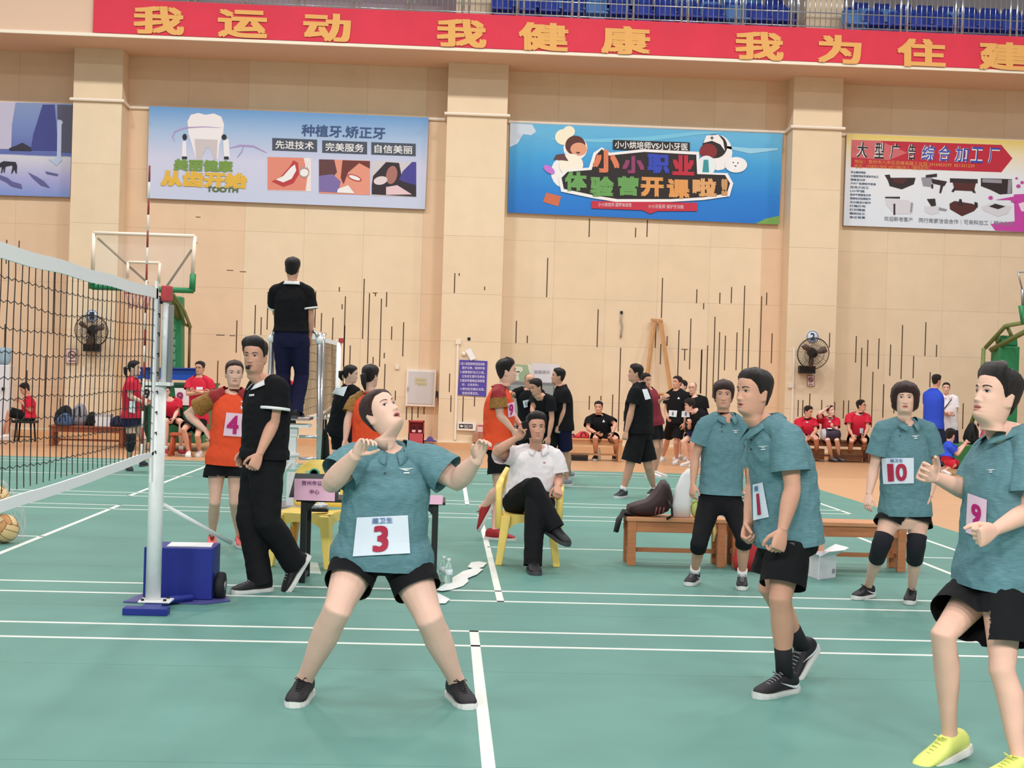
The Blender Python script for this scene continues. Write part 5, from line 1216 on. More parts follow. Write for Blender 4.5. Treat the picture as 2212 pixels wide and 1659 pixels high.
for lab, (x, y, w, h), Y in (('no smoking sign behind the volleyball net, below the fan', (155, 769, 25, 31), YP - .03), ('no smoking sign below the fan with disc 2', (1751.5, 822.5, 15, 22), YP - .03)):
    t = plate('no_smoking_sign', lab, 'sign', rect(x - w / 2, y - h / 2, x + w / 2, y + h / 2, .03), Y, SWH)
    m = MB(); m.tube([AT(x + w * .3 * math.cos(a), y - h * .1 + w * .3 * math.sin(a), Y - .006) for a in np.linspace(0, 2 * math.pi, 17)], .012, 4); m.tube([AT(x - w * .2, y - h * .1 - w * .2, Y - .006), AT(x + w * .2, y - h * .1 + w * .2, Y - .006)], .010, 4); m.build('ban_ring', RS, t)
    flat(t, 'caption', [(rect(x - w * .3, y + h * .30, x + w * .3, y + h * .38, .03), RS), (rect(x - w * .18, y - h * .12, x + w * .18, y - h * .07, .03), P_('dark', (0, 0, 0)))], Y, 3)
    m = MB()
    for a, b in zip(rect(x - w / 2, y - h / 2, x + w / 2, y + h / 2, .03), rect(x - w / 2, y - h / 2, x + w / 2, y + h / 2, .03)[1:] + rect(x - w / 2, y - h / 2, x + w / 2, y + h / 2, .03)[:1]): m.tube([AT(a[0], a[1], Y - .003), AT(b[0], b[1], Y - .003)], .006, 4)
    m.build('border', RS, t)
def pole_conduit(label, x, y0, y1, box):
    Y = YP - .02; a, b = AT(x, y0, Y), AT(x - .02 * (y1 - y0), y1, Y); b.x = a.x; t = thing('cable_conduit', label, 'conduit', (b.x, Y, b.z))
    m = MB(); m.box((a + b) / 2, (.045, .03, a.z - b.z)); m.build('channel', mat('conduit_white', (0, 0, 0)), t)
    if box: q = AT(*box, Y); m = MB(); m.box(q, (.11, .05, .09)); m.build('junction_box', mat('box_white', (236, 224, 208), .5), t)
pole_conduit('white cable conduit on the right pillar beside the fan', 1715, 752, 960, (1708, 833))
pole_conduit('white cable conduit behind the net below the left fan', 181, 790, 940, None)
pole_conduit('white cable conduit on the middle pillar beside the blue rules sign', 989, 742, 950, (990, 739))
cb_ = thing('switch_box', 'small white switch on the wall left of the white cabinet', 'switch', tuple(AT(858, 793, YW - .02))); m = MB(); m.box(AT(858, 793, YW - .02), (.09, .03, .09)); m.build('plate', mat('box_white', (0, 0, 0)), cb_, bevel=.005)
cb_ = thing('socket', 'small black socket on the middle pillar above the rules sign', 'socket', tuple(AT(1013, 732, YP))); m = MB(); m.box(AT(1013, 732, YP - .005), (.06, .02, .06)); m.build('plate', BLACKP, cb_)
cb_ = thing('sensor', 'round white sensor beside the tilted paper on the pillar', 'sensor', tuple(AT(1002, 765, YP - .01))); m = MB(); m.lathe(AT(1002, 765, YP), [(.05, 0), (.05, .02), (.03, .05), (.001, .055)], 14, axis=(0, -1, 0)); m.build('cover', mat('box_white', (0, 0, 0)), cb_)
# white service cabinet
t = thing('wall_cabinet', 'white wall cabinet with grey door and yellow lettering', 'cabinet', tuple(AT(908, 878, YW - .12)))
m = MB(); m.prism([AT(x, y, YW - .12) for x, y in ((879, 797), (943, 799), (939, 879), (876, 876))], (0, .12, 0)); m.build('frame', mat('cab_white', (240, 230, 222), .5), t)
m = MB(); m.prism([AT(x, y, YW - .135) for x, y in ((883, 802), (938, 804), (934, 873), (880, 871))], (0, .02, 0)); dr = m.build('door', mat('cab_grey', (208, 202, 204), .5), t)
m = MB(); m.box(AT(881, 840, YW - .15), (.015, .02, .09)); sub(dr, m, 'handle', GREYM)
for i, s in enumerate(('消防器材', '严禁挪用')): wt(t, s, rect(896, 816 + i * 9, 921, 823 + i * 9, .02), YW - .142, P_('yellowtext', (226, 214, 140)), .01)
# fire extinguisher box
t = thing('fire_box', 'red fire extinguisher box standing at the foot of the wall', 'box', tuple(AT(900, 960, YW - .9).xy) + (.0,))
Yf = 29.55; zb = 0.0
xa_, xb_ = AT(882, 935, Yf).x, AT(916, 935, Yf).x; zt = AT(900, 909, Yf).z; zm = AT(900, 936, Yf).z
FR = mat('fire_red', (176, 52, 62), .45); t.location = ((xa_ + xb_) / 2, Yf, 0); t['_b'] = [(xa_ + xb_) / 2, Yf, 0.]
m = MB(); m.bbox((xa_, Yf, 0), (xb_, Yf + .02, zm)); m.build('front_panel', mat('fire_red_light', (190, 78, 88), .45), t)
m = MB(); m.bbox((xa_, Yf, 0), (xa_ + .02, Yf + .22, zt)); m.bbox((xb_ - .02, Yf, 0), (xb_, Yf + .22, zt)); m.bbox((xa_, Yf + .2, 0), (xb_, Yf + .22, zt)); m.bbox((xa_, Yf, zt - .03), (xb_, Yf + .22, zt)); m.build('case', FR, t)
for i in (0, 1):
    x = xa_ + .11 + i * .13; e = thing('fire_extinguisher', ('left' if i == 0 else 'right') + ' red fire extinguisher inside the red box', 'extinguisher', (x, Yf + .11, .02), 'extinguishers in the red box')
    m = MB(); m.lathe((x, Yf + .11, .02), [(.05, 0), (.055, .02), (.055, zt - .30), (.03, zt - .24), (.018, zt - .2)], 14); m.build('cylinder', mat('ext_red', (160, 30, 40), .3), e)
    m = MB(); m.box((x, Yf + .11, zt - .15), (.03, .08, .05)); m.build('valve', BLACKP, e); m = MB(); m.box((x, Yf + .052, zm + .045), (.075, .012, .05)); m.build('label_strip', mat('label_pink', (238, 190, 184), .5), e)
# mop
t = thing('mop', 'mop with thin wooden handle and violet head leaning in the pillar corner', 'mop', (AT(929, 955, 29.7).x, 29.6, .0))
m = MB(); m.cyl(AT(930, 945, 29.7), AT(944, 856, 30.5), .013, n=8); m.build('handle', mat('pole_wood', (206, 160, 120), .5), t)
m = MB(); m.box(AT(944, 852, 30.48), (.05, .04, .14)); m.build('grip', BLACKP, t)
m = MB(); q = AT(929, 950, 29.66)
for k in range(16): a = k * .4; m.tube([q + Vector((.02 * math.cos(a), .02 * math.sin(a), .06)), Vector((q.x + .08 * math.cos(a), q.y + .06 * math.sin(a), .145)), Vector((q.x + .13 * math.cos(a), q.y - .02 + .07 * math.sin(a), .135))], .016, 5)
o = m.build('mop_head', mat('mop_violet', (96, 78, 140), .8), t); o['kind'] = 'stuff'
# rules sign with tilted paper, exit sign, posters on pillar
t = plate('rules_sign', 'violet blue rules sign with rows of white text on the pillar', 'sign', [(993, 777), (1053, 780), (1050, 857), (989, 853)], YP - .02, mat('print_violet', (84, 72, 168), .5))
RT = P_('ruletext', (214, 206, 238))
for i, s in enumerate(('1.进入场馆请穿软底运动鞋', '爱护公物，保持环境', '2.请看管好自己小孩，', '以免发生意外及争执', '3.随身贵重物品请保管', '好，以免丢失；', '4.请勿乱扔烟头垃圾，', '违者后果自负。')):
    wt(t, s, rect(994 + (4 if i % 2 else 0), 782 + i * 9.1, 1047 if i not in (5, 7) else 1034, 788.5 + i * 9.1, .03), YP - .028, RT, .02)
plate('paper_notice', 'small white paper tilted above the violet rules sign', 'paper', [(1005, 757), (1016, 752), (1028, 774), (1017, 779)], YP - .05, PAPER, .003)
t = plate('exit_sign', 'white emergency exit sign with black arrow panel low on the pillar', 'sign', [(989, 911), (1029, 913), (1027, 931), (987, 929)], YP - .06, mat('cab_white', (0, 0, 0)), .05)
flat(t, 'dark_panel', [(rect(991.5, 915.5, 1021, 925, .03), P_('ink', (0, 0, 0)))], YP - .062, 1); flat(t, 'arrow', [([(993, 920), (997, 917), (997, 919), (1001, 919), (1001, 922), (997, 922), (997, 924)], WHT)], YP - .062, 3)
wt(t, '安全出口', rect(1003, 917, 1012, 925, .03), YP - .07, WHT, .01); wt(t, 'EXIT', rect(1013.5, 918.5, 1020, 923.5, .03), YP - .07, WHT, .01)
t = plate('fire_notice', 'small red and white fire notice low on the pillar', 'sign', rect(1031, 917, 1046, 939, .03), YP - .03, P_('noticepink', (230, 196, 190)), .01); flat(t, 'red_band', [(rect(1032, 918, 1045, 921, .03), P_('signred2', (186, 84, 84))), (rect(1032, 933, 1045, 938, .03), P_('signred2', (0, 0, 0)))], YP - .03, 2)
t = thing('cardboard_box', 'small brown box on the plinth behind the orange player', 'box', tuple(AT(1036, 962, 29.7).xy) + (.13,)); m = MB(); q = AT(1036, 950, 29.7); m.bbox((q.x - .14, 29.74, .13), (q.x + .14, 29.95, .32)); m.build('carton', mat('cardboard', (178, 126, 98), .8), t); m = MB(); m.box((q.x, 29.735, .22), (.04, .006, .19)); m.build('tape_strip', mat('tape_brown', (158, 110, 80), .5), t)
# notice board with pinned papers, counter below
t = plate('green_notice', 'pale green notice with a cartoon pinned on the wall behind the black team', 'poster', [(1109, 787), (1146, 789), (1145, 826), (1108, 824)], YW - .03, P_('palegreen', (164, 186, 150)), .01)
flat(t, 'white_patch', [([(1109, 790), (1128, 793), (1130, 800), (1120, 808), (1122, 822), (1112, 822), (1114, 806), (1109, 800)], P_('cream2', (230, 226, 206))), ([(1139, 786), (1150, 789), (1147, 812), (1142, 800)], P_('cream2', (0, 0, 0))), (rect(1115, 802, 1123, 804, .03), P_('dark', (0, 0, 0)))], YW - .03, 2)
t = plate('paper_notice', 'large white paper with grey text beside the green notice', 'paper', [(1149, 784), (1209, 787), (1206, 828), (1147, 825)], YW - .03, P_('paperlil', (224, 218, 222)), .004); wt(t, '温馨提示', rect(1153, 799, 1188, 806, .03), YW - .04, P_('greytext2', (184, 178, 186)), .01)
t = thing('display_cabinet', 'grey glass display cabinet behind the leaning black team', 'cabinet', (AT(1150, 960, 30.2).x, 29.7, .13))
x0_, x1_ = AT(1098, 840, 30.2).x, AT(1196, 840, 30.2).x
m = MB(); m.bbox((x0_, 29.95, .13), (x1_, 30.55, AT(1150, 826, 30).z)); m.build('case', mat('cab_case', (120, 122, 126), .4), t)
for i in range(2):
    m = MB(); w = (x1_ - x0_) / 2; m.bbox((x0_ + i * w + .03, 29.93, .5), (x0_ + (i + 1) * w - .03, 29.955, AT(1150, 832, 30).z)); m.build('door', mat('glass_grey', (150, 156, 158), .12), t)
# timber trestle leaning on the wall
TIM = mat('timber', (196, 148, 100), .6, noise_amt=.12, nscale=6, stretch=(6, 6, .6))
t = thing('trestle', 'tall wooden A-shaped trestle leaning on the wall', 'trestle', (AT(1420, 960, 30.2).x, 30.1, .13))
m = MB(); m.prism([AT(x, y, 30.42) for x, y in ((1408, 688), (1432, 690), (1432, 695), (1408, 693))], (0, .12, 0)); m.build('top_bar', TIM, t)
for nm, a, b in (('leg', (1414, 694), (1378, 956)), ('leg', (1427, 695), (1468, 958))):
    m = MB(); p0 = AT(a[0], a[1], 30.45); p1 = AT(b[0], b[1], 29.85); p1.z = .13; d = (p1 - p0).normalized(); m.tube([p0, p1], [(.048, .03)] * 2, 4, side=(1, 0, 0), sm=False); m.build(nm, TIM, t)
m = MB(); m.tube([AT(1398, 850, 30.15), AT(1446, 852, 30.15)], .03, 4, sm=False); m.build('cross_bar', TIM, t)
t = thing('hanging_cable', 'short grey cable hanging from a black clip on the wall', 'cable', tuple(AT(1342, 700, YW - .03))); m = MB(); m.box(AT(1342.5, 675, YW - .02), (.055, .04, .06)); m.build('clip', BLACKP, t); m = MB(); m.tube([AT(1342.5, 680, YW - .03), AT(1341, 692, YW - .04), AT(1344, 704, YW - .03), AT(1342, 716, YW - .03), AT(1341, 729, YW - .03)], .02, 6); m.build('cord', mat('cord_grey', (170, 164, 150), .6), t)
# water dispenser at the left edge
t = thing('water_dispenser', 'white water dispenser with blue bottle at the far left wall', 'dispenser', (AT(8, 950, 29.6).x, 29.6, .0)); q = AT(6, 830, 29.5)
m = MB(); m.bbox((q.x - .16, 29.4, 0), (q.x + .16, 29.70, AT(5, 788, 29.5).z)); m.build('cabinet', mat('disp_white', (226, 228, 234), .4), t, bevel=.02); m = MB(); m.lathe((q.x, 29.55, AT(5, 788, 29.5).z), [(.06, 0), (.13, .05), (.14, .12), (.135, .20), (.14, .28), (.12, .34), (.05, .36)], 16); m.build('bottle', mat('bottle_blue', (176, 206, 226), .15, trans=.3), t)
m = MB(); m.box((q.x + .05, 29.38, .98), (.05, .06, .06)); m.build('tap', BLACKP, t)
# ---- benches
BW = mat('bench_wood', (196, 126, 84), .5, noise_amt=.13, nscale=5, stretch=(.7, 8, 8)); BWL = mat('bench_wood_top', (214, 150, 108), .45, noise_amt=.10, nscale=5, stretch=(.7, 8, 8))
def bench(label, x0, x1, y0, dep, h, group=None, mt=BW, mtop=BWL, zb=0):
    t = thing('bench', label, 'bench', ((x0 + x1) / 2, y0 + dep / 2, zb), group)
    m = MB(); m.bbox((x0, y0 - .01, zb + h - .035), (x1, y0 + dep + .01, zb + h)); m.build('seat_plank', mtop, t, bevel=.006)
    for y in (y0 + .015, y0 + dep - .035):
        m = MB(); m.bbox((x0 + .01, y, zb + h - .125), (x1 - .01, y + .022, zb + h - .035)); m.build('apron', mt, t, bevel=.003)
    for x in (x0 + .05, x1 - .05):
        for y in (y0 + .03, y0 + dep - .03):
            m = MB(); m.bbox((x - .035, y - .028, zb), (x + .035, y + .028, zb + h - .035)); m.build('leg', mt, t, bevel=.003)
        m = MB(); m.bbox((x - .018, y0 + .03, zb + .10), (x + .018, y0 + dep - .03, zb + .14)); m.build('stretcher', mt, t)
    m = MB(); m.bbox((x0 + .05, y0 + dep / 2 - .018, zb + .10), (x1 - .05, y0 + dep / 2 + .018, zb + .135)); m.build('stretcher', mt, t)
    return t
YBN = 11.70
xq = [AT(q, 1180, YBN).x for q in (1352, 1572, 1580, 1962)]
bench('low wooden bench with the dark sports bag on it', xq[0], xq[1], YBN, .30, .405)
bench('low wooden bench behind the white carton', xq[2], xq[3], YBN, .30, .405)
# ---- objects around the bench
def blob(rings, n=18, q=.75):
    """rings of (centre, rx vector, ry vector)"""
    out = []
    for c, a, b in rings:
        out.append([Vector(c) + Vector(a) * sgnpow(math.cos(t), q) + Vector(b) * sgnpow(math.sin(t), q) for t in np.linspace(0, 2 * math.pi, n, endpoint=False)])
    return out
def crumple(m, amp, f=9, s=0):
    m.v = [tuple(Vector(p) + Vector((noise.noise(Vector(p) * f + Vector((s, 0, 0))), noise.noise(Vector(p) * f + Vector((0, s + 5, 0))), noise.noise(Vector(p) * f + Vector((0, 9, s))))) * amp) for p in m.v]
ZB = .405; Yq = YBN + .14
def atb(px): return AT(px, 1118, Yq).x
t = thing('sports_bag', 'black and maroon sports bag lying on the bench end', 'bag', (atb(1400), Yq, ZB))
m = MB(); x0_, x1_ = atb(1352), atb(1447)
prof = [(0, .02, .05, .02), (.04, .05, .09, .035), (.25, .065, .11, .05), (.42, .075, .12, .06), (.55, .10, .13, .09), (.72, .13, .13, .13), (.86, .15, .12, .175), (.95, .12, .10, .205), (1.0, .05, .05, .225)]
rg = []
for u, hz, hy_, zc_ in prof:
    x = x0_ + (x1_ - x0_) * u; ang = .0 if u < .5 else (u - .5) * 1.3
    rg.append((Vector((x, Yq, ZB + max(zc_, hz * .9 + .004))), Vector((0, hy_, 0)), Vector((-math.sin(ang) * hz * .5, 0, hz * .85))))
m.loft(blob(rg)); crumple(m, .012, 8, 2); m.v = [(p[0], p[1], max(p[2], ZB + .003)) for p in m.v]; bg_ = m.build('bag_body', mat('bag_maroon', (58, 36, 40), .55, noise_amt=.25, nscale=7), t)
m = MB(); m.tube([AT(1443, 1082, Yq - .13), AT(1451, 1098, Yq - .17), AT(1452, 1114, Yq - .16), AT(1440, 1121, Yq - .15)], .011, 6); m.build('strap', BLACKP, t)
m = MB()
for k in range(3): m.tube([AT(1415 + k * 8, 1112 - k * 1, Yq - .150), AT(1419 + k * 8, 1096, Yq - .155)], .006, 5)
m.build('piping', mat('stripe_pink', (140, 82, 84), .5), t)
t = thing('cloth', 'black cloth hanging over the left end of the bench', 'cloth', (xq[0], Yq, ZB)); m = MB(); m.loft(blob([(Vector((xq[0] + .06, Yq, ZB + .02)), Vector((0, .10, 0)), Vector((0, 0, .018))), (Vector((xq[0] - .015, Yq, ZB + .028)), Vector((0, .11, 0)), Vector((.004, 0, .022))), (Vector((xq[0] - .045, Yq, ZB - .03)), Vector((0, .10, 0)), Vector((.018, 0, .01))), (Vector((xq[0] - .07, Yq, ZB - .14)), Vector((0, .10, 0)), Vector((.02, 0, .004)))], 14)); crumple(m, .012, 12, 4); m.build('fabric', mat('cloth_dark', (26, 27, 30), .8), t)
t = thing('tote_bag', 'tall white tote bag standing on the bench', 'bag', (atb(1465), Yq, ZB)); m = MB(); xa_, xb_ = atb(1449), atb(1490)
m.loft(blob([(Vector(((xa_ + xb_) / 2, Yq, ZB + .003)), Vector(((xb_ - xa_) / 2, 0, 0)), Vector((0, .09, 0))), (Vector(((xa_ + xb_) / 2, Yq, ZB + .12)), Vector(((xb_ - xa_) / 2 * 1.02, 0, 0)), Vector((0, .10, 0))), (Vector(((xa_ + xb_) / 2 + .015, Yq, ZB + .25)), Vector(((xb_ - xa_) / 2 * .80, 0, 0)), Vector((0, .07, 0))), (Vector(((xa_ + xb_) / 2 + .05, Yq, ZB + .36)), Vector(((xb_ - xa_) / 2 * .62, 0, 0)), Vector((0, .035, 0))), (Vector(((xa_ + xb_) / 2 + .08, Yq, ZB + .415)), Vector(((xb_ - xa_) / 2 * .42, 0, 0)), Vector((0, .016, 0)))], 20, .6)); crumple(m, .016, 9, 7); m.v = [(p[0], p[1], max(p[2], ZB + .003)) for p in m.v]; m.build('bag_body', mat('tote_white', (236, 234, 236), .7), t)
t = thing('tennis_ball_case', 'lime green rounded case beside the white tote bag', 'case', (atb(1500), Yq - .02, ZB)); m = MB(); m.ball((atb(1500), Yq - .02, ZB + .076), .075, 16, 12, sc=(.5, .6, 1)); m.build('case_body', mat('lime', (196, 206, 120), .6), t); m = MB(); m.tube([(atb(1500) - .03, Yq - .05, ZB + .12), (atb(1500), Yq - .06, ZB + .145), (atb(1500) + .03, Yq - .05, ZB + .12)], .004, 5); m.build('zip', mat('lime_dark', (150, 164, 84), .6), t)
t = thing('ribbon', 'narrow yellow ribbon hanging over the bench front', 'ribbon', (atb(1542), YBN - .02, ZB)); m = MB(); q = [AT(1543, 1096, YBN - .03), AT(1540, 1106, YBN - .035), AT(1545, 1116, YBN - .035), AT(1542, 1132, YBN - .03), AT(1544, 1148, YBN - .03), AT(1541, 1170, YBN - .03)]; m.tube(q, [(.006, .003), (.014, .003), (.016, .003), (.014, .003), (.015, .003), (.010, .003)], 6, side=(1, 0, 0)); m.build('strip', mat('ribbon_yellow', (232, 200, 130), .6), t)
t = thing('plastic_bag', 'red plastic bag on the floor between two players', 'bag', tuple(G(1622, 1236))); q = G(1622, 1236)
m = MB(); m.loft(blob([(q + Vector((0, .1, .004)), Vector((.11, 0, 0)), Vector((0, .07, 0))), (q + Vector((0, .1, .10)), Vector((.13, 0, 0)), Vector((0, .09, 0))), (q + Vector((.02, .1, .22)), Vector((.10, 0, 0)), Vector((0, .07, 0))), (q + Vector((.03, .1, .31)), Vector((.05, 0, 0)), Vector((0, .035, 0))), (q + Vector((.05, .1, .36)), Vector((.045, 0, .01)), Vector((0, .012, 0)))], 20)); crumple(m, .025, 14, 3); m.v = [(p[0], p[1], max(p[2], .003)) for p in m.v]; m.build('bag_body', mat('bag_red', (214, 54, 62), .45), t)
# white carton with flaps
q0, q1, q2 = G(1741, 1243), G(1768, 1253), G(1805, 1248); t = thing('carton', 'white carton with open flaps on the floor before the bench', 'box', tuple((q0 + q2) / 2)); hh = .185
back = q0 + (q2 - q1); CW = mat('carton_white', (232, 230, 234), .7); CBR = mat('cardboard_inside', (214, 160, 130), .8)
m = MB()
for a, b in ((q0, q1), (q1, q2), (q2, back), (back, q0)):
    n = (b - a).normalized().cross(Vector((0, 0, 1))) * -.004; m.prism([a, b, b + Vector((0, 0, hh)), a + Vector((0, 0, hh))], n)
m.prism([q0, q1, q2, back], (0, 0, .004)); m.build('box_body', CW, t)
U = Vector((0, 0, hh)); out1 = (q1 - q2).normalized()
for nm, a, b, off, mt in (('flap', q0, q1, Vector((-.03, -.10, .025)), CW), ('flap', q1, q2, Vector((.05, -.09, .05)), CW), ('flap', q2, back, Vector((.11, .03, .055)), CW), ('flap', back, q0, Vector((.02, .05, .12)), CBR)):
    m = MB(); m.prism([a + U, b + U, b + U + off * .95, a + U + off], (.001, .001, .004)); m.build(nm, mt, t)
n_ = (q2 - q1).normalized().cross(Vector((0, 0, 1))).normalized(); m = MB(); a = lerp(q1, q2, .78) + n_ * .003 + Vector((0, 0, .04)); b = lerp(q1, q2, .92) + n_ * .003 + Vector((0, 0, .04))
if n_.y > 0: a -= n_ * .006; b -= n_ * .006
m.prism([a, b, b + Vector((0, 0, .035)), a + Vector((0, 0, .035))], n_ * .001); m.build('printed_mark', mat('print_grey', (150, 150, 158), .7), t)
# ---- yellow plastic armchairs
YEL = mat('chair_yellow', (246, 216, 116), .38, spec=.45); ORG = mat('chair_orange', (226, 150, 62), .4)
def plastic_chair(label, base, yaw, k=1.0, arms=True, dark_back=True):
    t = thing('plastic_chair', label, 'chair', tuple(base)); R = Matrix.Rotation(math.radians(yaw), 3, 'Z'); B = Vector(base)
    P = lambda x, y, z: B + R @ (Vector((x, y, z)) * k)     # chair front looks to -y
    n = 11; sh = .425
    def seat_z(x, y): return sh - .018 * (1 - (x / .22) ** 2) + .012 * max(0, (-y - .14) / .08) * -1
    m = MB(); g = [[P(x, y, seat_z(x, y)) for x in np.linspace(-.22, .22, 9)] for y in np.linspace(-.22, .21, 9)]
    lo = [[p - Vector((0, 0, .012)) for p in r] for r in g]
    vs = [p for r in g for p in r] + [p for r in lo for p in r]; fs = []
    for i in range(8):
        for j in range(8):
            q = (i * 9 + j, i * 9 + j + 1, (i + 1) * 9 + j + 1, (i + 1) * 9 + j); fs += [q, tuple(x + 81 for x in q[::-1])]
    edge = [(0, j) for j in range(8)] + [(i, 8) for i in range(8)] + [(8, j) for j in range(8, 0, -1)] + [(i, 0) for i in range(8, 0, -1)]
    for a, b in zip(edge, edge[1:] + edge[:1]): x, y = a[0] * 9 + a[1], b[0] * 9 + b[1]; fs.append((x, x + 81, y + 81, y))
    m.add(vs, fs, 0, True); m.build('seat', YEL, t)
    # aprons with an arch on each side
    def arch(a, b, nrm):
        mm = MB(); N = 14; top = []; bot = []
        for i in range(N + 1):
            u = i / N; p = lerp(Vector(a), Vector(b), u); ar = .065 + .15 * abs(2 * u - 1) ** 3.2
            top.append(P(*p)); bot.append(P(p.x, p.y, p.z - ar))
        o = R @ (Vector(nrm) * .016 * k); mm.loft([[x, y, y + o, x + o] for x, y in zip(top, bot)], True, 0, False); mm.build('apron', YEL, t)
    arch((-.225, -.225, sh - .01), (.225, -.225, sh - .01), (0, 1, 0)); arch((-.225, .20, sh - .01), (-.225, -.225, sh - .01), (1, 0, 0)); arch((.225, -.225, sh - .01), (.225, .20, sh - .01), (-1, 0, 0))
    for sx in (-1, 1):
        for sy, mt in ((-1, YEL), (1, ORG)):
            mm = MB(); y0 = -.21 if sy < 0 else .19; rr = []
            for z, sp_ in ((sh - .02, 0), (.2, .018), (0.0, .040)):
                w = (.088 if z > .3 else .074 if z > .1 else .062) * (1 if sy < 0 else .8)
                x = sx * (.205 + sp_); y = y0 + sy * sp_; x -= sx * (w * .45 - .02)
                rr.append([P(x - w * .9 * .5 - 0, y - w * .6, z), P(x + w * .9 * .5, y - w * .6, z), P(x + w * .9 * .5, y + w * .6, z), P(x - w * .9 * .5, y + w * .6, z)])
            mm.loft(rr, True, 0, False); mm.build('leg', mt, t, bevel=.008)
    # curved backrest with slots
    mm = MB(); rows = []
    zs_ = np.linspace(sh + .01, .80, 9)
    for z in zs_:
        u = (z - sh) / (.80 - sh); hw = .215 + .02 * math.sin(math.pi * u) - .10 * max(0, u - .72) / .28 * (.2 + .8 * max(0, u - .72) / .28)
        rows.append([P(hw * s, .205 + .10 * u - .055 * s * s * (.4 + .6 * u), z) for s in np.linspace(-1, 1, 13)])
    vs = [p for r in rows for p in r]; bk2 = [p + R @ Vector((0, .012, 0)) for p in vs]; fs = []; hole = set()
    for i in range(8):
        for j in range(12):
            hole_here = 1 <= i <= 5 and j in (2, 4, 7, 9)
            if hole_here: hole.add((i, j)); continue
            q = (i * 13 + j, i * 13 + j + 1, (i + 1) * 13 + j + 1, (i + 1) * 13 + j); o = len(vs); fs += [q, tuple(x + o for x in q[::-1])]
    o = len(vs); ed = [(0, j) for j in range(12)] + [(i, 12) for i in range(8)] + [(8, j) for j in range(12, 0, -1)] + [(i, 0) for i in range(8, 0, -1)]
    for a, b in zip(ed, ed[1:] + ed[:1]): x, y = a[0] * 13 + a[1], b[0] * 13 + b[1]; fs.append((x, x + o, y + o, y))
    mm.add(vs + bk2, fs, 0, True); mm.build('backrest', YEL, t)
    if arms:
        for sx in (-1, 1):
            mm = MB(); pts = [P(sx * .245, -.225, .0 + .30), P(sx * .25, -.215, .52), P(sx * .252, -.20, .60), P(sx * .255, -.14, .635), P(sx * .255, 0, .645), P(sx * .252, .12, .655), P(sx * .238, .215, .69), P(sx * .20, .265, .765)]
            mm.tube(pts, [(.030, .02), (.028, .018), (.028, .018), (.030, .014), (.032, .013), (.030, .013), (.026, .014), (.02, .014)], 10, side=R @ Vector((1, 0, 0))); mm.build('armrest', YEL, t)
    return t
fl_, fr_ = G(1088, 1221), G(1205, 1224)
cb0 = (fl_ + fr_) / 2; ang = math.degrees(math.atan2(fr_.y - fl_.y, fr_.x - fl_.x))
plastic_chair('yellow plastic armchair under the man in the white polo', (cb0.x - .01, cb0.y + .25, 0), ang - 3, 1.0)
plastic_chair('empty yellow plastic chair behind the pink name card', (AT(668, 1160, 11.2).x, 11.35, 0), -14, 1.02, arms=False)
# ---- scorer's table
TBK = mat('table_black', (30, 34, 34), .45); YT = 10.32
xt0, xt1 = AT(640, 1085, YT).x, AT(962, 1090, YT).x; ZT = .615
t = thing('folding_table', 'low black table with thin legs holding pink name cards', 'table', ((xt0 + xt1) / 2, YT + .2, 0))
m = MB(); m.bbox((xt0, YT - .02, ZT - .022), (xt1, YT + .40, ZT)); m.build('table_top', TBK, t, bevel=.004)
for x, sx in ((AT(655, 1150, YT).x, 1), (AT(939, 1150, YT).x, -1)):
    for y in (YT + .01, YT + .36):
        m = MB(); m.bbox((x - .022, y - .015, 0), (x + .022, y + .015, ZT - .022)); m.prism([(x + sx * .02, y, ZT - .022), (x + sx * .09, y, ZT - .022), (x + sx * .02, y, ZT - .10)], (0, .012, 0)); m.build('leg', TBK, t)
    m = MB(); m.bbox((x - .015, YT, .02), (x + .015, YT + .37, .05)); m.build('foot_bar', TBK, t)
PINK = mat('card_pink', (250, 194, 222), .6); PKT = mat('card_text', (120, 70, 120), .6)
def name_card(label, c, lines, Y):
    p = [AT(x, y, Y) for x, y in c]; t = thing('name_card', label, 'sign', tuple((p[2] + p[3]) / 2))
    m = MB(); m.prism(p, (0, .003, 0)); m.build('front_sheet', PINK, t)
    up = (p[0] - p[3]); q = [p[0] + Vector((0, .003, 0)), p[1] + Vector((0, .003, 0)), p[1] + Vector((0, .09, -.07)), p[0] + Vector((0, .09, -.07))]; m = MB(); m.prism(q, (0, .002, -.002)); m.build('back_sheet', PINK, t)
    for s, cs in lines:
        v, fs = glyphs(s, .008); m = MB(); m.add([AT(*bil(cs, u, w), Y - .004 - q) for u, w, q in v], fs); m.build('lettering', PKT, t)
name_card('pink folded name card on the table edge, fully readable', [(636, 1034), (724, 1035), (723, 1083), (635, 1080)], [('贺州市公共', rect(652, 1038, 706, 1048, .02)), ('中心', rect(669, 1057, 690, 1067, .02))], YT - .045)
name_card('pink name card at the table end behind the lunging woman', [(880, 1068), (957, 1070), (956, 1090), (880, 1088)], [], YT - .045)
t = thing('folder', 'dark flat folder lying on the table behind the pink card', 'folder', (AT(660, 1033, YT + .15).x, YT + .15, ZT)); m = MB(); x0_, x1_ = AT(630, 1030, YT + .2).x, AT(735, 1030, YT + .2).x; m.prism([(x0_, YT + .04, ZT + .002), (x1_, YT + .04, ZT + .002), (x1_, YT + .16, ZT + .17), (x0_ + .03, YT + .16, ZT + .17)], (0, .02, .0)); m.build('cover', mat('folder_dark', (60, 66, 68), .5), t); m = MB(); m.prism([(x0_ + .02, YT + .08, ZT), (x1_ - .02, YT + .08, ZT), (x1_ - .02, YT + .3, ZT), (x0_ + .02, YT + .3, ZT)], (0, 0, .012)); m.build('pages', PAPER, t)
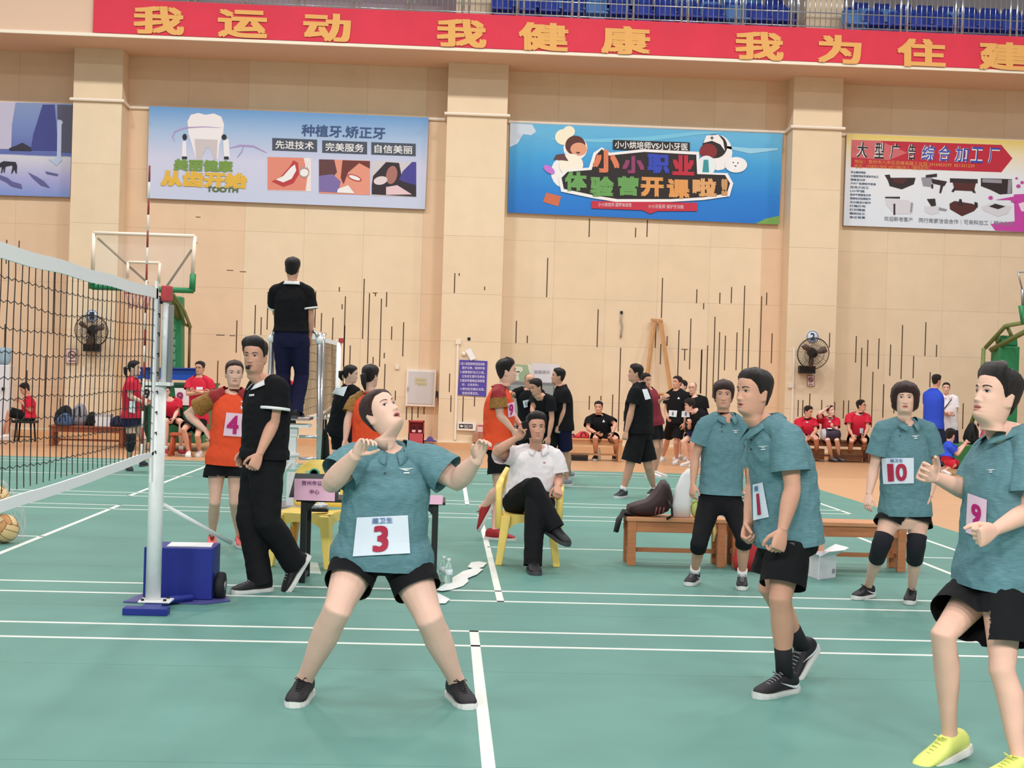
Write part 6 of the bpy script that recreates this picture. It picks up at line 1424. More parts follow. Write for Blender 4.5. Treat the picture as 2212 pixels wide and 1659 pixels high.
t = thing('tape_roll', 'green roll of tape standing on the dark folder', 'tape', tuple(AT(679, 1026, YT + .2))); m = MB(); q = AT(679, 1022, YT + .2); m.lathe(q + Vector((0, -.02, 0)), [(.026, 0), (.036, 0), (.036, .04), (.026, .04), (.026, 0)], 18, axis=(0, 1, 0)); m.box(q - Vector((0, 0, .035)), (.065, .05, .03)); m.build('roll', mat('tape_green', (58, 158, 124), .4), t); m = MB(); m.cyl(q + Vector((0, -.016, 0)), q + Vector((0, .016, 0)), .024, n=14); m.build('core', mat('core_pale', (150, 200, 176), .6), t)
t = thing('pencil_case', 'silver grey pencil case lying on the yellow chair seat', 'case', (AT(690, 1103, 11.2).x, 11.2, .433)); m = MB(); q = Vector((AT(690, 1100, 11.2).x, 11.2, .438)); m.box(q + Vector((0, 0, .008)), (.14, .10, .018)); m.build('tray', BLACKP, t); m = MB(); m.tube([q + Vector((-.065, -.02, .035)), q + Vector((.065, -.01, .04))], .024, 10); m.build('pouch', mat('silver_cloth', (190, 190, 194), .3, metal=.5), t); m = MB(); m.ball(q + Vector((.01, .0, .062)), .018, 10, 8, sc=(1.6, 1, .8)); m.build('clasp', PAPER, t)
# bottles and litter on the floor
GLS = mat('bottle_clear', (214, 238, 232), .08, trans=.75)
for i, (px, py, kk) in enumerate(((957, 1256, 1.0), (968, 1262, .95))):
    q = G(px, py); t = thing('water_bottle', ('left' if i == 0 else 'right') + ' clear water bottle on the floor by the table leg', 'bottle', tuple(q), 'water bottles on the floor')
    m = MB(); m.lathe(q, [(.026, 0), (.031, .008), (.031, .05), (.028, .06), (.031, .07), (.031, .115), (.026, .135), (.012, .165), (.011, .172)], 14); m.build('bottle_body', GLS, t)
    m = MB(); m.lathe(q + Vector((0, 0, .17)), [(.0145, 0), (.0145, .018), (.013, .020)], 12); m.build('cap', mat('cap_white', (230, 240, 240), .4), t); m = MB(); m.lathe(q + Vector((0, 0, .072)), [(.0315, 0), (.0315, .04)], 14); m.build('label_band', mat('label_pale', (226, 236, 240), .5), t)
q = G(934, 1226); t = thing('thermos', 'small silver flask standing on the floor behind the table leg', 'flask', tuple(q)); m = MB(); m.lathe(q, [(.03, 0), (.034, .01), (.034, .12), (.028, .13)], 14); m.build('flask_body', CHROME, t); m = MB(); m.lathe(q + Vector((0, 0, .13)), [(.027, 0), (.027, .03), (.02, .035)], 12); m.build('cap', GREYM, t)
def sheet(label, pts, z=.004, amp=.012):
    m = MB(); P0 = [G(*p) for p in pts]; c = sum(P0, Vector()) / len(P0); N = len(P0); vs = [c + Vector((0, 0, z + amp))]
    for k in (.5, 1.0):
        for p in P0: vs.append(lerp(c, p, k) + Vector((0, 0, z + amp * (.5 + .5 * noise.noise(p * 9 + Vector((k, 0, 0)))) * (1.6 if k < 1 else 1))))
    fs = [(0, 1 + i, 1 + (i + 1) % N) for i in range(N)] + [(1 + i, 1 + N + i, 1 + N + (i + 1) % N, 1 + (i + 1) % N) for i in range(N)]
    fs = [f[::-1] for f in fs]
    m.add(vs, fs, 0, True); o = m.build('plastic_sheet', mat('film_white', (240, 246, 246), .35), None, (0, 0, 0)); o['_b'] = [0., 0., 0.]; return solo(o, label, 'plastic sheet')
sheet('larger crumpled white plastic sheet on the floor beside the bottles', [(942, 1278), (958, 1266), (975, 1252), (1000, 1236), (1028, 1229), (1044, 1232), (1030, 1244), (1010, 1252), (1012, 1258), (1000, 1268), (975, 1276), (955, 1280)])
sheet('white film scrap against the chair leg beside the large sheet', [(1010, 1228), (1018, 1217), (1035, 1215), (1052, 1219), (1044, 1227), (1028, 1232)])
sheet('small white plastic scrap nearest the lunging woman', [(938, 1280), (952, 1287), (972, 1297), (962, 1306), (946, 1306)])
m = MB(); m.prism([G(660, 1238), G(664, 1214), G(686, 1216), G(694, 1240)], (0, 0, .002)); solo(m.build('paper_sheet', mat('paper_grey', (206, 220, 212), .6), None, (0, 0, 0)), 'grey white paper on the floor under the low table', 'paper')
# ---- volleyballs in a sack at the left
BALL = mat('ball_cream', (236, 200, 146), .45); BALLO = mat('ball_orange', (206, 148, 92), .45); BSEAM = mat('ball_seam', (104, 66, 40), .6)
def volleyball(label, c, r, cat='ball', seed=0, two=True):
    t = thing('volleyball', label, cat, (c.x, c.y, c.z - r)); R = Matrix.Rotation(seed, 3, 'X') @ Matrix.Rotation(seed * 1.7, 3, 'Y')
    m = MB(); n, mm = 28, 20; rings = []
    m.ball(c, r, n, mm)
    for i, f in enumerate(m.f):
        p = (sum((Vector(m.v[k]) for k in f), Vector()) / len(f) - c); p = R @ p.normalized(); a = [abs(p.x), abs(p.y), abs(p.z)]; k = a.index(max(a)); u = (p.y, p.z, p.x)[k] / max(a)
        m.mi[i] = 1 if two and (abs(u) > .34) and (k + (1 if p[k] > 0 else 0)) % 2 else 0
    m.build('cover', [BALL, BALLO], t)
    s = MB()
    for ax in range(3):
        for sg in (1, -1):
            for off in (-.34, .34, -1, 1):
                pts = []
                for q in np.linspace(-1, 1, 9):
                    v = [0, 0, 0]; v[ax] = sg; v[(ax + 1) % 3] = off; v[(ax + 2) % 3] = q; pts.append(c + (R.transposed() @ Vector(v).normalized()) * (r + .0006))
                s.tube(pts, .0022, 4)
    s.build('seam', BSEAM, t); return t
yb = 12.2; cA = AT(9, 1137, yb); cA.z = .125; cB = AT(-12, 1096, yb + .0); cB.z = .372; cA.z = .125; cC = AT(-50, 1140, yb + .1); cC.z = .125
volleyball('lower cream volleyball in the net sack at the left edge', cA, .122, seed=.6); volleyball('upper cream volleyball in the net sack at the left edge', cB, .122, seed=1.9)
t = thing('ball_sack', 'thin white net sack holding the volleyballs', 'net bag', (cA.x - .12, yb, 0)); m = MB()
def sack(u, a):
    z = .01 + .52 * u; rx = (.19 + .05 * math.sin(math.pi * u)) * (1 - .55 * u ** 3); cx = cA.x - .055 - .08 * u
    return Vector((cx + (rx + .006) * math.cos(a), yb + .07 + (rx * .82 + .01) * math.sin(a), z))
for k in range(14):
    for s in (1, -1): m.tube([sack(u, 2 * math.pi * k / 14 + s * u * 1.6) for u in np.linspace(0, 1, 12)], .0012, 4)
o = m.build('cord_mesh', mat('sack_cord', (226, 214, 210), .8), t); o['kind'] = 'stuff'
# ---- far left bench, bags, ball, stool, table
zf = 0.0; Yl = 26.6
xl0, xl1 = AT(105, 920, Yl).x, AT(268, 925, Yl).x
RW = mat('bench_red_wood', (150, 84, 60), .55, noise_amt=.1, nscale=5)
bench('dark wooden bench behind the net with bags on it', xl0, xl1, Yl, .36, AT(180, 920, Yl).z - 0, None, RW, RW)
zbn = AT(180, 920, Yl).z
def lump(name, label, cat, px0, px1, pyt, Y, z0, mt, s, parts=None, dep=.15):
    a, b = AT(px0, 900, Y).x, AT(px1, 900, Y).x; zt = AT((px0 + px1) / 2, pyt, Y).z; c = (a + b) / 2; h = zt - z0; w = (b - a) / 2
    t = thing(name, label, cat, (c, Y, z0)); m = MB()
    m.loft(blob([(Vector((c, Y, z0 + .004)), Vector((w * .9, 0, 0)), Vector((0, dep * .9, 0))), (Vector((c, Y, z0 + h * .25)), Vector((w, 0, 0)), Vector((0, dep, 0))), (Vector((c + w * .05, Y, z0 + h * .6)), Vector((w * .86, 0, 0)), Vector((0, dep * .85, 0))), (Vector((c + w * .1, Y, z0 + h * .9)), Vector((w * .5, 0, 0)), Vector((0, dep * .5, 0))), (Vector((c + w * .1, Y, z0 + h)), Vector((w * .12, 0, 0)), Vector((0, dep * .15, 0)))], 16)); crumple(m, .03, 7, s); m.v = [(p[0], p[1], max(p[2], z0 + .002)) for p in m.v]; m.build('bag_body', mt, t)
    m = MB(); m.tube([Vector((c - w * .3, Y - dep, z0 + h * .3)), Vector((c - w * .2, Y - dep * 1.05, z0 + h * .75)), Vector((c + w * .25, Y - dep * .75, z0 + h * .9)), Vector((c + w * .4, Y - dep * 1.05, z0 + h * .4))], .012, 5); m.build('strap', BLACKP, t); return t
Yg = Yl + .18
lump('backpack', 'black backpack at the left of the far bench', 'bag', 117, 160, 874, Yg, zbn, mat('cloth_dark', (0, 0, 0)), 1); lump('grey_bag', 'light grey bag on the far bench behind the net', 'bag', 150, 190, 872, Yg + .05, zbn, mat('cloth_grey', (140, 138, 148), .7), 5)
lump('blue_bag', 'blue bag slumped on the far bench behind the net', 'bag', 120, 158, 893, Yg - .14, zbn, mat('cloth_blue', (74, 96, 140), .7), 8); lump('black_bag', 'small black bag on the far bench beside the white box', 'bag', 186, 214, 888, Yg, zbn, mat('cloth_dark', (0, 0, 0)), 3)
lump('jacket', 'dark navy jacket heap on the right of the far bench', 'jacket', 236, 272, 897, Yg - .02, zbn, mat('cloth_navy', (44, 48, 80), .8), 9)
t = thing('carton', 'white box on the far bench behind the net', 'box', (AT(222, 920, Yg).x, Yg, zbn)); q = AT(222, 908, Yg - .1); m = MB(); m.bbox((q.x - .14, Yg - .12, zbn), (q.x + .14, Yg + .1, zbn + .2)); m.build('box_body', CW, t); m = MB(); m.bbox((q.x - .145, Yg - .125, zbn + .19), (q.x + .145, Yg + .105, zbn + .23)); m.build('lid', mat('carton_lid', (196, 190, 196), .6), t)
q = AT(118, 954, 27.2); q.z = .115; volleyball('yellow volleyball on the wood floor below the far bench', q, .115, seed=1.1)
t = thing('stool', 'black stool under the seated man in red at the far left', 'stool', tuple(AT(56, 952, 27.8).xy) + (0,)); q = AT(56, 905, 27.8); zs_ = AT(56, 908, 27.8).z
m = MB(); m.bbox((q.x - .22, 27.62, zs_ - .05), (q.x + .2, 27.98, zs_)); m.build('seat', BLACKP, t, bevel=.01)
for dx, dy in ((-.17, -.14), (.15, -.14), (-.17, .14), (.15, .14)):
    m = MB(); m.cyl((q.x + dx, 27.8 + dy, 0), (q.x + dx * .85, 27.8 + dy * .85, zs_ - .05), .018, n=6); m.build('leg', BLACKP, t)
m = MB(); m.cyl((q.x - .15, 27.68, .1), (q.x + .14, 27.68, .1), .012, n=6); m.build('stretcher', BLACKP, t)
t = thing('stool', 'orange plastic stool beside the post', 'stool', tuple(G(386, 986))); q = G(386, 986); OS = mat('stool_orange', (196, 96, 66), .5); m = MB(); m.bbox((q.x - .16, q.y - .02, .36), (q.x + .16, q.y + .3, .40)); m.build('seat', OS, t)
for dx, dy in ((-.14, 0), (.14, 0), (-.14, .28), (.14, .28)):
    m = MB(); m.tube([(q.x + dx * .85, q.y + .14 + (dy - .14) * .85, .37), (q.x + dx * 1.1, q.y + dy, 0)], .028, 4); m.build('leg', OS, t)
# far court scorer table with white top
Y2 = 17.4; t = thing('folding_table', 'white topped folding table with black frame beside the steel stand', 'table', (AT(712, 990, Y2).x, Y2 + .2, 0)); x0_, x1_ = AT(690, 900, Y2).x, AT(760, 900, Y2).x; z2 = AT(715, 901, Y2).z
m = MB(); m.bbox((x0_, Y2, z2 - .03), (x1_, Y2 + .5, z2)); m.build('table_top', mat('cab_white', (0, 0, 0)), t)
for x in (x0_ + .04, x1_ - .04):
    for y in (Y2 + .04, Y2 + .46):
        m = MB(); m.cyl((x, y, 0), (x, y, z2 - .03), .016, n=6); m.build('leg', BLACKP, t)
    m = MB(); m.tube([(x, Y2 + .04, z2 - .25), (x + (.16 if x < (x0_ + x1_) / 2 else -.16), Y2 + .04, z2 - .04)], .012, 5); m.build('brace', BLACKP, t)
lump('duffel_bag', 'black duffel bag on the floor under the white topped table', 'bag', 686, 716, 925, Y2 + .25, 0, mat('cloth_dark', (0, 0, 0)), 6, dep=.2)
m = MB(); q = AT(706, 897, Y2 + .1); m.prism([(q.x - .12, Y2 + .08, z2 + .002), (q.x + .1, Y2 + .1, z2 + .002), (q.x + .12, Y2 + .3, z2 + .002), (q.x - .1, Y2 + .3, z2 + .002)], (0, 0, .006)); solo(m.build('paper_sheet', PAPER, None, (0, 0, 0)), 'score paper on the white topped table beside the black shirted woman', 'paper')
# benches along the far wall, right side
zk = 0
bench('wooden bench under the seated man in black', AT(1222, 960, 26.5).x, AT(1345, 960, 26.5).x, 26.45, .34, .42, None, mat('bench_pale', (206, 156, 112), .5, noise_amt=.1, nscale=5), BWL)
bench('dark bench under the three red players', AT(1708, 960, 28.3).x, AT(1886, 960, 28.3).x, 28.35, .34, .44, None, mat('bench_dark', (116, 74, 56), .5), mat('bench_dark', (0, 0, 0)))
for i, (a, b) in enumerate(((1738, 1780), (1797, 1812), (1816, 1862))):
    t = thing('wooden_crate', ('pale wooden block under the bench, leftmost', 'pale wooden block under the bench, middle', 'pale wooden block under the bench, rightmost')[i], 'block', (AT((a + b) / 2, 980, 28.9).x, 28.9, 0), 'pale blocks under the red players bench'); m = MB(); m.bbox((AT(a, 970, 28.8).x, 28.75, 0), (AT(b, 970, 28.8).x, 29.1, .24)); m.build('block_body', mat('bench_pale', (0, 0, 0)), t, bevel=.01); m = MB(); m.bbox((AT(a, 970, 28.8).x + .02, 28.742, .11), (AT(b, 970, 28.8).x - .02, 28.752, .13)); m.build('seam', TIM, t)
lump('plastic_bag', 'red plastic bag on the bench beside the seated man in black', 'bag', 1242, 1276, 931, 26.6, .42, mat('bag_red', (0, 0, 0)), 2, dep=.13)
lump('plastic_bag', 'pink plastic bag on the far left end of the same bench', 'bag', 1228, 1246, 936, 26.65, .42, mat('bag_pink', (226, 110, 140), .5), 4, dep=.1)
t = thing('slipper_pair_box', 'flat black shoe box on the floor under the pale bench', 'box', tuple(AT(1252, 990, 26.7).xy) + (0,)); q = AT(1252, 985, 26.6); m = MB(); m.bbox((q.x - .15, 26.5, 0), (q.x + .15, 26.8, .09)); m.build('box_body', BLACKP, t); m = MB(); m.bbox((q.x - .155, 26.495, .07), (q.x + .155, 26.805, .10)); m.build('lid', mat('lid_dark', (60, 48, 44), .6), t)
q = G(1294, 992); t = thing('water_bottle', 'clear water bottle on the wood floor between the seated man\'s feet', 'bottle', tuple(q)); m = MB(); m.lathe(q, [(.03, 0), (.033, .01), (.033, .15), (.013, .19), (.012, .21)], 12); m.build('bottle_body', GLS, t); m = MB(); m.lathe(q + Vector((0, 0, .2)), [(.016, 0), (.016, .025)], 10); m.build('cap', mat('cap_white', (0, 0, 0)), t)
lump('backpack', 'black backpack on the green base of the right basketball stand', 'bag', 2084, 2114, 913, 27.4, AT(2100, 960, 27.2).z, mat('cloth_dark', (0, 0, 0)), 11, dep=.16)
# ================================================================ the people
TEAL = mat('teal_heather', (98, 137, 146), .85, spec=.2, noise_amt=.16, nscale=22, bump=.12, bscale=40, stretch=(1.2, 1.2, 9))
BLK = mat('black_cloth', (24, 24, 27), .85, spec=.2, bump=.08, bscale=18); GRYC = mat('grey_cloth', (92, 94, 100), .85, spec=.2); NAVYC = mat('navy_cloth', (30, 30, 62), .85, spec=.2); BLKK = mat('black_knit', (26, 26, 29), .9, spec=.15)
ORNG = mat('orange_jersey', (238, 84, 46), .7, spec=.25, bump=.05, bscale=30); BRN = mat('bronze_jersey', (150, 106, 48), .7, noise_amt=.35, nscale=60); MARN = mat('maroon_jersey', (150, 34, 40), .7)
REDT = mat('red_jersey', (206, 38, 62), .75, spec=.2, bump=.05, bscale=30); MAR = mat('maroon_tee', (126, 34, 50), .8); BLUT = mat('blue_jersey', (40, 76, 206), .75); WHTP = mat('white_polo', (240, 234, 238), .8, spec=.2, bump=.12, bscale=14); WHTT = mat('white_knit', (242, 242, 244), .7)
PNK = mat('pink_tee', (222, 128, 150), .8); BIB = mat('bib_white', (222, 230, 244), .75); BIBT = mat('bib_red', (176, 40, 70), .7); BIBB = mat('bib_blue', (112, 140, 190), .7); BIBP = mat('bib_pink', (240, 206, 226), .75); BIBM = mat('bib_magenta', (190, 30, 120), .7)
SOLW = mat('sole_white', (222, 222, 220), .5); SHB = mat('shoe_black', (30, 28, 33), .65, bump=.1, bscale=90); LACE = mat('lace_grey', (150, 150, 156), .7); CORAL = mat('shoe_coral', (236, 110, 110), .6); YELS = mat('shoe_yellow', (226, 232, 128), .55); SHR = mat('shoe_red', (176, 42, 50), .6); SHW = mat('shoe_white', (232, 222, 220), .55); SHG = mat('shoe_grey', (150, 154, 160), .6); SHD = mat('shoe_dark', (52, 52, 60), .6); GUM = mat('sole_grey', (70, 70, 76), .6)
EMB = mat('emblem_white', (222, 226, 232), .6); BTN = mat('button_dark', (34, 40, 46), .4); SOCKW = mat('sock_white', (236, 236, 238), .8); SOCKB = mat('sock_black', (28, 28, 32), .8); PADB = mat('pad_black', (26, 26, 36), .85)
def polo(m=TEAL, **k): return dict(kind='polo', mat=m, **k)
def tee(m, **k): return dict(kind='tee', mat=m, **k)
def chest_logo(sp, x, y, s=1.0):
    px_shape(sp, 'chest_emblem', [[(x - 17 * s, y - 3 * s), (x + 17 * s, y - 5 * s), (x + 8 * s, y - 1 * s), (x - 8 * s, y)], [(x - 7 * s, y), (x + 6 * s, y), (x + 3 * s, y + 2 * s), (x - 4 * s, y + 2 * s)], [(x - 6 * s, y + 5 * s), (x + 7 * s, y + 4.5 * s), (x + 6 * s, y + 8 * s), (x - 6 * s, y + 8 * s)]], EMB, sp['toppart'], .007)
def buttons(sp, pts, r=2.2):
    for q in pts: px_shape(sp, 'button', [ell(q[0], q[1], r, r, 8)], BTN, sp['toppart'], .008)
V = Vector
# 3: lunging woman
p = person(dict(label='woman in teal polo with bib 3, legs wide apart, looking up with raised hands', base=(825, 1522), H=1.62, sex='f', g=1.5, lod=0, yaw=6, hy=40, hp=38, hr=10, mouth=.7, hair='tied', hcol='b', skin=2, gaze=(.35, .8), ww=1.04, hs=.95, seed=1,
 J=dict(pelvis=(826, 1188, .12), neck=(841, 972, .08), head=(824, 893, .05), shL=(918, 992, .08), shR=(770, 990, .02), elL=(988, 1040, .02), wrL=(1030, 992, -.14), elR=(716, 1044, -.08), wrR=(768, 982, -.24),
  hipL=(872, 1200, .12), hipR=(778, 1196, .12), knL=(928, 1338, -.05), knR=(728, 1318, -.12), anL=(987, 1474), anR=(657, 1470)),
 toeL=(1026, 1532), toeR=(610, 1540), hands=dict(L=dict(pose='half', dir=(.28, -.25, .95), thumb=(-.8, -.5, .3)), R=dict(pose='half', dir=(.55, -.30, .80), thumb=(.5, .4, -.2))),
 top=polo(belly=.012, flare=.012, loose=.018, sleeve=.70, hem=-.135, vneck=.75, nk=.0), bottom=dict(kind='shorts', mat=BLK, len=.56, loose=.012), shoes=dict(cols=(SHB, SOLW, SHB), k=1.22)))
px_sheet(p, 'number_bib', [(771, 1118), (881, 1113), (886, 1195), (762, 1202)], BIB, 7, texts=[('3', (.34, .08, .62, .76), BIBT, .03), ('建卫生', (.30, .82, .70, .97), BIBB, .01)])
chest_logo(p, 878, 1015, 1.0); buttons(p, [(833, 1002), (832, 1022)])
# 1: man bending
p = person(dict(label='man in teal polo with bib 1 leaning forward mid-step, facing left', base=(1697, 1498), H=1.74, sex='m', g=1.12, lod=0, yaw=-72, hy=-62, hp=4, mouth=.45, hair='short', skin=1, gaze=(.2, .1), hs=.93, seed=2, bend=.04,
 J=dict(pelvis=(1702, 1152, .10), neck=(1655, 915, .08), head=(1628, 848, .05), shL=(1702, 946, -.10), shR=(1650, 944, .26), elL=(1712, 1056, -.14), wrL=(1690, 1146, -.20), elR=(1630, 1050, .26), wrR=(1616, 1132, .14),
  hipL=(1706, 1164, .0), hipR=(1690, 1166, .2), knL=(1686, 1292, -.10), knR=(1662, 1268, .18), anL=(1695, 1460), anR=(1733, 1398, .42)),
 toeL=(1626, 1502), toeR=(1702, 1442, .34), hands=dict(L=dict(pose='grip', thumb=(-.8, -.3, .1)), R=dict(pose='grip', thumb=(-.6, -.6, .1))),
 top=polo(belly=.03, loose=.022, sleeve=.66, hem=-.085, box=.95, vneck=.6, hemtilt=.12), bottom=dict(kind='shorts', mat=BLK, len=.80, loose=.030), shoes=dict(cols=(SHB, SOLW, LACE), swoosh=EMB, sock=SOCKB, sockh=.16)))
px_sheet(p, 'number_bib', [(1626, 1047), (1647, 1042), (1661, 1117), (1627, 1124)], BIB, 6, texts=[('1', (.28, .12, .52, .72), BIBT, .03), ('建', (.1, .80, .5, .95), BIBB, .01)])
chest_logo(p, 1648, 966, .75); buttons(p, [(1622, 950), (1622, 970)])
px_shape(p, 'side_panel', [[(1684, 1172), (1716, 1172), (1722, 1262), (1690, 1256)]], GRYC, p['bottompart'], .006, '_bvh_b')
# woman standing by the bench
p = person(dict(label='woman in teal polo and black knee leggings standing by the bench, no bib', base=(1550, 1264), H=1.58, sex='f', g=.98, lod=1, yaw=-6, hy=-10, hp=2, hair='fringe', hcol='b', skin=1, seed=3, gaze=(.2, .1),
 J=dict(pelvis=(1556, 1076, .0), neck=(1566, 901, .0), head=(1563, 853, -.02), shL=(1603, 918, .02), shR=(1526, 916, -.02), elL=(1618, 984, .02), elR=(1502, 986, .0), wrR=(1497, 1046, -.05), wrL=(1617, 1046, -.04), hipL=(1578, 1082, .0), hipR=(1534, 1082, .0), anL=(1603, 1246), anR=(1500, 1238)),
 toeR=(1472, 1268), toeL=(1603, 1290), hands=dict(R=dict(thumb=(.5, -.8, 0)), L=dict(thumb=(-.5, -.8, 0))), top=polo(loose=.022, sleeve=.62, hem=.05, box=.92, vneck=.8, nk=.0), bottom=dict(kind='leggings', mat=BLK, len=1.17, loose=.022), shoes=dict(cols=(SHB, SOLW, LACE), swoosh=EMB, sock=SOCKW, sockh=.075)))
chest_logo(p, 1589, 931, .55); buttons(p, [(1559, 922), (1560, 932)], 1.5)
# 10
p = person(dict(label='woman with bobbed hair, bib 10 and dark knee pads, in teal polo', base=(1918, 1308), H=1.58, sex='f', g=1.04, lod=0, yaw=-4, hy=-16, hp=8, mouth=.25, hair='bob', hcol='b', skin=0, ww=1.06, seed=4, brow=-.6, gaze=(.3, .4),
 J=dict(pelvis=(1955, 1104, .0), neck=(1957, 915, .0), head=(1955, 862, -.03), shL=(2003, 928, .02), shR=(1909, 926, .0), elL=(2022, 1008, .02), elR=(1888, 1010, .02), wrL=(2008, 1072, -.06), wrR=(1877, 1068, -.05), hipL=(1985, 1112, .0), hipR=(1926, 1112, .0), knL=(1979, 1178, -.08), knR=(1904, 1176, -.08), anL=(1969, 1276), anR=(1874, 1268)),
 toeR=(1812, 1296), toeL=(1946, 1326), hands=dict(R=dict(thumb=(.5, -.8, 0)), L=dict(thumb=(-.5, -.8, 0))), kneepad=PADB, top=polo(loose=.020, sleeve=.68, hem=-.045, box=.98, vneck=.6), bottom=dict(kind='shorts', mat=BLK, len=.34, loose=.026), shoes=dict(cols=(SHB, SOLW, SHB), swoosh=EMB)))
px_sheet(p, 'number_bib', [(1904, 990), (1974, 989), (1974, 1044), (1908, 1046)], BIB, 7, texts=[('1', (.16, .10, .36, .78), BIBT, .03), ('0', (.42, .10, .78, .78), BIBT, .03), ('建卫生', (.26, .84, .66, .97), BIBB, .01)])
chest_logo(p, 1978, 943, .6); buttons(p, [(1946, 931), (1944, 941)], 1.6)
px_shape(p, 'pad_label', [[(1892, 1150), (1903, 1153), (1903, 1157), (1891, 1154)]], EMB, p['root'], .02, '_bvh_b')
# 9, right edge
p = person(dict(label='man in teal polo and yellow shoes running left at the right edge', base=(2120, 1668), H=1.74, sex='m', g=1.0, lod=0, yaw=-62, hy=-70, hp=14, mouth=.3, hair='short', quiff=.02, skin=0, hs=.95, seed=5, gaze=(.2, .3),
 J=dict(pelvis=(2150, 1234, .15), neck=(2186, 938, .12), head=(2152, 856, .06), shL=(2228, 974, .0), shR=(2140, 978, .28), elL=(2224, 1104, -.06), wrL=(2146, 1146, -.22), elR=(2100, 1066, .30), wrR=(2018, 1030, .16), hipL=(2166, 1250, .06), hipR=(2138, 1246, .24), knL=(2166, 1448, -.05), knR=(2038, 1372, .05), anL=(2202, 1640), anR=(2052, 1592, .18)),
 toeR=(1955, 1640, .06), toeL=(2130, 1690), hands=dict(L=dict(pose='fist', thumb=(-.2, -.2, 1)), R=dict(pose='half', thumb=(-.2, -.4, 1))),
 top=polo(loose=.026, sleeve=.74, hem=-.10, box=.98, vneck=.2), bottom=dict(kind='shorts', mat=BLK, len=.72, loose=.040), shoes=dict(cols=(YELS, SOLW, YELS))))
px_sheet(p, 'number_bib', [(2090, 1065), (2132, 1080), (2128, 1168), (2086, 1150)], BIBP, 6, texts=[('9', (.22, .30, .72, .80), BIBM, .03)])
chest_logo(p, 2140, 1016, .6)
# orange 4
p = person(dict(label='woman in orange jersey with pink bib 4, hand on hip', base=(497, 1190), H=1.63, sex='f', g=.98, lod=1, yaw=6, hy=14, hp=0, hair='tied', hcol='b', skin=0, seed=6, ww=1.02,
 J=dict(pelvis=(492, 986, .0), neck=(503, 846, .0), head=(506, 806, -.02), shL=(531, 858, .0), shR=(470, 856, .0), elR=(404, 894, .10), wrR=(444, 930, -.02), elL=(545, 920, .1), wrL=(540, 975, .02), hipL=(512, 990, .0), hipR=(470, 990, .0), knL=(507, 1084, -.06), knR=(464, 1084, -.06), anL=(518, 1160), anR=(458, 1160)),
 toeR=(457, 1200), toeL=(536, 1192), hands=dict(R=dict(pose='grip', dir=(.6, -.1, -.8), thumb=(.3, .9, .2))), top=tee(ORNG, loose=.018, sleeve=.66, hem=-.13, mat2=BRN, mat3=MARN, collar=MARN, name='jersey', vneck=.8), bottom=dict(kind='shorts', mat=BLKK, len=.44, loose=.034), shoes=dict(cols=(CORAL, SOLW, BLKK))))
px_sheet(p, 'number_bib', [(489, 891), (527, 894), (525, 944), (482, 941)], BIBP, 5, texts=[('4', (.12, .10, .74, .90), BIBM, .03)])
px_shape(p, 'chest_emblem', [[(520, 866), (529, 866), (528, 869), (521, 869)]], EMB, p['toppart'], .007)
# walking official
p = person(dict(label='man in black polo with white collar walking left with a whistle, behind the blue box', base=(560, 1276), H=1.80, sex='m', g=1.06, lod=0, yaw=-58, hy=-14, hp=2, mouth=.1, hair='short', quiff=.018, skin=1, seed=7, gaze=(.3, 0), jaw=1.04,
 J=dict(pelvis=(570, 996, .0), neck=(580, 826, .0), head=(551, 770, -.05), shL=(600, 836, -.14), shR=(556, 838, .16), elL=(592, 910, -.16), wrL=(560, 982, -.26), elR=(548, 908, .2), wrR=(528, 976, .08), hipL=(574, 1004, -.08), hipR=(562, 1004, .08), knR=(538, 1120, -.02), knL=(578, 1128, -.12), anR=(562, 1250), anL=(632, 1212, .02)),
 toeR=(515, 1276), toeL=(604, 1258, -.02), hands=dict(L=dict(pose='grip', thumb=(-.7, -.5, 0)), R=dict(pose='relaxed', thumb=(-.7, -.5, 0))), top=polo(BLKK, loose=.02, sleeve=.66, hem=.04, collar=WHTT, trim=WHTT, box=.98, vneck=.5), bottom=dict(kind='pants', mat=BLK, len=2, loose=.026), shoes=dict(cols=(SHB, SOLW, LACE))))
t = thing('whistle', 'black whistle held in the mouth of the walking official', 'whistle', tuple(p['M'] @ V((0, .112, -.078)))); m = MB(); M_ = p['M']; m.tube([M_ @ V((0, .098, -.074)), M_ @ V((0, .122, -.076))], .007, 8); m.build('mouthpiece', BLACKP, t); m = MB(); m.lathe(M_ @ V((-.010, .126, -.084)), [(.001, 0), (.014, 0), (.014, .02), (.001, .02)], 14, axis=M_.to_3x3() @ V((1, 0, 0))); m.build('chamber', BLACKP, t)
# official on the stand
px_shape(p, 'chest_badge', [[(538, 852), (549, 851), (549, 855), (538, 856)]], EMB, p['toppart'], .007)
p = person(dict(label='man in black polo seen from behind, standing high on the steel referee stand', base=(632, 1001), Y=15.6, H=1.76, sex='m', g=1.04, lod=1, yaw=178, hy=176, hp=2, hair='short', noface=True, skin=1, seed=8, plat=zp + .004,
 J=dict(pelvis=(629, 728), neck=(631, 616), head=(632, 580, -.02), shR=(664, 630, .0), shL=(596, 628, .0), elR=(671, 682, .0), wrR=(670, 726, .06), elL=(596, 676, .14), wrL=(610, 690, .32), anR=(640, 886, None), anL=(612, 886, None)),
 toeR=V((.15, 1, 0)), toeL=V((-.15, 1, 0)), top=polo(BLKK, loose=.02, sleeve=.72, hem=.10, collar=WHTT, trim=WHTT, box=.95), bottom=dict(kind='pants', mat=NAVYC, len=2, loose=.016), shoes=dict(cols=(SHB, GUM))))
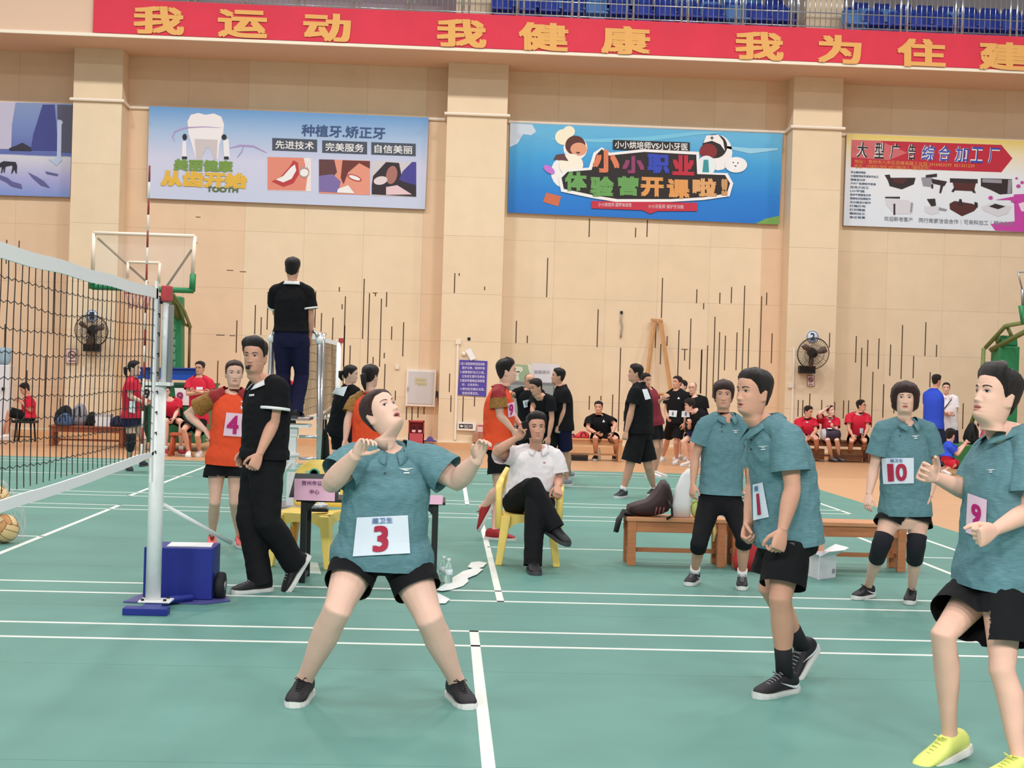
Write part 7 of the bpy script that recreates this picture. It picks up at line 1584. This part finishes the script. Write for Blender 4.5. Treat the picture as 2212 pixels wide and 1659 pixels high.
# seated man with phone
p = person(dict(label='man in white polo seated on the yellow armchair holding a phone to his ear', base=(1142, 1218), Y=11.75, H=1.72, sex='m', g=1.06, lod=0, yaw=12, hy=6, hp=5, hair='short', quiff=.012, skin=1, seed=9, sit=.44, jaw=1.04, hs=.96,
 J=dict(pelvis=(1140, 1078, .02), neck=(1160, 970, .04), head=(1158, 924, -.04), shR=(1108, 984, .02), shL=(1198, 986, .04), elR=(1072, 976, -.16), wrR=(1116, 946, -.20), elL=(1207, 1036, .02), wrL=(1204, 1052, -.18), hipR=(1112, 1086, .02), hipL=(1172, 1086, .02), knR=(1150, 1050, -.42), anR=(1196, 1134, -.50), knL=(1156, 1084, -.44), anL=(1151, 1212)),
 toeR=V((.55, -.70, -.30)), toeL=V((.08, -1, 0)), hands=dict(R=dict(pose='grip', dir=(.55, -.1, .8), thumb=(.75, -.3, -.4)), L=dict(pose='grip', thumb=(-.8, -.1, .4), dir=(.05, -.8, -.55))), top=polo(WHTP, loose=.022, sleeve=.74, hem=-.05, box=1.0, belly=.025, collar=WHTP, vneck=.8), bottom=dict(kind='pants', mat=BLK, len=2, loose=.018), shoes=dict(cols=(SHB, GUM, SHB), sock=SOCKB, sockh=.1)))
hR = p['J']['handR']; t = thing('phone', 'black phone held at the ear of the man in the white polo', 'phone', tuple(AT(1136, 932, hR.y - .03)))
m = MB(); Rm = Matrix.Rotation(math.radians(-14), 3, 'Y') @ Matrix.Rotation(math.radians(38), 3, 'Z'); c = AT(1137, 929, hR.y - .03); m.box(c, (.072, .010, .142), Rm); m.build('case', BLACKP, t, bevel=.004); m = MB(); m.box(c + Rm @ V((0, -.0056, 0)), (.064, .001, .130), Rm); m.build('screen', mat('screen_black', (34, 22, 22), .08), t)
px_shape(p, 'chest_emblem', [[(1173, 998), (1179, 998), (1178, 1001), (1174, 1001)]], mat('emblem_red', (190, 120, 130), .6), p['toppart'], .007)
# orange players behind
p = person(dict(label='man in orange jersey and red shoes striding right behind the seated man', base=(1078, 1163), H=1.72, sex='m', g=1.06, lod=1, yaw=78, hy=96, hp=4, hair='short', quiff=.01, skin=0, seed=10, noface=False,
 J=dict(pelvis=(1076, 956, .0), neck=(1080, 838, .0), head=(1094, 802, .0), shR=(1076, 852, -.16), shL=(1082, 852, .16), elR=(1080, 898, -.18), wrR=(1108, 930, -.14), elL=(1100, 890, .2), wrL=(1122, 915, .16), hipR=(1076, 966, -.08), hipL=(1078, 966, .08), knL=(1078, 1062, .08), anL=(1068, 1146), knR=(1082, 1056, -.1), anR=(1042, 1096, .0)),
 toeL=(1112, 1164), toeR=(1026, 1126, .0), top=tee(ORNG, loose=.018, sleeve=.64, hem=-.12, mat2=BRN, mat3=MARN, collar=MARN, name='jersey', box=1.0), bottom=dict(kind='shorts', mat=BLKK, len=.62, loose=.03), shoes=dict(cols=(SHR, SOLW, SHR))))
px_sheet(p, 'number_bib', [(1096, 872), (1112, 868), (1112, 898), (1098, 902)], BIBP, 4, texts=[('9', (.2, .1, .8, .9), BIBM, .03)])
person(dict(label='woman in orange jersey seen from behind, dark ponytail, behind the lunging woman', base=(800, 1150), Y=13.4, H=1.64, sex='f', g=1.0, lod=1, yaw=160, hy=150, noface=True, hair='tied', skin=0, seed=11, tail=[(0, -.13, .0), (0.01, -.135, -.08), (0.02, -.12, -.15)],
 J=dict(pelvis=(798, 968, .0), neck=(798, 852, .0), head=(800, 812, .0), shL=(768, 864, .05), shR=(830, 864, .0), elL=(752, 905, .0), wrL=(746, 950, -.05), elR=(845, 905, .0), wrR=(848, 948, .0)),
 top=tee(ORNG, loose=.016, sleeve=.66, hem=-.12, mat2=BRN, mat3=BRN, name='jersey', collar=MARN), bottom=dict(kind='shorts', mat=BLKK, len=.5, loose=.02), shoes=dict(cols=(CORAL, SOLW))))
p = person(dict(label='woman in black with white back bib leaning over the far table', base=(748, 1048), Y=17.0, H=1.62, sex='f', g=1.0, lod=1, yaw=150, hy=96, hp=-4, noface=False, hair='tied', skin=0, seed=12, tail=[(0, -.13, .01), (0, -.13, -.05), (0.0, -.10, -.10)],
 J=dict(pelvis=(736, 928, .1), neck=(752, 836, .0), head=(757, 808, .0), shL=(742, 846, .12), shR=(768, 846, -.08), elL=(722, 880, .12), wrL=(703, 893, .3), elR=(762, 890, -.1), wrR=(740, 912, .0), hipL=(730, 932, .12), hipR=(744, 934, .04)),
 top=tee(BLKK, loose=.018, sleeve=.55, hem=-.1, name='jersey', box=.95), bottom=dict(kind='shorts', mat=BLKK, len=.5, loose=.03), shoes=dict(cols=(SHW, SOLW), sock=SOCKB)))
px_sheet(p, 'back_bib', [(726, 838), (751, 834), (742, 856), (717, 849)], mat('bib_plain', (228, 236, 244), .7), 4)
# red team, left
p = person(dict(label='woman in red shirt with ponytail standing sideways behind the net', base=(284, 1022), H=1.63, sex='f', g=1.0, lod=2, yaw=84, hy=88, hair='tied', skin=0, seed=13, tie=SOCKW, tail=[(0, -.14, -.01), (0, -.135, -.09), (0, -.11, -.16)],
 J=dict(pelvis=(284, 898, .0), neck=(284, 816, .0), head=(290, 795, .0), shR=(283, 828, -.15), elR=(280, 856, -.16), wrR=(304, 866, -.15), elL=(296, 856, .16), wrL=(318, 866, .1), knR=(283, 952, -.08), anR=(278, 1004), knL=(310, 950, .1), anL=(308, 996, .2)),
 toeR=(304, 1024), toeL=(330, 1012), kneepad=PADB, kp_only='R', top=tee(REDT, loose=.016, sleeve=.55, hem=-.06, name='jersey'), bottom=dict(kind='shorts', mat=NAVYC, len=.42, loose=.035), shoes=dict(cols=(SHD, GUM))))
px_sheet(p, 'side_bib', [(279, 866), (292, 866), (291, 893), (278, 890)], mat('bib_plain', (0, 0, 0)), 3)
p = person(dict(label='man in red shirt with glasses and folded arms behind the orange 4 player', base=(420, 985), H=1.66, sex='m', g=1.0, lod=2, yaw=-12, hy=-20, hair='short', skin=1, seed=14, glasses=1,
 J=dict(neck=(431, 813), head=(432, 795), pelvis=(428, 903), shR=(410, 825), shL=(453, 825), elR=(405, 851, -.05), wrR=(441, 848, -.20), elL=(458, 851, -.05), wrL=(422, 845, -.22), anR=(408, 976)),
 toeR=(398, 990), hands=dict(R=dict(pose='grip'), L=dict(pose='grip')), top=tee(REDT, loose=.02, sleeve=.6, hem=-.14, name='jersey'), bottom=dict(kind='shorts', mat=BLKK, len=.75, loose=.03), shoes=dict(cols=(SHW, SOLW))))
px_sheet(p, 'number_bib', [(424, 836), (438, 836), (438, 842), (424, 842)], mat('bib_plain', (0, 0, 0)), 3)
person(dict(label='man in red shirt bowing over his phone, on the black stool, far left', base=(62, 952), Y=27.8, H=1.68, sex='m', g=1.0, lod=2, yaw=-76, hy=-70, hp=-24, hair='short', skin=1, seed=15, sit=.44,
 J=dict(pelvis=(62, 900, .0), neck=(62, 858, .0), head=(54, 840, .0), elL=(68, 888, -.15), wrL=(46, 868, -.15), elR=(62, 884, .15), wrR=(44, 866, .1), knL=(22, 890, -.1), anL=(14, 940, -.08), knR=(20, 890, .1), anR=(6, 940, .1)),
 hands=dict(L=dict(pose='grip'), R=dict(pose='grip')), top=tee(REDT, loose=.02, sleeve=.6, hem=-.06, name='jersey'), bottom=dict(kind='shorts', mat=BLKK, len=.95, loose=.03), shoes=dict(cols=(SHW, SOLW))))
person(dict(label='person in red shirt seated on the orange stool, half hidden by the post', base=(366, 984), Y=25.2, H=1.64, sex='m', g=1.0, lod=2, yaw=20, hy=10, hp=-10, hair='short', skin=0, seed=16, sit=.36,
 J=dict(pelvis=(368, 906, .1), neck=(366, 862, .0), head=(358, 845, .0), elL=(382, 890, .0), wrL=(374, 906, -.2)), top=tee(REDT, loose=.02, sleeve=.6, hem=-.06, name='jersey'), bottom=dict(kind='shorts', mat=BLKK, len=.7, loose=.02), shoes=dict(cols=(SHR, SOLW), sock=SOCKW)))
person(dict(label='person in red seen between the legs of the official on the stand', base=(612, 985), Y=23.0, H=1.64, sex='m', g=1.0, lod=2, yaw=40, hy=60, hair='short', skin=1, seed=17, J=dict(neck=(612, 824), head=(617, 808)), top=tee(REDT, loose=.02, sleeve=.6, hem=-.12, name='jersey'), bottom=dict(kind='shorts', mat=BLKK, len=.7, loose=.02), shoes=dict(cols=(SHW, SOLW))))
# black team, middle
person(dict(label='man in black shirt and navy shorts standing in profile, facing left', base=(1226, 1052), H=1.68, sex='m', g=1.06, lod=2, yaw=-82, hy=-92, hp=6, hair='short', skin=1, seed=18, J=dict(pelvis=(1216, 920, .0), neck=(1214, 834, .0), head=(1206, 813, .0), shL=(1220, 848, -.14), elL=(1218, 886, -.16), wrL=(1208, 920, -.16), anL=(1224, 1036), anR=(1230, 1020)),
 hands=dict(L=dict(pose='grip')), top=tee(BLKK, loose=.02, sleeve=.62, hem=-.12, name='t_shirt', box=1.0), bottom=dict(kind='shorts', mat=NAVYC, len=.8, loose=.03), shoes=dict(cols=(SHG, SOLW))))
person(dict(label='man in black shirt stooping to the left before the grey cabinet', base=(1185, 1050), Y=19.9, H=1.68, sex='m', g=1.0, lod=2, yaw=-50, hy=-60, hp=-16, hair='short', skin=1, seed=19, J=dict(pelvis=(1190, 930, .2), neck=(1170, 856, -.1), head=(1158, 836, -.15), elR=(1150, 886, -.1), wrR=(1160, 915, -.2)), top=tee(BLKK, loose=.02, sleeve=.6, hem=-.12), bottom=dict(kind='shorts', mat=BLKK, len=.8, loose=.03), shoes=dict(cols=(SHG, SOLW))))
p = person(dict(label='balding man in black shirt with bib 10 behind the stooping man', base=(1140, 1040), Y=20.6, H=1.66, sex='m', g=1.05, lod=2, yaw=0, hy=10, hair='bald', skin=1, seed=20, glasses=1, J=dict(neck=(1142, 840), head=(1144, 824), elR=(1112, 856, .05), wrR=(1104, 848, -.2)), top=tee(BLKK, loose=.02, sleeve=.6, hem=-.12), bottom=dict(kind='shorts', mat=BLKK, len=.8, loose=.03), shoes=dict(cols=(SHG, SOLW))))
px_sheet(p, 'number_bib', [(1129, 866), (1147, 862), (1150, 876), (1132, 881)], mat('bib_plain', (0, 0, 0)), 3, texts=[('10', (.25, .2, .8, .8), mat('bib_grey', (90, 100, 130), .7), .02)])
p = person(dict(label='man in black shirt seated on the pale bench, elbows on knees', base=(1308, 998), Y=26.75, H=1.70, sex='m', g=1.08, lod=2, yaw=-4, hy=-14, hair='short', skin=1, seed=21, sit=.42,
 J=dict(pelvis=(1300, 944, .1), neck=(1294, 896, .0), head=(1293, 880, -.05), shR=(1272, 906), shL=(1318, 906), elR=(1270, 926, -.1), wrR=(1290, 937, -.35), elL=(1329, 917, -.1), wrL=(1322, 937, -.3), knR=(1286, 946, -.45), knL=(1330, 946, -.42), anR=(1287, 984), anL=(1330, 984)),
 toeR=V((-.25, -1, 0)), toeL=V((.5, -1, 0)), top=tee(BLKK, loose=.022, sleeve=.66, hem=-.05, box=1.0), bottom=dict(kind='shorts', mat=BLKK, len=.85, loose=.03), shoes=dict(cols=(SHB, SOLW), sock=SOCKW, sockh=.05)))
px_shape(p, 'chest_emblem', [[(1301, 912), (1304, 906), (1307, 912)]], EMB, p['toppart'], .01)
p = person(dict(label='burly man in black shirt and shorts with white back bib, walking left', base=(1368, 1074), H=1.76, sex='m', g=1.18, lod=1, yaw=-100, hy=-96, hp=3, hair='short', skin=1, seed=22,
 J=dict(pelvis=(1381, 930, .0), neck=(1381, 830, .0), head=(1373, 806, .0), shL=(1374, 846, -.16), shR=(1386, 846, .18), elL=(1364, 888, -.18), wrL=(1353, 932, -.2), elR=(1378, 886, .2), hipL=(1378, 938, -.1), hipR=(1388, 938, .1), knL=(1360, 1008, -.1), anL=(1346, 1060), knR=(1400, 1006, .1), anR=(1413, 1056)),
 toeL=(1312, 1076), toeR=(1392, 1072), hands=dict(L=dict(pose='grip')), top=tee(BLKK, loose=.024, sleeve=.66, hem=-.06, box=1.04, belly=.02), bottom=dict(kind='shorts', mat=BLK, len=.84, loose=.045), shoes=dict(cols=(SHD, SOLW), sock=SOCKW, sockh=.06)))
px_sheet(p, 'back_bib', [(1387, 841), (1398, 840), (1406, 861), (1394, 864)], mat('bib_plain', (0, 0, 0)), 3)
person(dict(label='person in maroon shirt mostly hidden behind the burly man', base=(1410, 1010), Y=22.5, H=1.68, sex='m', g=1.0, lod=2, yaw=60, hy=40, hair='short', skin=1, seed=23, J=dict(neck=(1400, 840), head=(1394, 822), elL=(1418, 872, .0), wrL=(1430, 862, -.1)), top=tee(MAR, loose=.02, sleeve=.7, hem=-.12), bottom=dict(kind='shorts', mat=BLKK, len=.7, loose=.02), shoes=dict(cols=(SHW, SOLW))))
p = person(dict(label='man in black shirt with white waist bib by the trestle, looking left', base=(1443, 1000), Y=26.1, H=1.70, sex='m', g=1.04, lod=2, yaw=-34, hy=-56, hp=4, hair='short', skin=1, seed=24, J=dict(pelvis=(1462, 908, .0), neck=(1462, 842, .0), head=(1463, 826, .0), shR=(1446, 852), shL=(1478, 852), wrR=(1442, 902, -.1), anL=(1462, 992), anR=(1432, 986)), toeR=(1418, 996), toeL=(1440, 1004),
 top=tee(BLKK, loose=.022, sleeve=.62, hem=-.1, box=1.0), bottom=dict(kind='shorts', mat=BLKK, len=.8, loose=.03), shoes=dict(cols=(SHW, SOLW))))
px_sheet(p, 'number_bib', [(1445, 886), (1463, 887), (1461, 901), (1444, 899)], mat('bib_plain', (0, 0, 0)), 3, texts=[('6', (.4, .2, .62, .85), mat('bib_grey', (0, 0, 0)), .02)])
px_shape(p, 'chest_emblem', [[(1463, 862), (1466, 857), (1469, 862)]], EMB, p['toppart'], .01)
p = person(dict(label='person with glasses in black bending left, white bib, before the bald man', base=(1498, 992), Y=25.6, H=1.64, sex='m', g=1.0, lod=2, yaw=-58, hy=-84, hp=-8, hair='fringe', skin=0, seed=25, glasses=1, J=dict(pelvis=(1516, 930, .1), neck=(1504, 887, .0), head=(1490, 874, -.02), wrR=(1490, 915, -.1)), top=tee(BLKK, loose=.022, sleeve=.62, hem=-.1, box=1.0), bottom=dict(kind='shorts', mat=NAVYC, len=.7, loose=.03), shoes=dict(cols=(SHW, SOLW))))
px_sheet(p, 'number_bib', [(1473, 888), (1489, 888), (1490, 901), (1472, 901)], mat('bib_plain', (0, 0, 0)), 3, texts=[('8', (.4, .2, .62, .85), mat('bib_grey', (0, 0, 0)), .02)])
person(dict(label='bald man with glasses in black shirt behind the bending person', base=(1505, 990), Y=27.0, H=1.68, sex='m', g=1.1, lod=2, yaw=-20, hy=-30, hair='bald', skin=0, seed=26, glasses=1, J=dict(neck=(1500, 857), head=(1496, 838)), top=tee(BLKK, loose=.024, sleeve=.62, hem=-.1, box=1.0), bottom=dict(kind='shorts', mat=BLKK, len=.8, loose=.03), shoes=dict(cols=(SHW, SOLW))))
person(dict(label='dark-haired person mostly hidden behind the man with the waist bib', base=(1478, 988), Y=27.6, H=1.64, sex='m', g=.95, lod=2, yaw=-40, hy=-60, hair='short', skin=0, seed=27, J=dict(neck=(1478, 850), head=(1475, 834)), top=tee(BLKK, loose=.02, sleeve=.62, hem=-.1), bottom=dict(kind='shorts', mat=BLKK, len=.8, loose=.03), shoes=dict(cols=(SHW, SOLW))))
# red team on the right bench
yR = 28.5
p = person(dict(label='man in red shirt with straps seated leftmost on the far bench', base=(1748, 998), Y=yR, H=1.68, sex='m', g=1.06, lod=2, yaw=10, hy=44, hp=-10, hair='short', skin=1, seed=28, sit=.44,
 J=dict(pelvis=(1744, 944, .1), neck=(1742, 904, .0), head=(1746, 889, -.05), shR=(1723, 911), shL=(1760, 911), elR=(1729, 934, -.1), wrR=(1740, 944, -.3), elL=(1762, 932, -.1), wrL=(1750, 944, -.3), knR=(1738, 950, -.42), knL=(1763, 946, -.42), anR=(1746, 985), anL=(1765, 985)),
 hands=dict(L=dict(pose='grip'), R=dict(pose='grip')), top=tee(REDT, loose=.022, sleeve=.62, hem=-.05, box=1.0, collar=MARN, name='jersey'), bottom=dict(kind='shorts', mat=NAVYC, len=.6, loose=.02), shoes=dict(cols=(CORAL, SOLW), sock=SOCKW)))
px_shape(p, 'strap', [[(1727, 900), (1731, 900), (1730, 930), (1727, 930)], [(1756, 900), (1759, 901), (1759, 926), (1756, 926)]], MARN, p['toppart'], .015)
px_shape(p, 'chest_emblem', [[(1741, 911), (1746, 911), (1746, 913), (1741, 913)]], EMB, p['toppart'], .01)
p = person(dict(label='woman in red shirt holding her hair, bag on her lap, seated in the middle', base=(1795, 998), Y=yR, H=1.64, sex='f', g=1.0, lod=2, yaw=4, hy=26, hp=10, hr=14, hair='tied', hcol='b', skin=2, seed=29, sit=.44,
 J=dict(pelvis=(1792, 946, .1), neck=(1792, 902, .0), head=(1794, 887, -.05), shR=(1774, 908), shL=(1808, 908), elR=(1770, 893, -.12), wrR=(1783, 884, -.1), elL=(1806, 932, -.1), wrL=(1798, 922, -.3), knR=(1788, 950, -.42), knL=(1808, 950, -.42), anR=(1797, 988), anL=(1813, 988)),
 tail=[(-.05, -.10, -.03), (-.06, -.06, -.1), (-.06, -.0, -.16)], toeR=V((.3, -1, 0)), toeL=V((.3, -1, 0)), top=tee(REDT, loose=.018, sleeve=.6, hem=-.05, collar=WHTT, name='jersey'), bottom=dict(kind='shorts', mat=BLKK, len=.7, loose=.02), shoes=dict(cols=(SHG, GUM))))
px_shape(p, 'chest_emblem', [[(1790, 909), (1795, 909), (1795, 912), (1790, 912)]], EMB, p['toppart'], .01)
q = AT(1794, 937, yR - .28); t = thing('drum_bag', 'round navy and maroon bag on the lap of the seated woman', 'bag', tuple(q)); m = MB(); m.lathe(AT(1775, 938, yR - .28), [(.08, 0), (.115, .03), (.125, .12), (.125, .28), (.105, .36), (.06, .38)], 18, axis=(1, 0, -.04)); m.build('bag_body', mat('bag_navy', (46, 36, 54), .6, noise_amt=.3, nscale=5), t); m = MB(); m.lathe(AT(1773.5, 938, yR - .28), [(.06, 0), (.10, .01), (.118, .05), (.121, .075)], 18, axis=(1, 0, -.04)); m.build('end_panel', mat('bag_grey', (190, 190, 200), .6), t); m = MB(); m.box(AT(1792, 925.5, yR - .36), (.09, .06, .025)); m.build('handle', EMB, t)
p = person(dict(label='man in red shirt seated rightmost on the far bench, looking right', base=(1852, 998), Y=yR, H=1.70, sex='m', g=1.04, lod=2, yaw=2, hy=62, hp=6, hair='short', skin=1, seed=30, sit=.44, glasses=1,
 J=dict(pelvis=(1852, 946, .1), neck=(1854, 893, .0), head=(1860, 876, -.05), shR=(1834, 900), shL=(1873, 900), elR=(1833, 926, -.1), wrR=(1841, 940, -.35), elL=(1874, 926, -.1), wrL=(1868, 940, -.3), knR=(1840, 950, -.45), knL=(1868, 950, -.42), anR=(1834, 986), anL=(1862, 986)),
 toeR=V((0, -1, 0)), toeL=V((.8, -.8, 0)), hands=dict(L=dict(pose='grip')), top=tee(REDT, loose=.022, sleeve=.6, hem=-.05, collar=WHTT, name='jersey', box=1.0), bottom=dict(kind='shorts', mat=BLKK, len=.8, loose=.03), shoes=dict(cols=(SHW, SOLW), sock=SOCKB, sockh=.05)))
px_sheet(p, 'number_bib', [(1857, 925), (1865, 925), (1864, 936), (1857, 936)], mat('bib_plain', (0, 0, 0)), 3)
# blue and white group
person(dict(label='man in blue shirt seen from behind, talking to a person in white', base=(2018, 1002), Y=27.2, H=1.74, sex='m', g=1.06, lod=2, yaw=150, hy=120, noface=True, hair='short', skin=1, seed=31, J=dict(neck=(2018, 842), head=(2023, 822), pelvis=(2016, 918), shL=(2002, 852, .1), shR=(2028, 853, -.05), elR=(2024, 882, -.12), wrR=(2026, 905, -.05), elL=(2004, 885, .1)),
 top=tee(BLUT, loose=.02, sleeve=.6, hem=-.1, box=1.0, name='jersey'), bottom=dict(kind='pants', mat=mat('trousers_blue', (34, 52, 96), .8), len=2, loose=.02), shoes=dict(cols=(SHD, SOLW))))
p = person(dict(label='woman in white shirt with a bag strap, arms folded, facing the camera', base=(2048, 1000), Y=27.9, H=1.66, sex='f', g=1.04, lod=2, yaw=-14, hy=-20, hair='tied', skin=0, seed=32, J=dict(neck=(2046, 855), head=(2044, 838), pelvis=(2048, 922), elL=(2066, 890, -.05), wrL=(2040, 892, -.25), elR=(2030, 890, -.05), wrR=(2052, 896, -.22)),
 hands=dict(L=dict(pose='grip'), R=dict(pose='grip')), top=polo(WHTP, loose=.022, sleeve=.66, hem=-.12, box=1.0), bottom=dict(kind='pants', mat=NAVYC, len=2, loose=.01), shoes=dict(cols=(SHW, SOLW))))
px_shape(p, 'bag_strap', [[(2055, 862), (2057, 863), (2040, 884), (2038, 883)]], BLACKP, p['toppart'], .02)
person(dict(label='boy in blue shirt and red shorts kneeling by the green basketball base', base=(2048, 1027), Y=25.2, H=1.45, sex='m', g=1.0, lod=2, yaw=120, hy=130, hp=-6, noface=True, hair='short', skin=0, seed=33, hs=1.05,
 J=dict(pelvis=(2046, 990, .0), neck=(2050, 956, .1), head=(2053, 940, .1), shR=(2052, 966, -.08), shL=(2050, 964, .2), elR=(2068, 982, -.1), wrR=(2084, 962, -.02), elL=(2070, 972, .3), wrL=(2082, 960, .3), hipR=(2046, 996, -.05), hipL=(2046, 994, .1), knR=(2062, 1004, -.1), anR=(2040, 1016, -.05), knL=(2064, 1002, .2), anL=(2030, 1014, .15)),
 toeR=(2066, 1026), top=tee(BLUT, loose=.02, sleeve=.62, hem=-.05, name='jersey'), bottom=dict(kind='shorts', mat=REDT, len=.95, loose=.03), shoes=dict(cols=(SHW, SOLW))))
person(dict(label='person in pink shirt seated on the green base, mostly hidden by the running man', base=(2126, 1010), Y=27.5, H=1.50, sex='f', g=.95, lod=2, yaw=-20, hy=-30, hair='bob', skin=2, seed=34, sit=.56, J=dict(pelvis=(2134, 948, .3), neck=(2134, 905, .3), head=(2136, 888, .3), elR=(2118, 926, .2), wrR=(2114, 944, .0), knR=(2116, 958, -.5), knL=(2140, 958, -.5), anR=(2118, 992, -.55), anL=(2140, 992, -.55)), top=tee(PNK, loose=.02, sleeve=.5, hem=-.05), bottom=dict(kind='shorts', mat=PNK, len=.6, loose=.02), shoes=dict(cols=(SHW, SOLW))))
for o in bpy.data.objects:
    if '_b' in o: del o['_b']
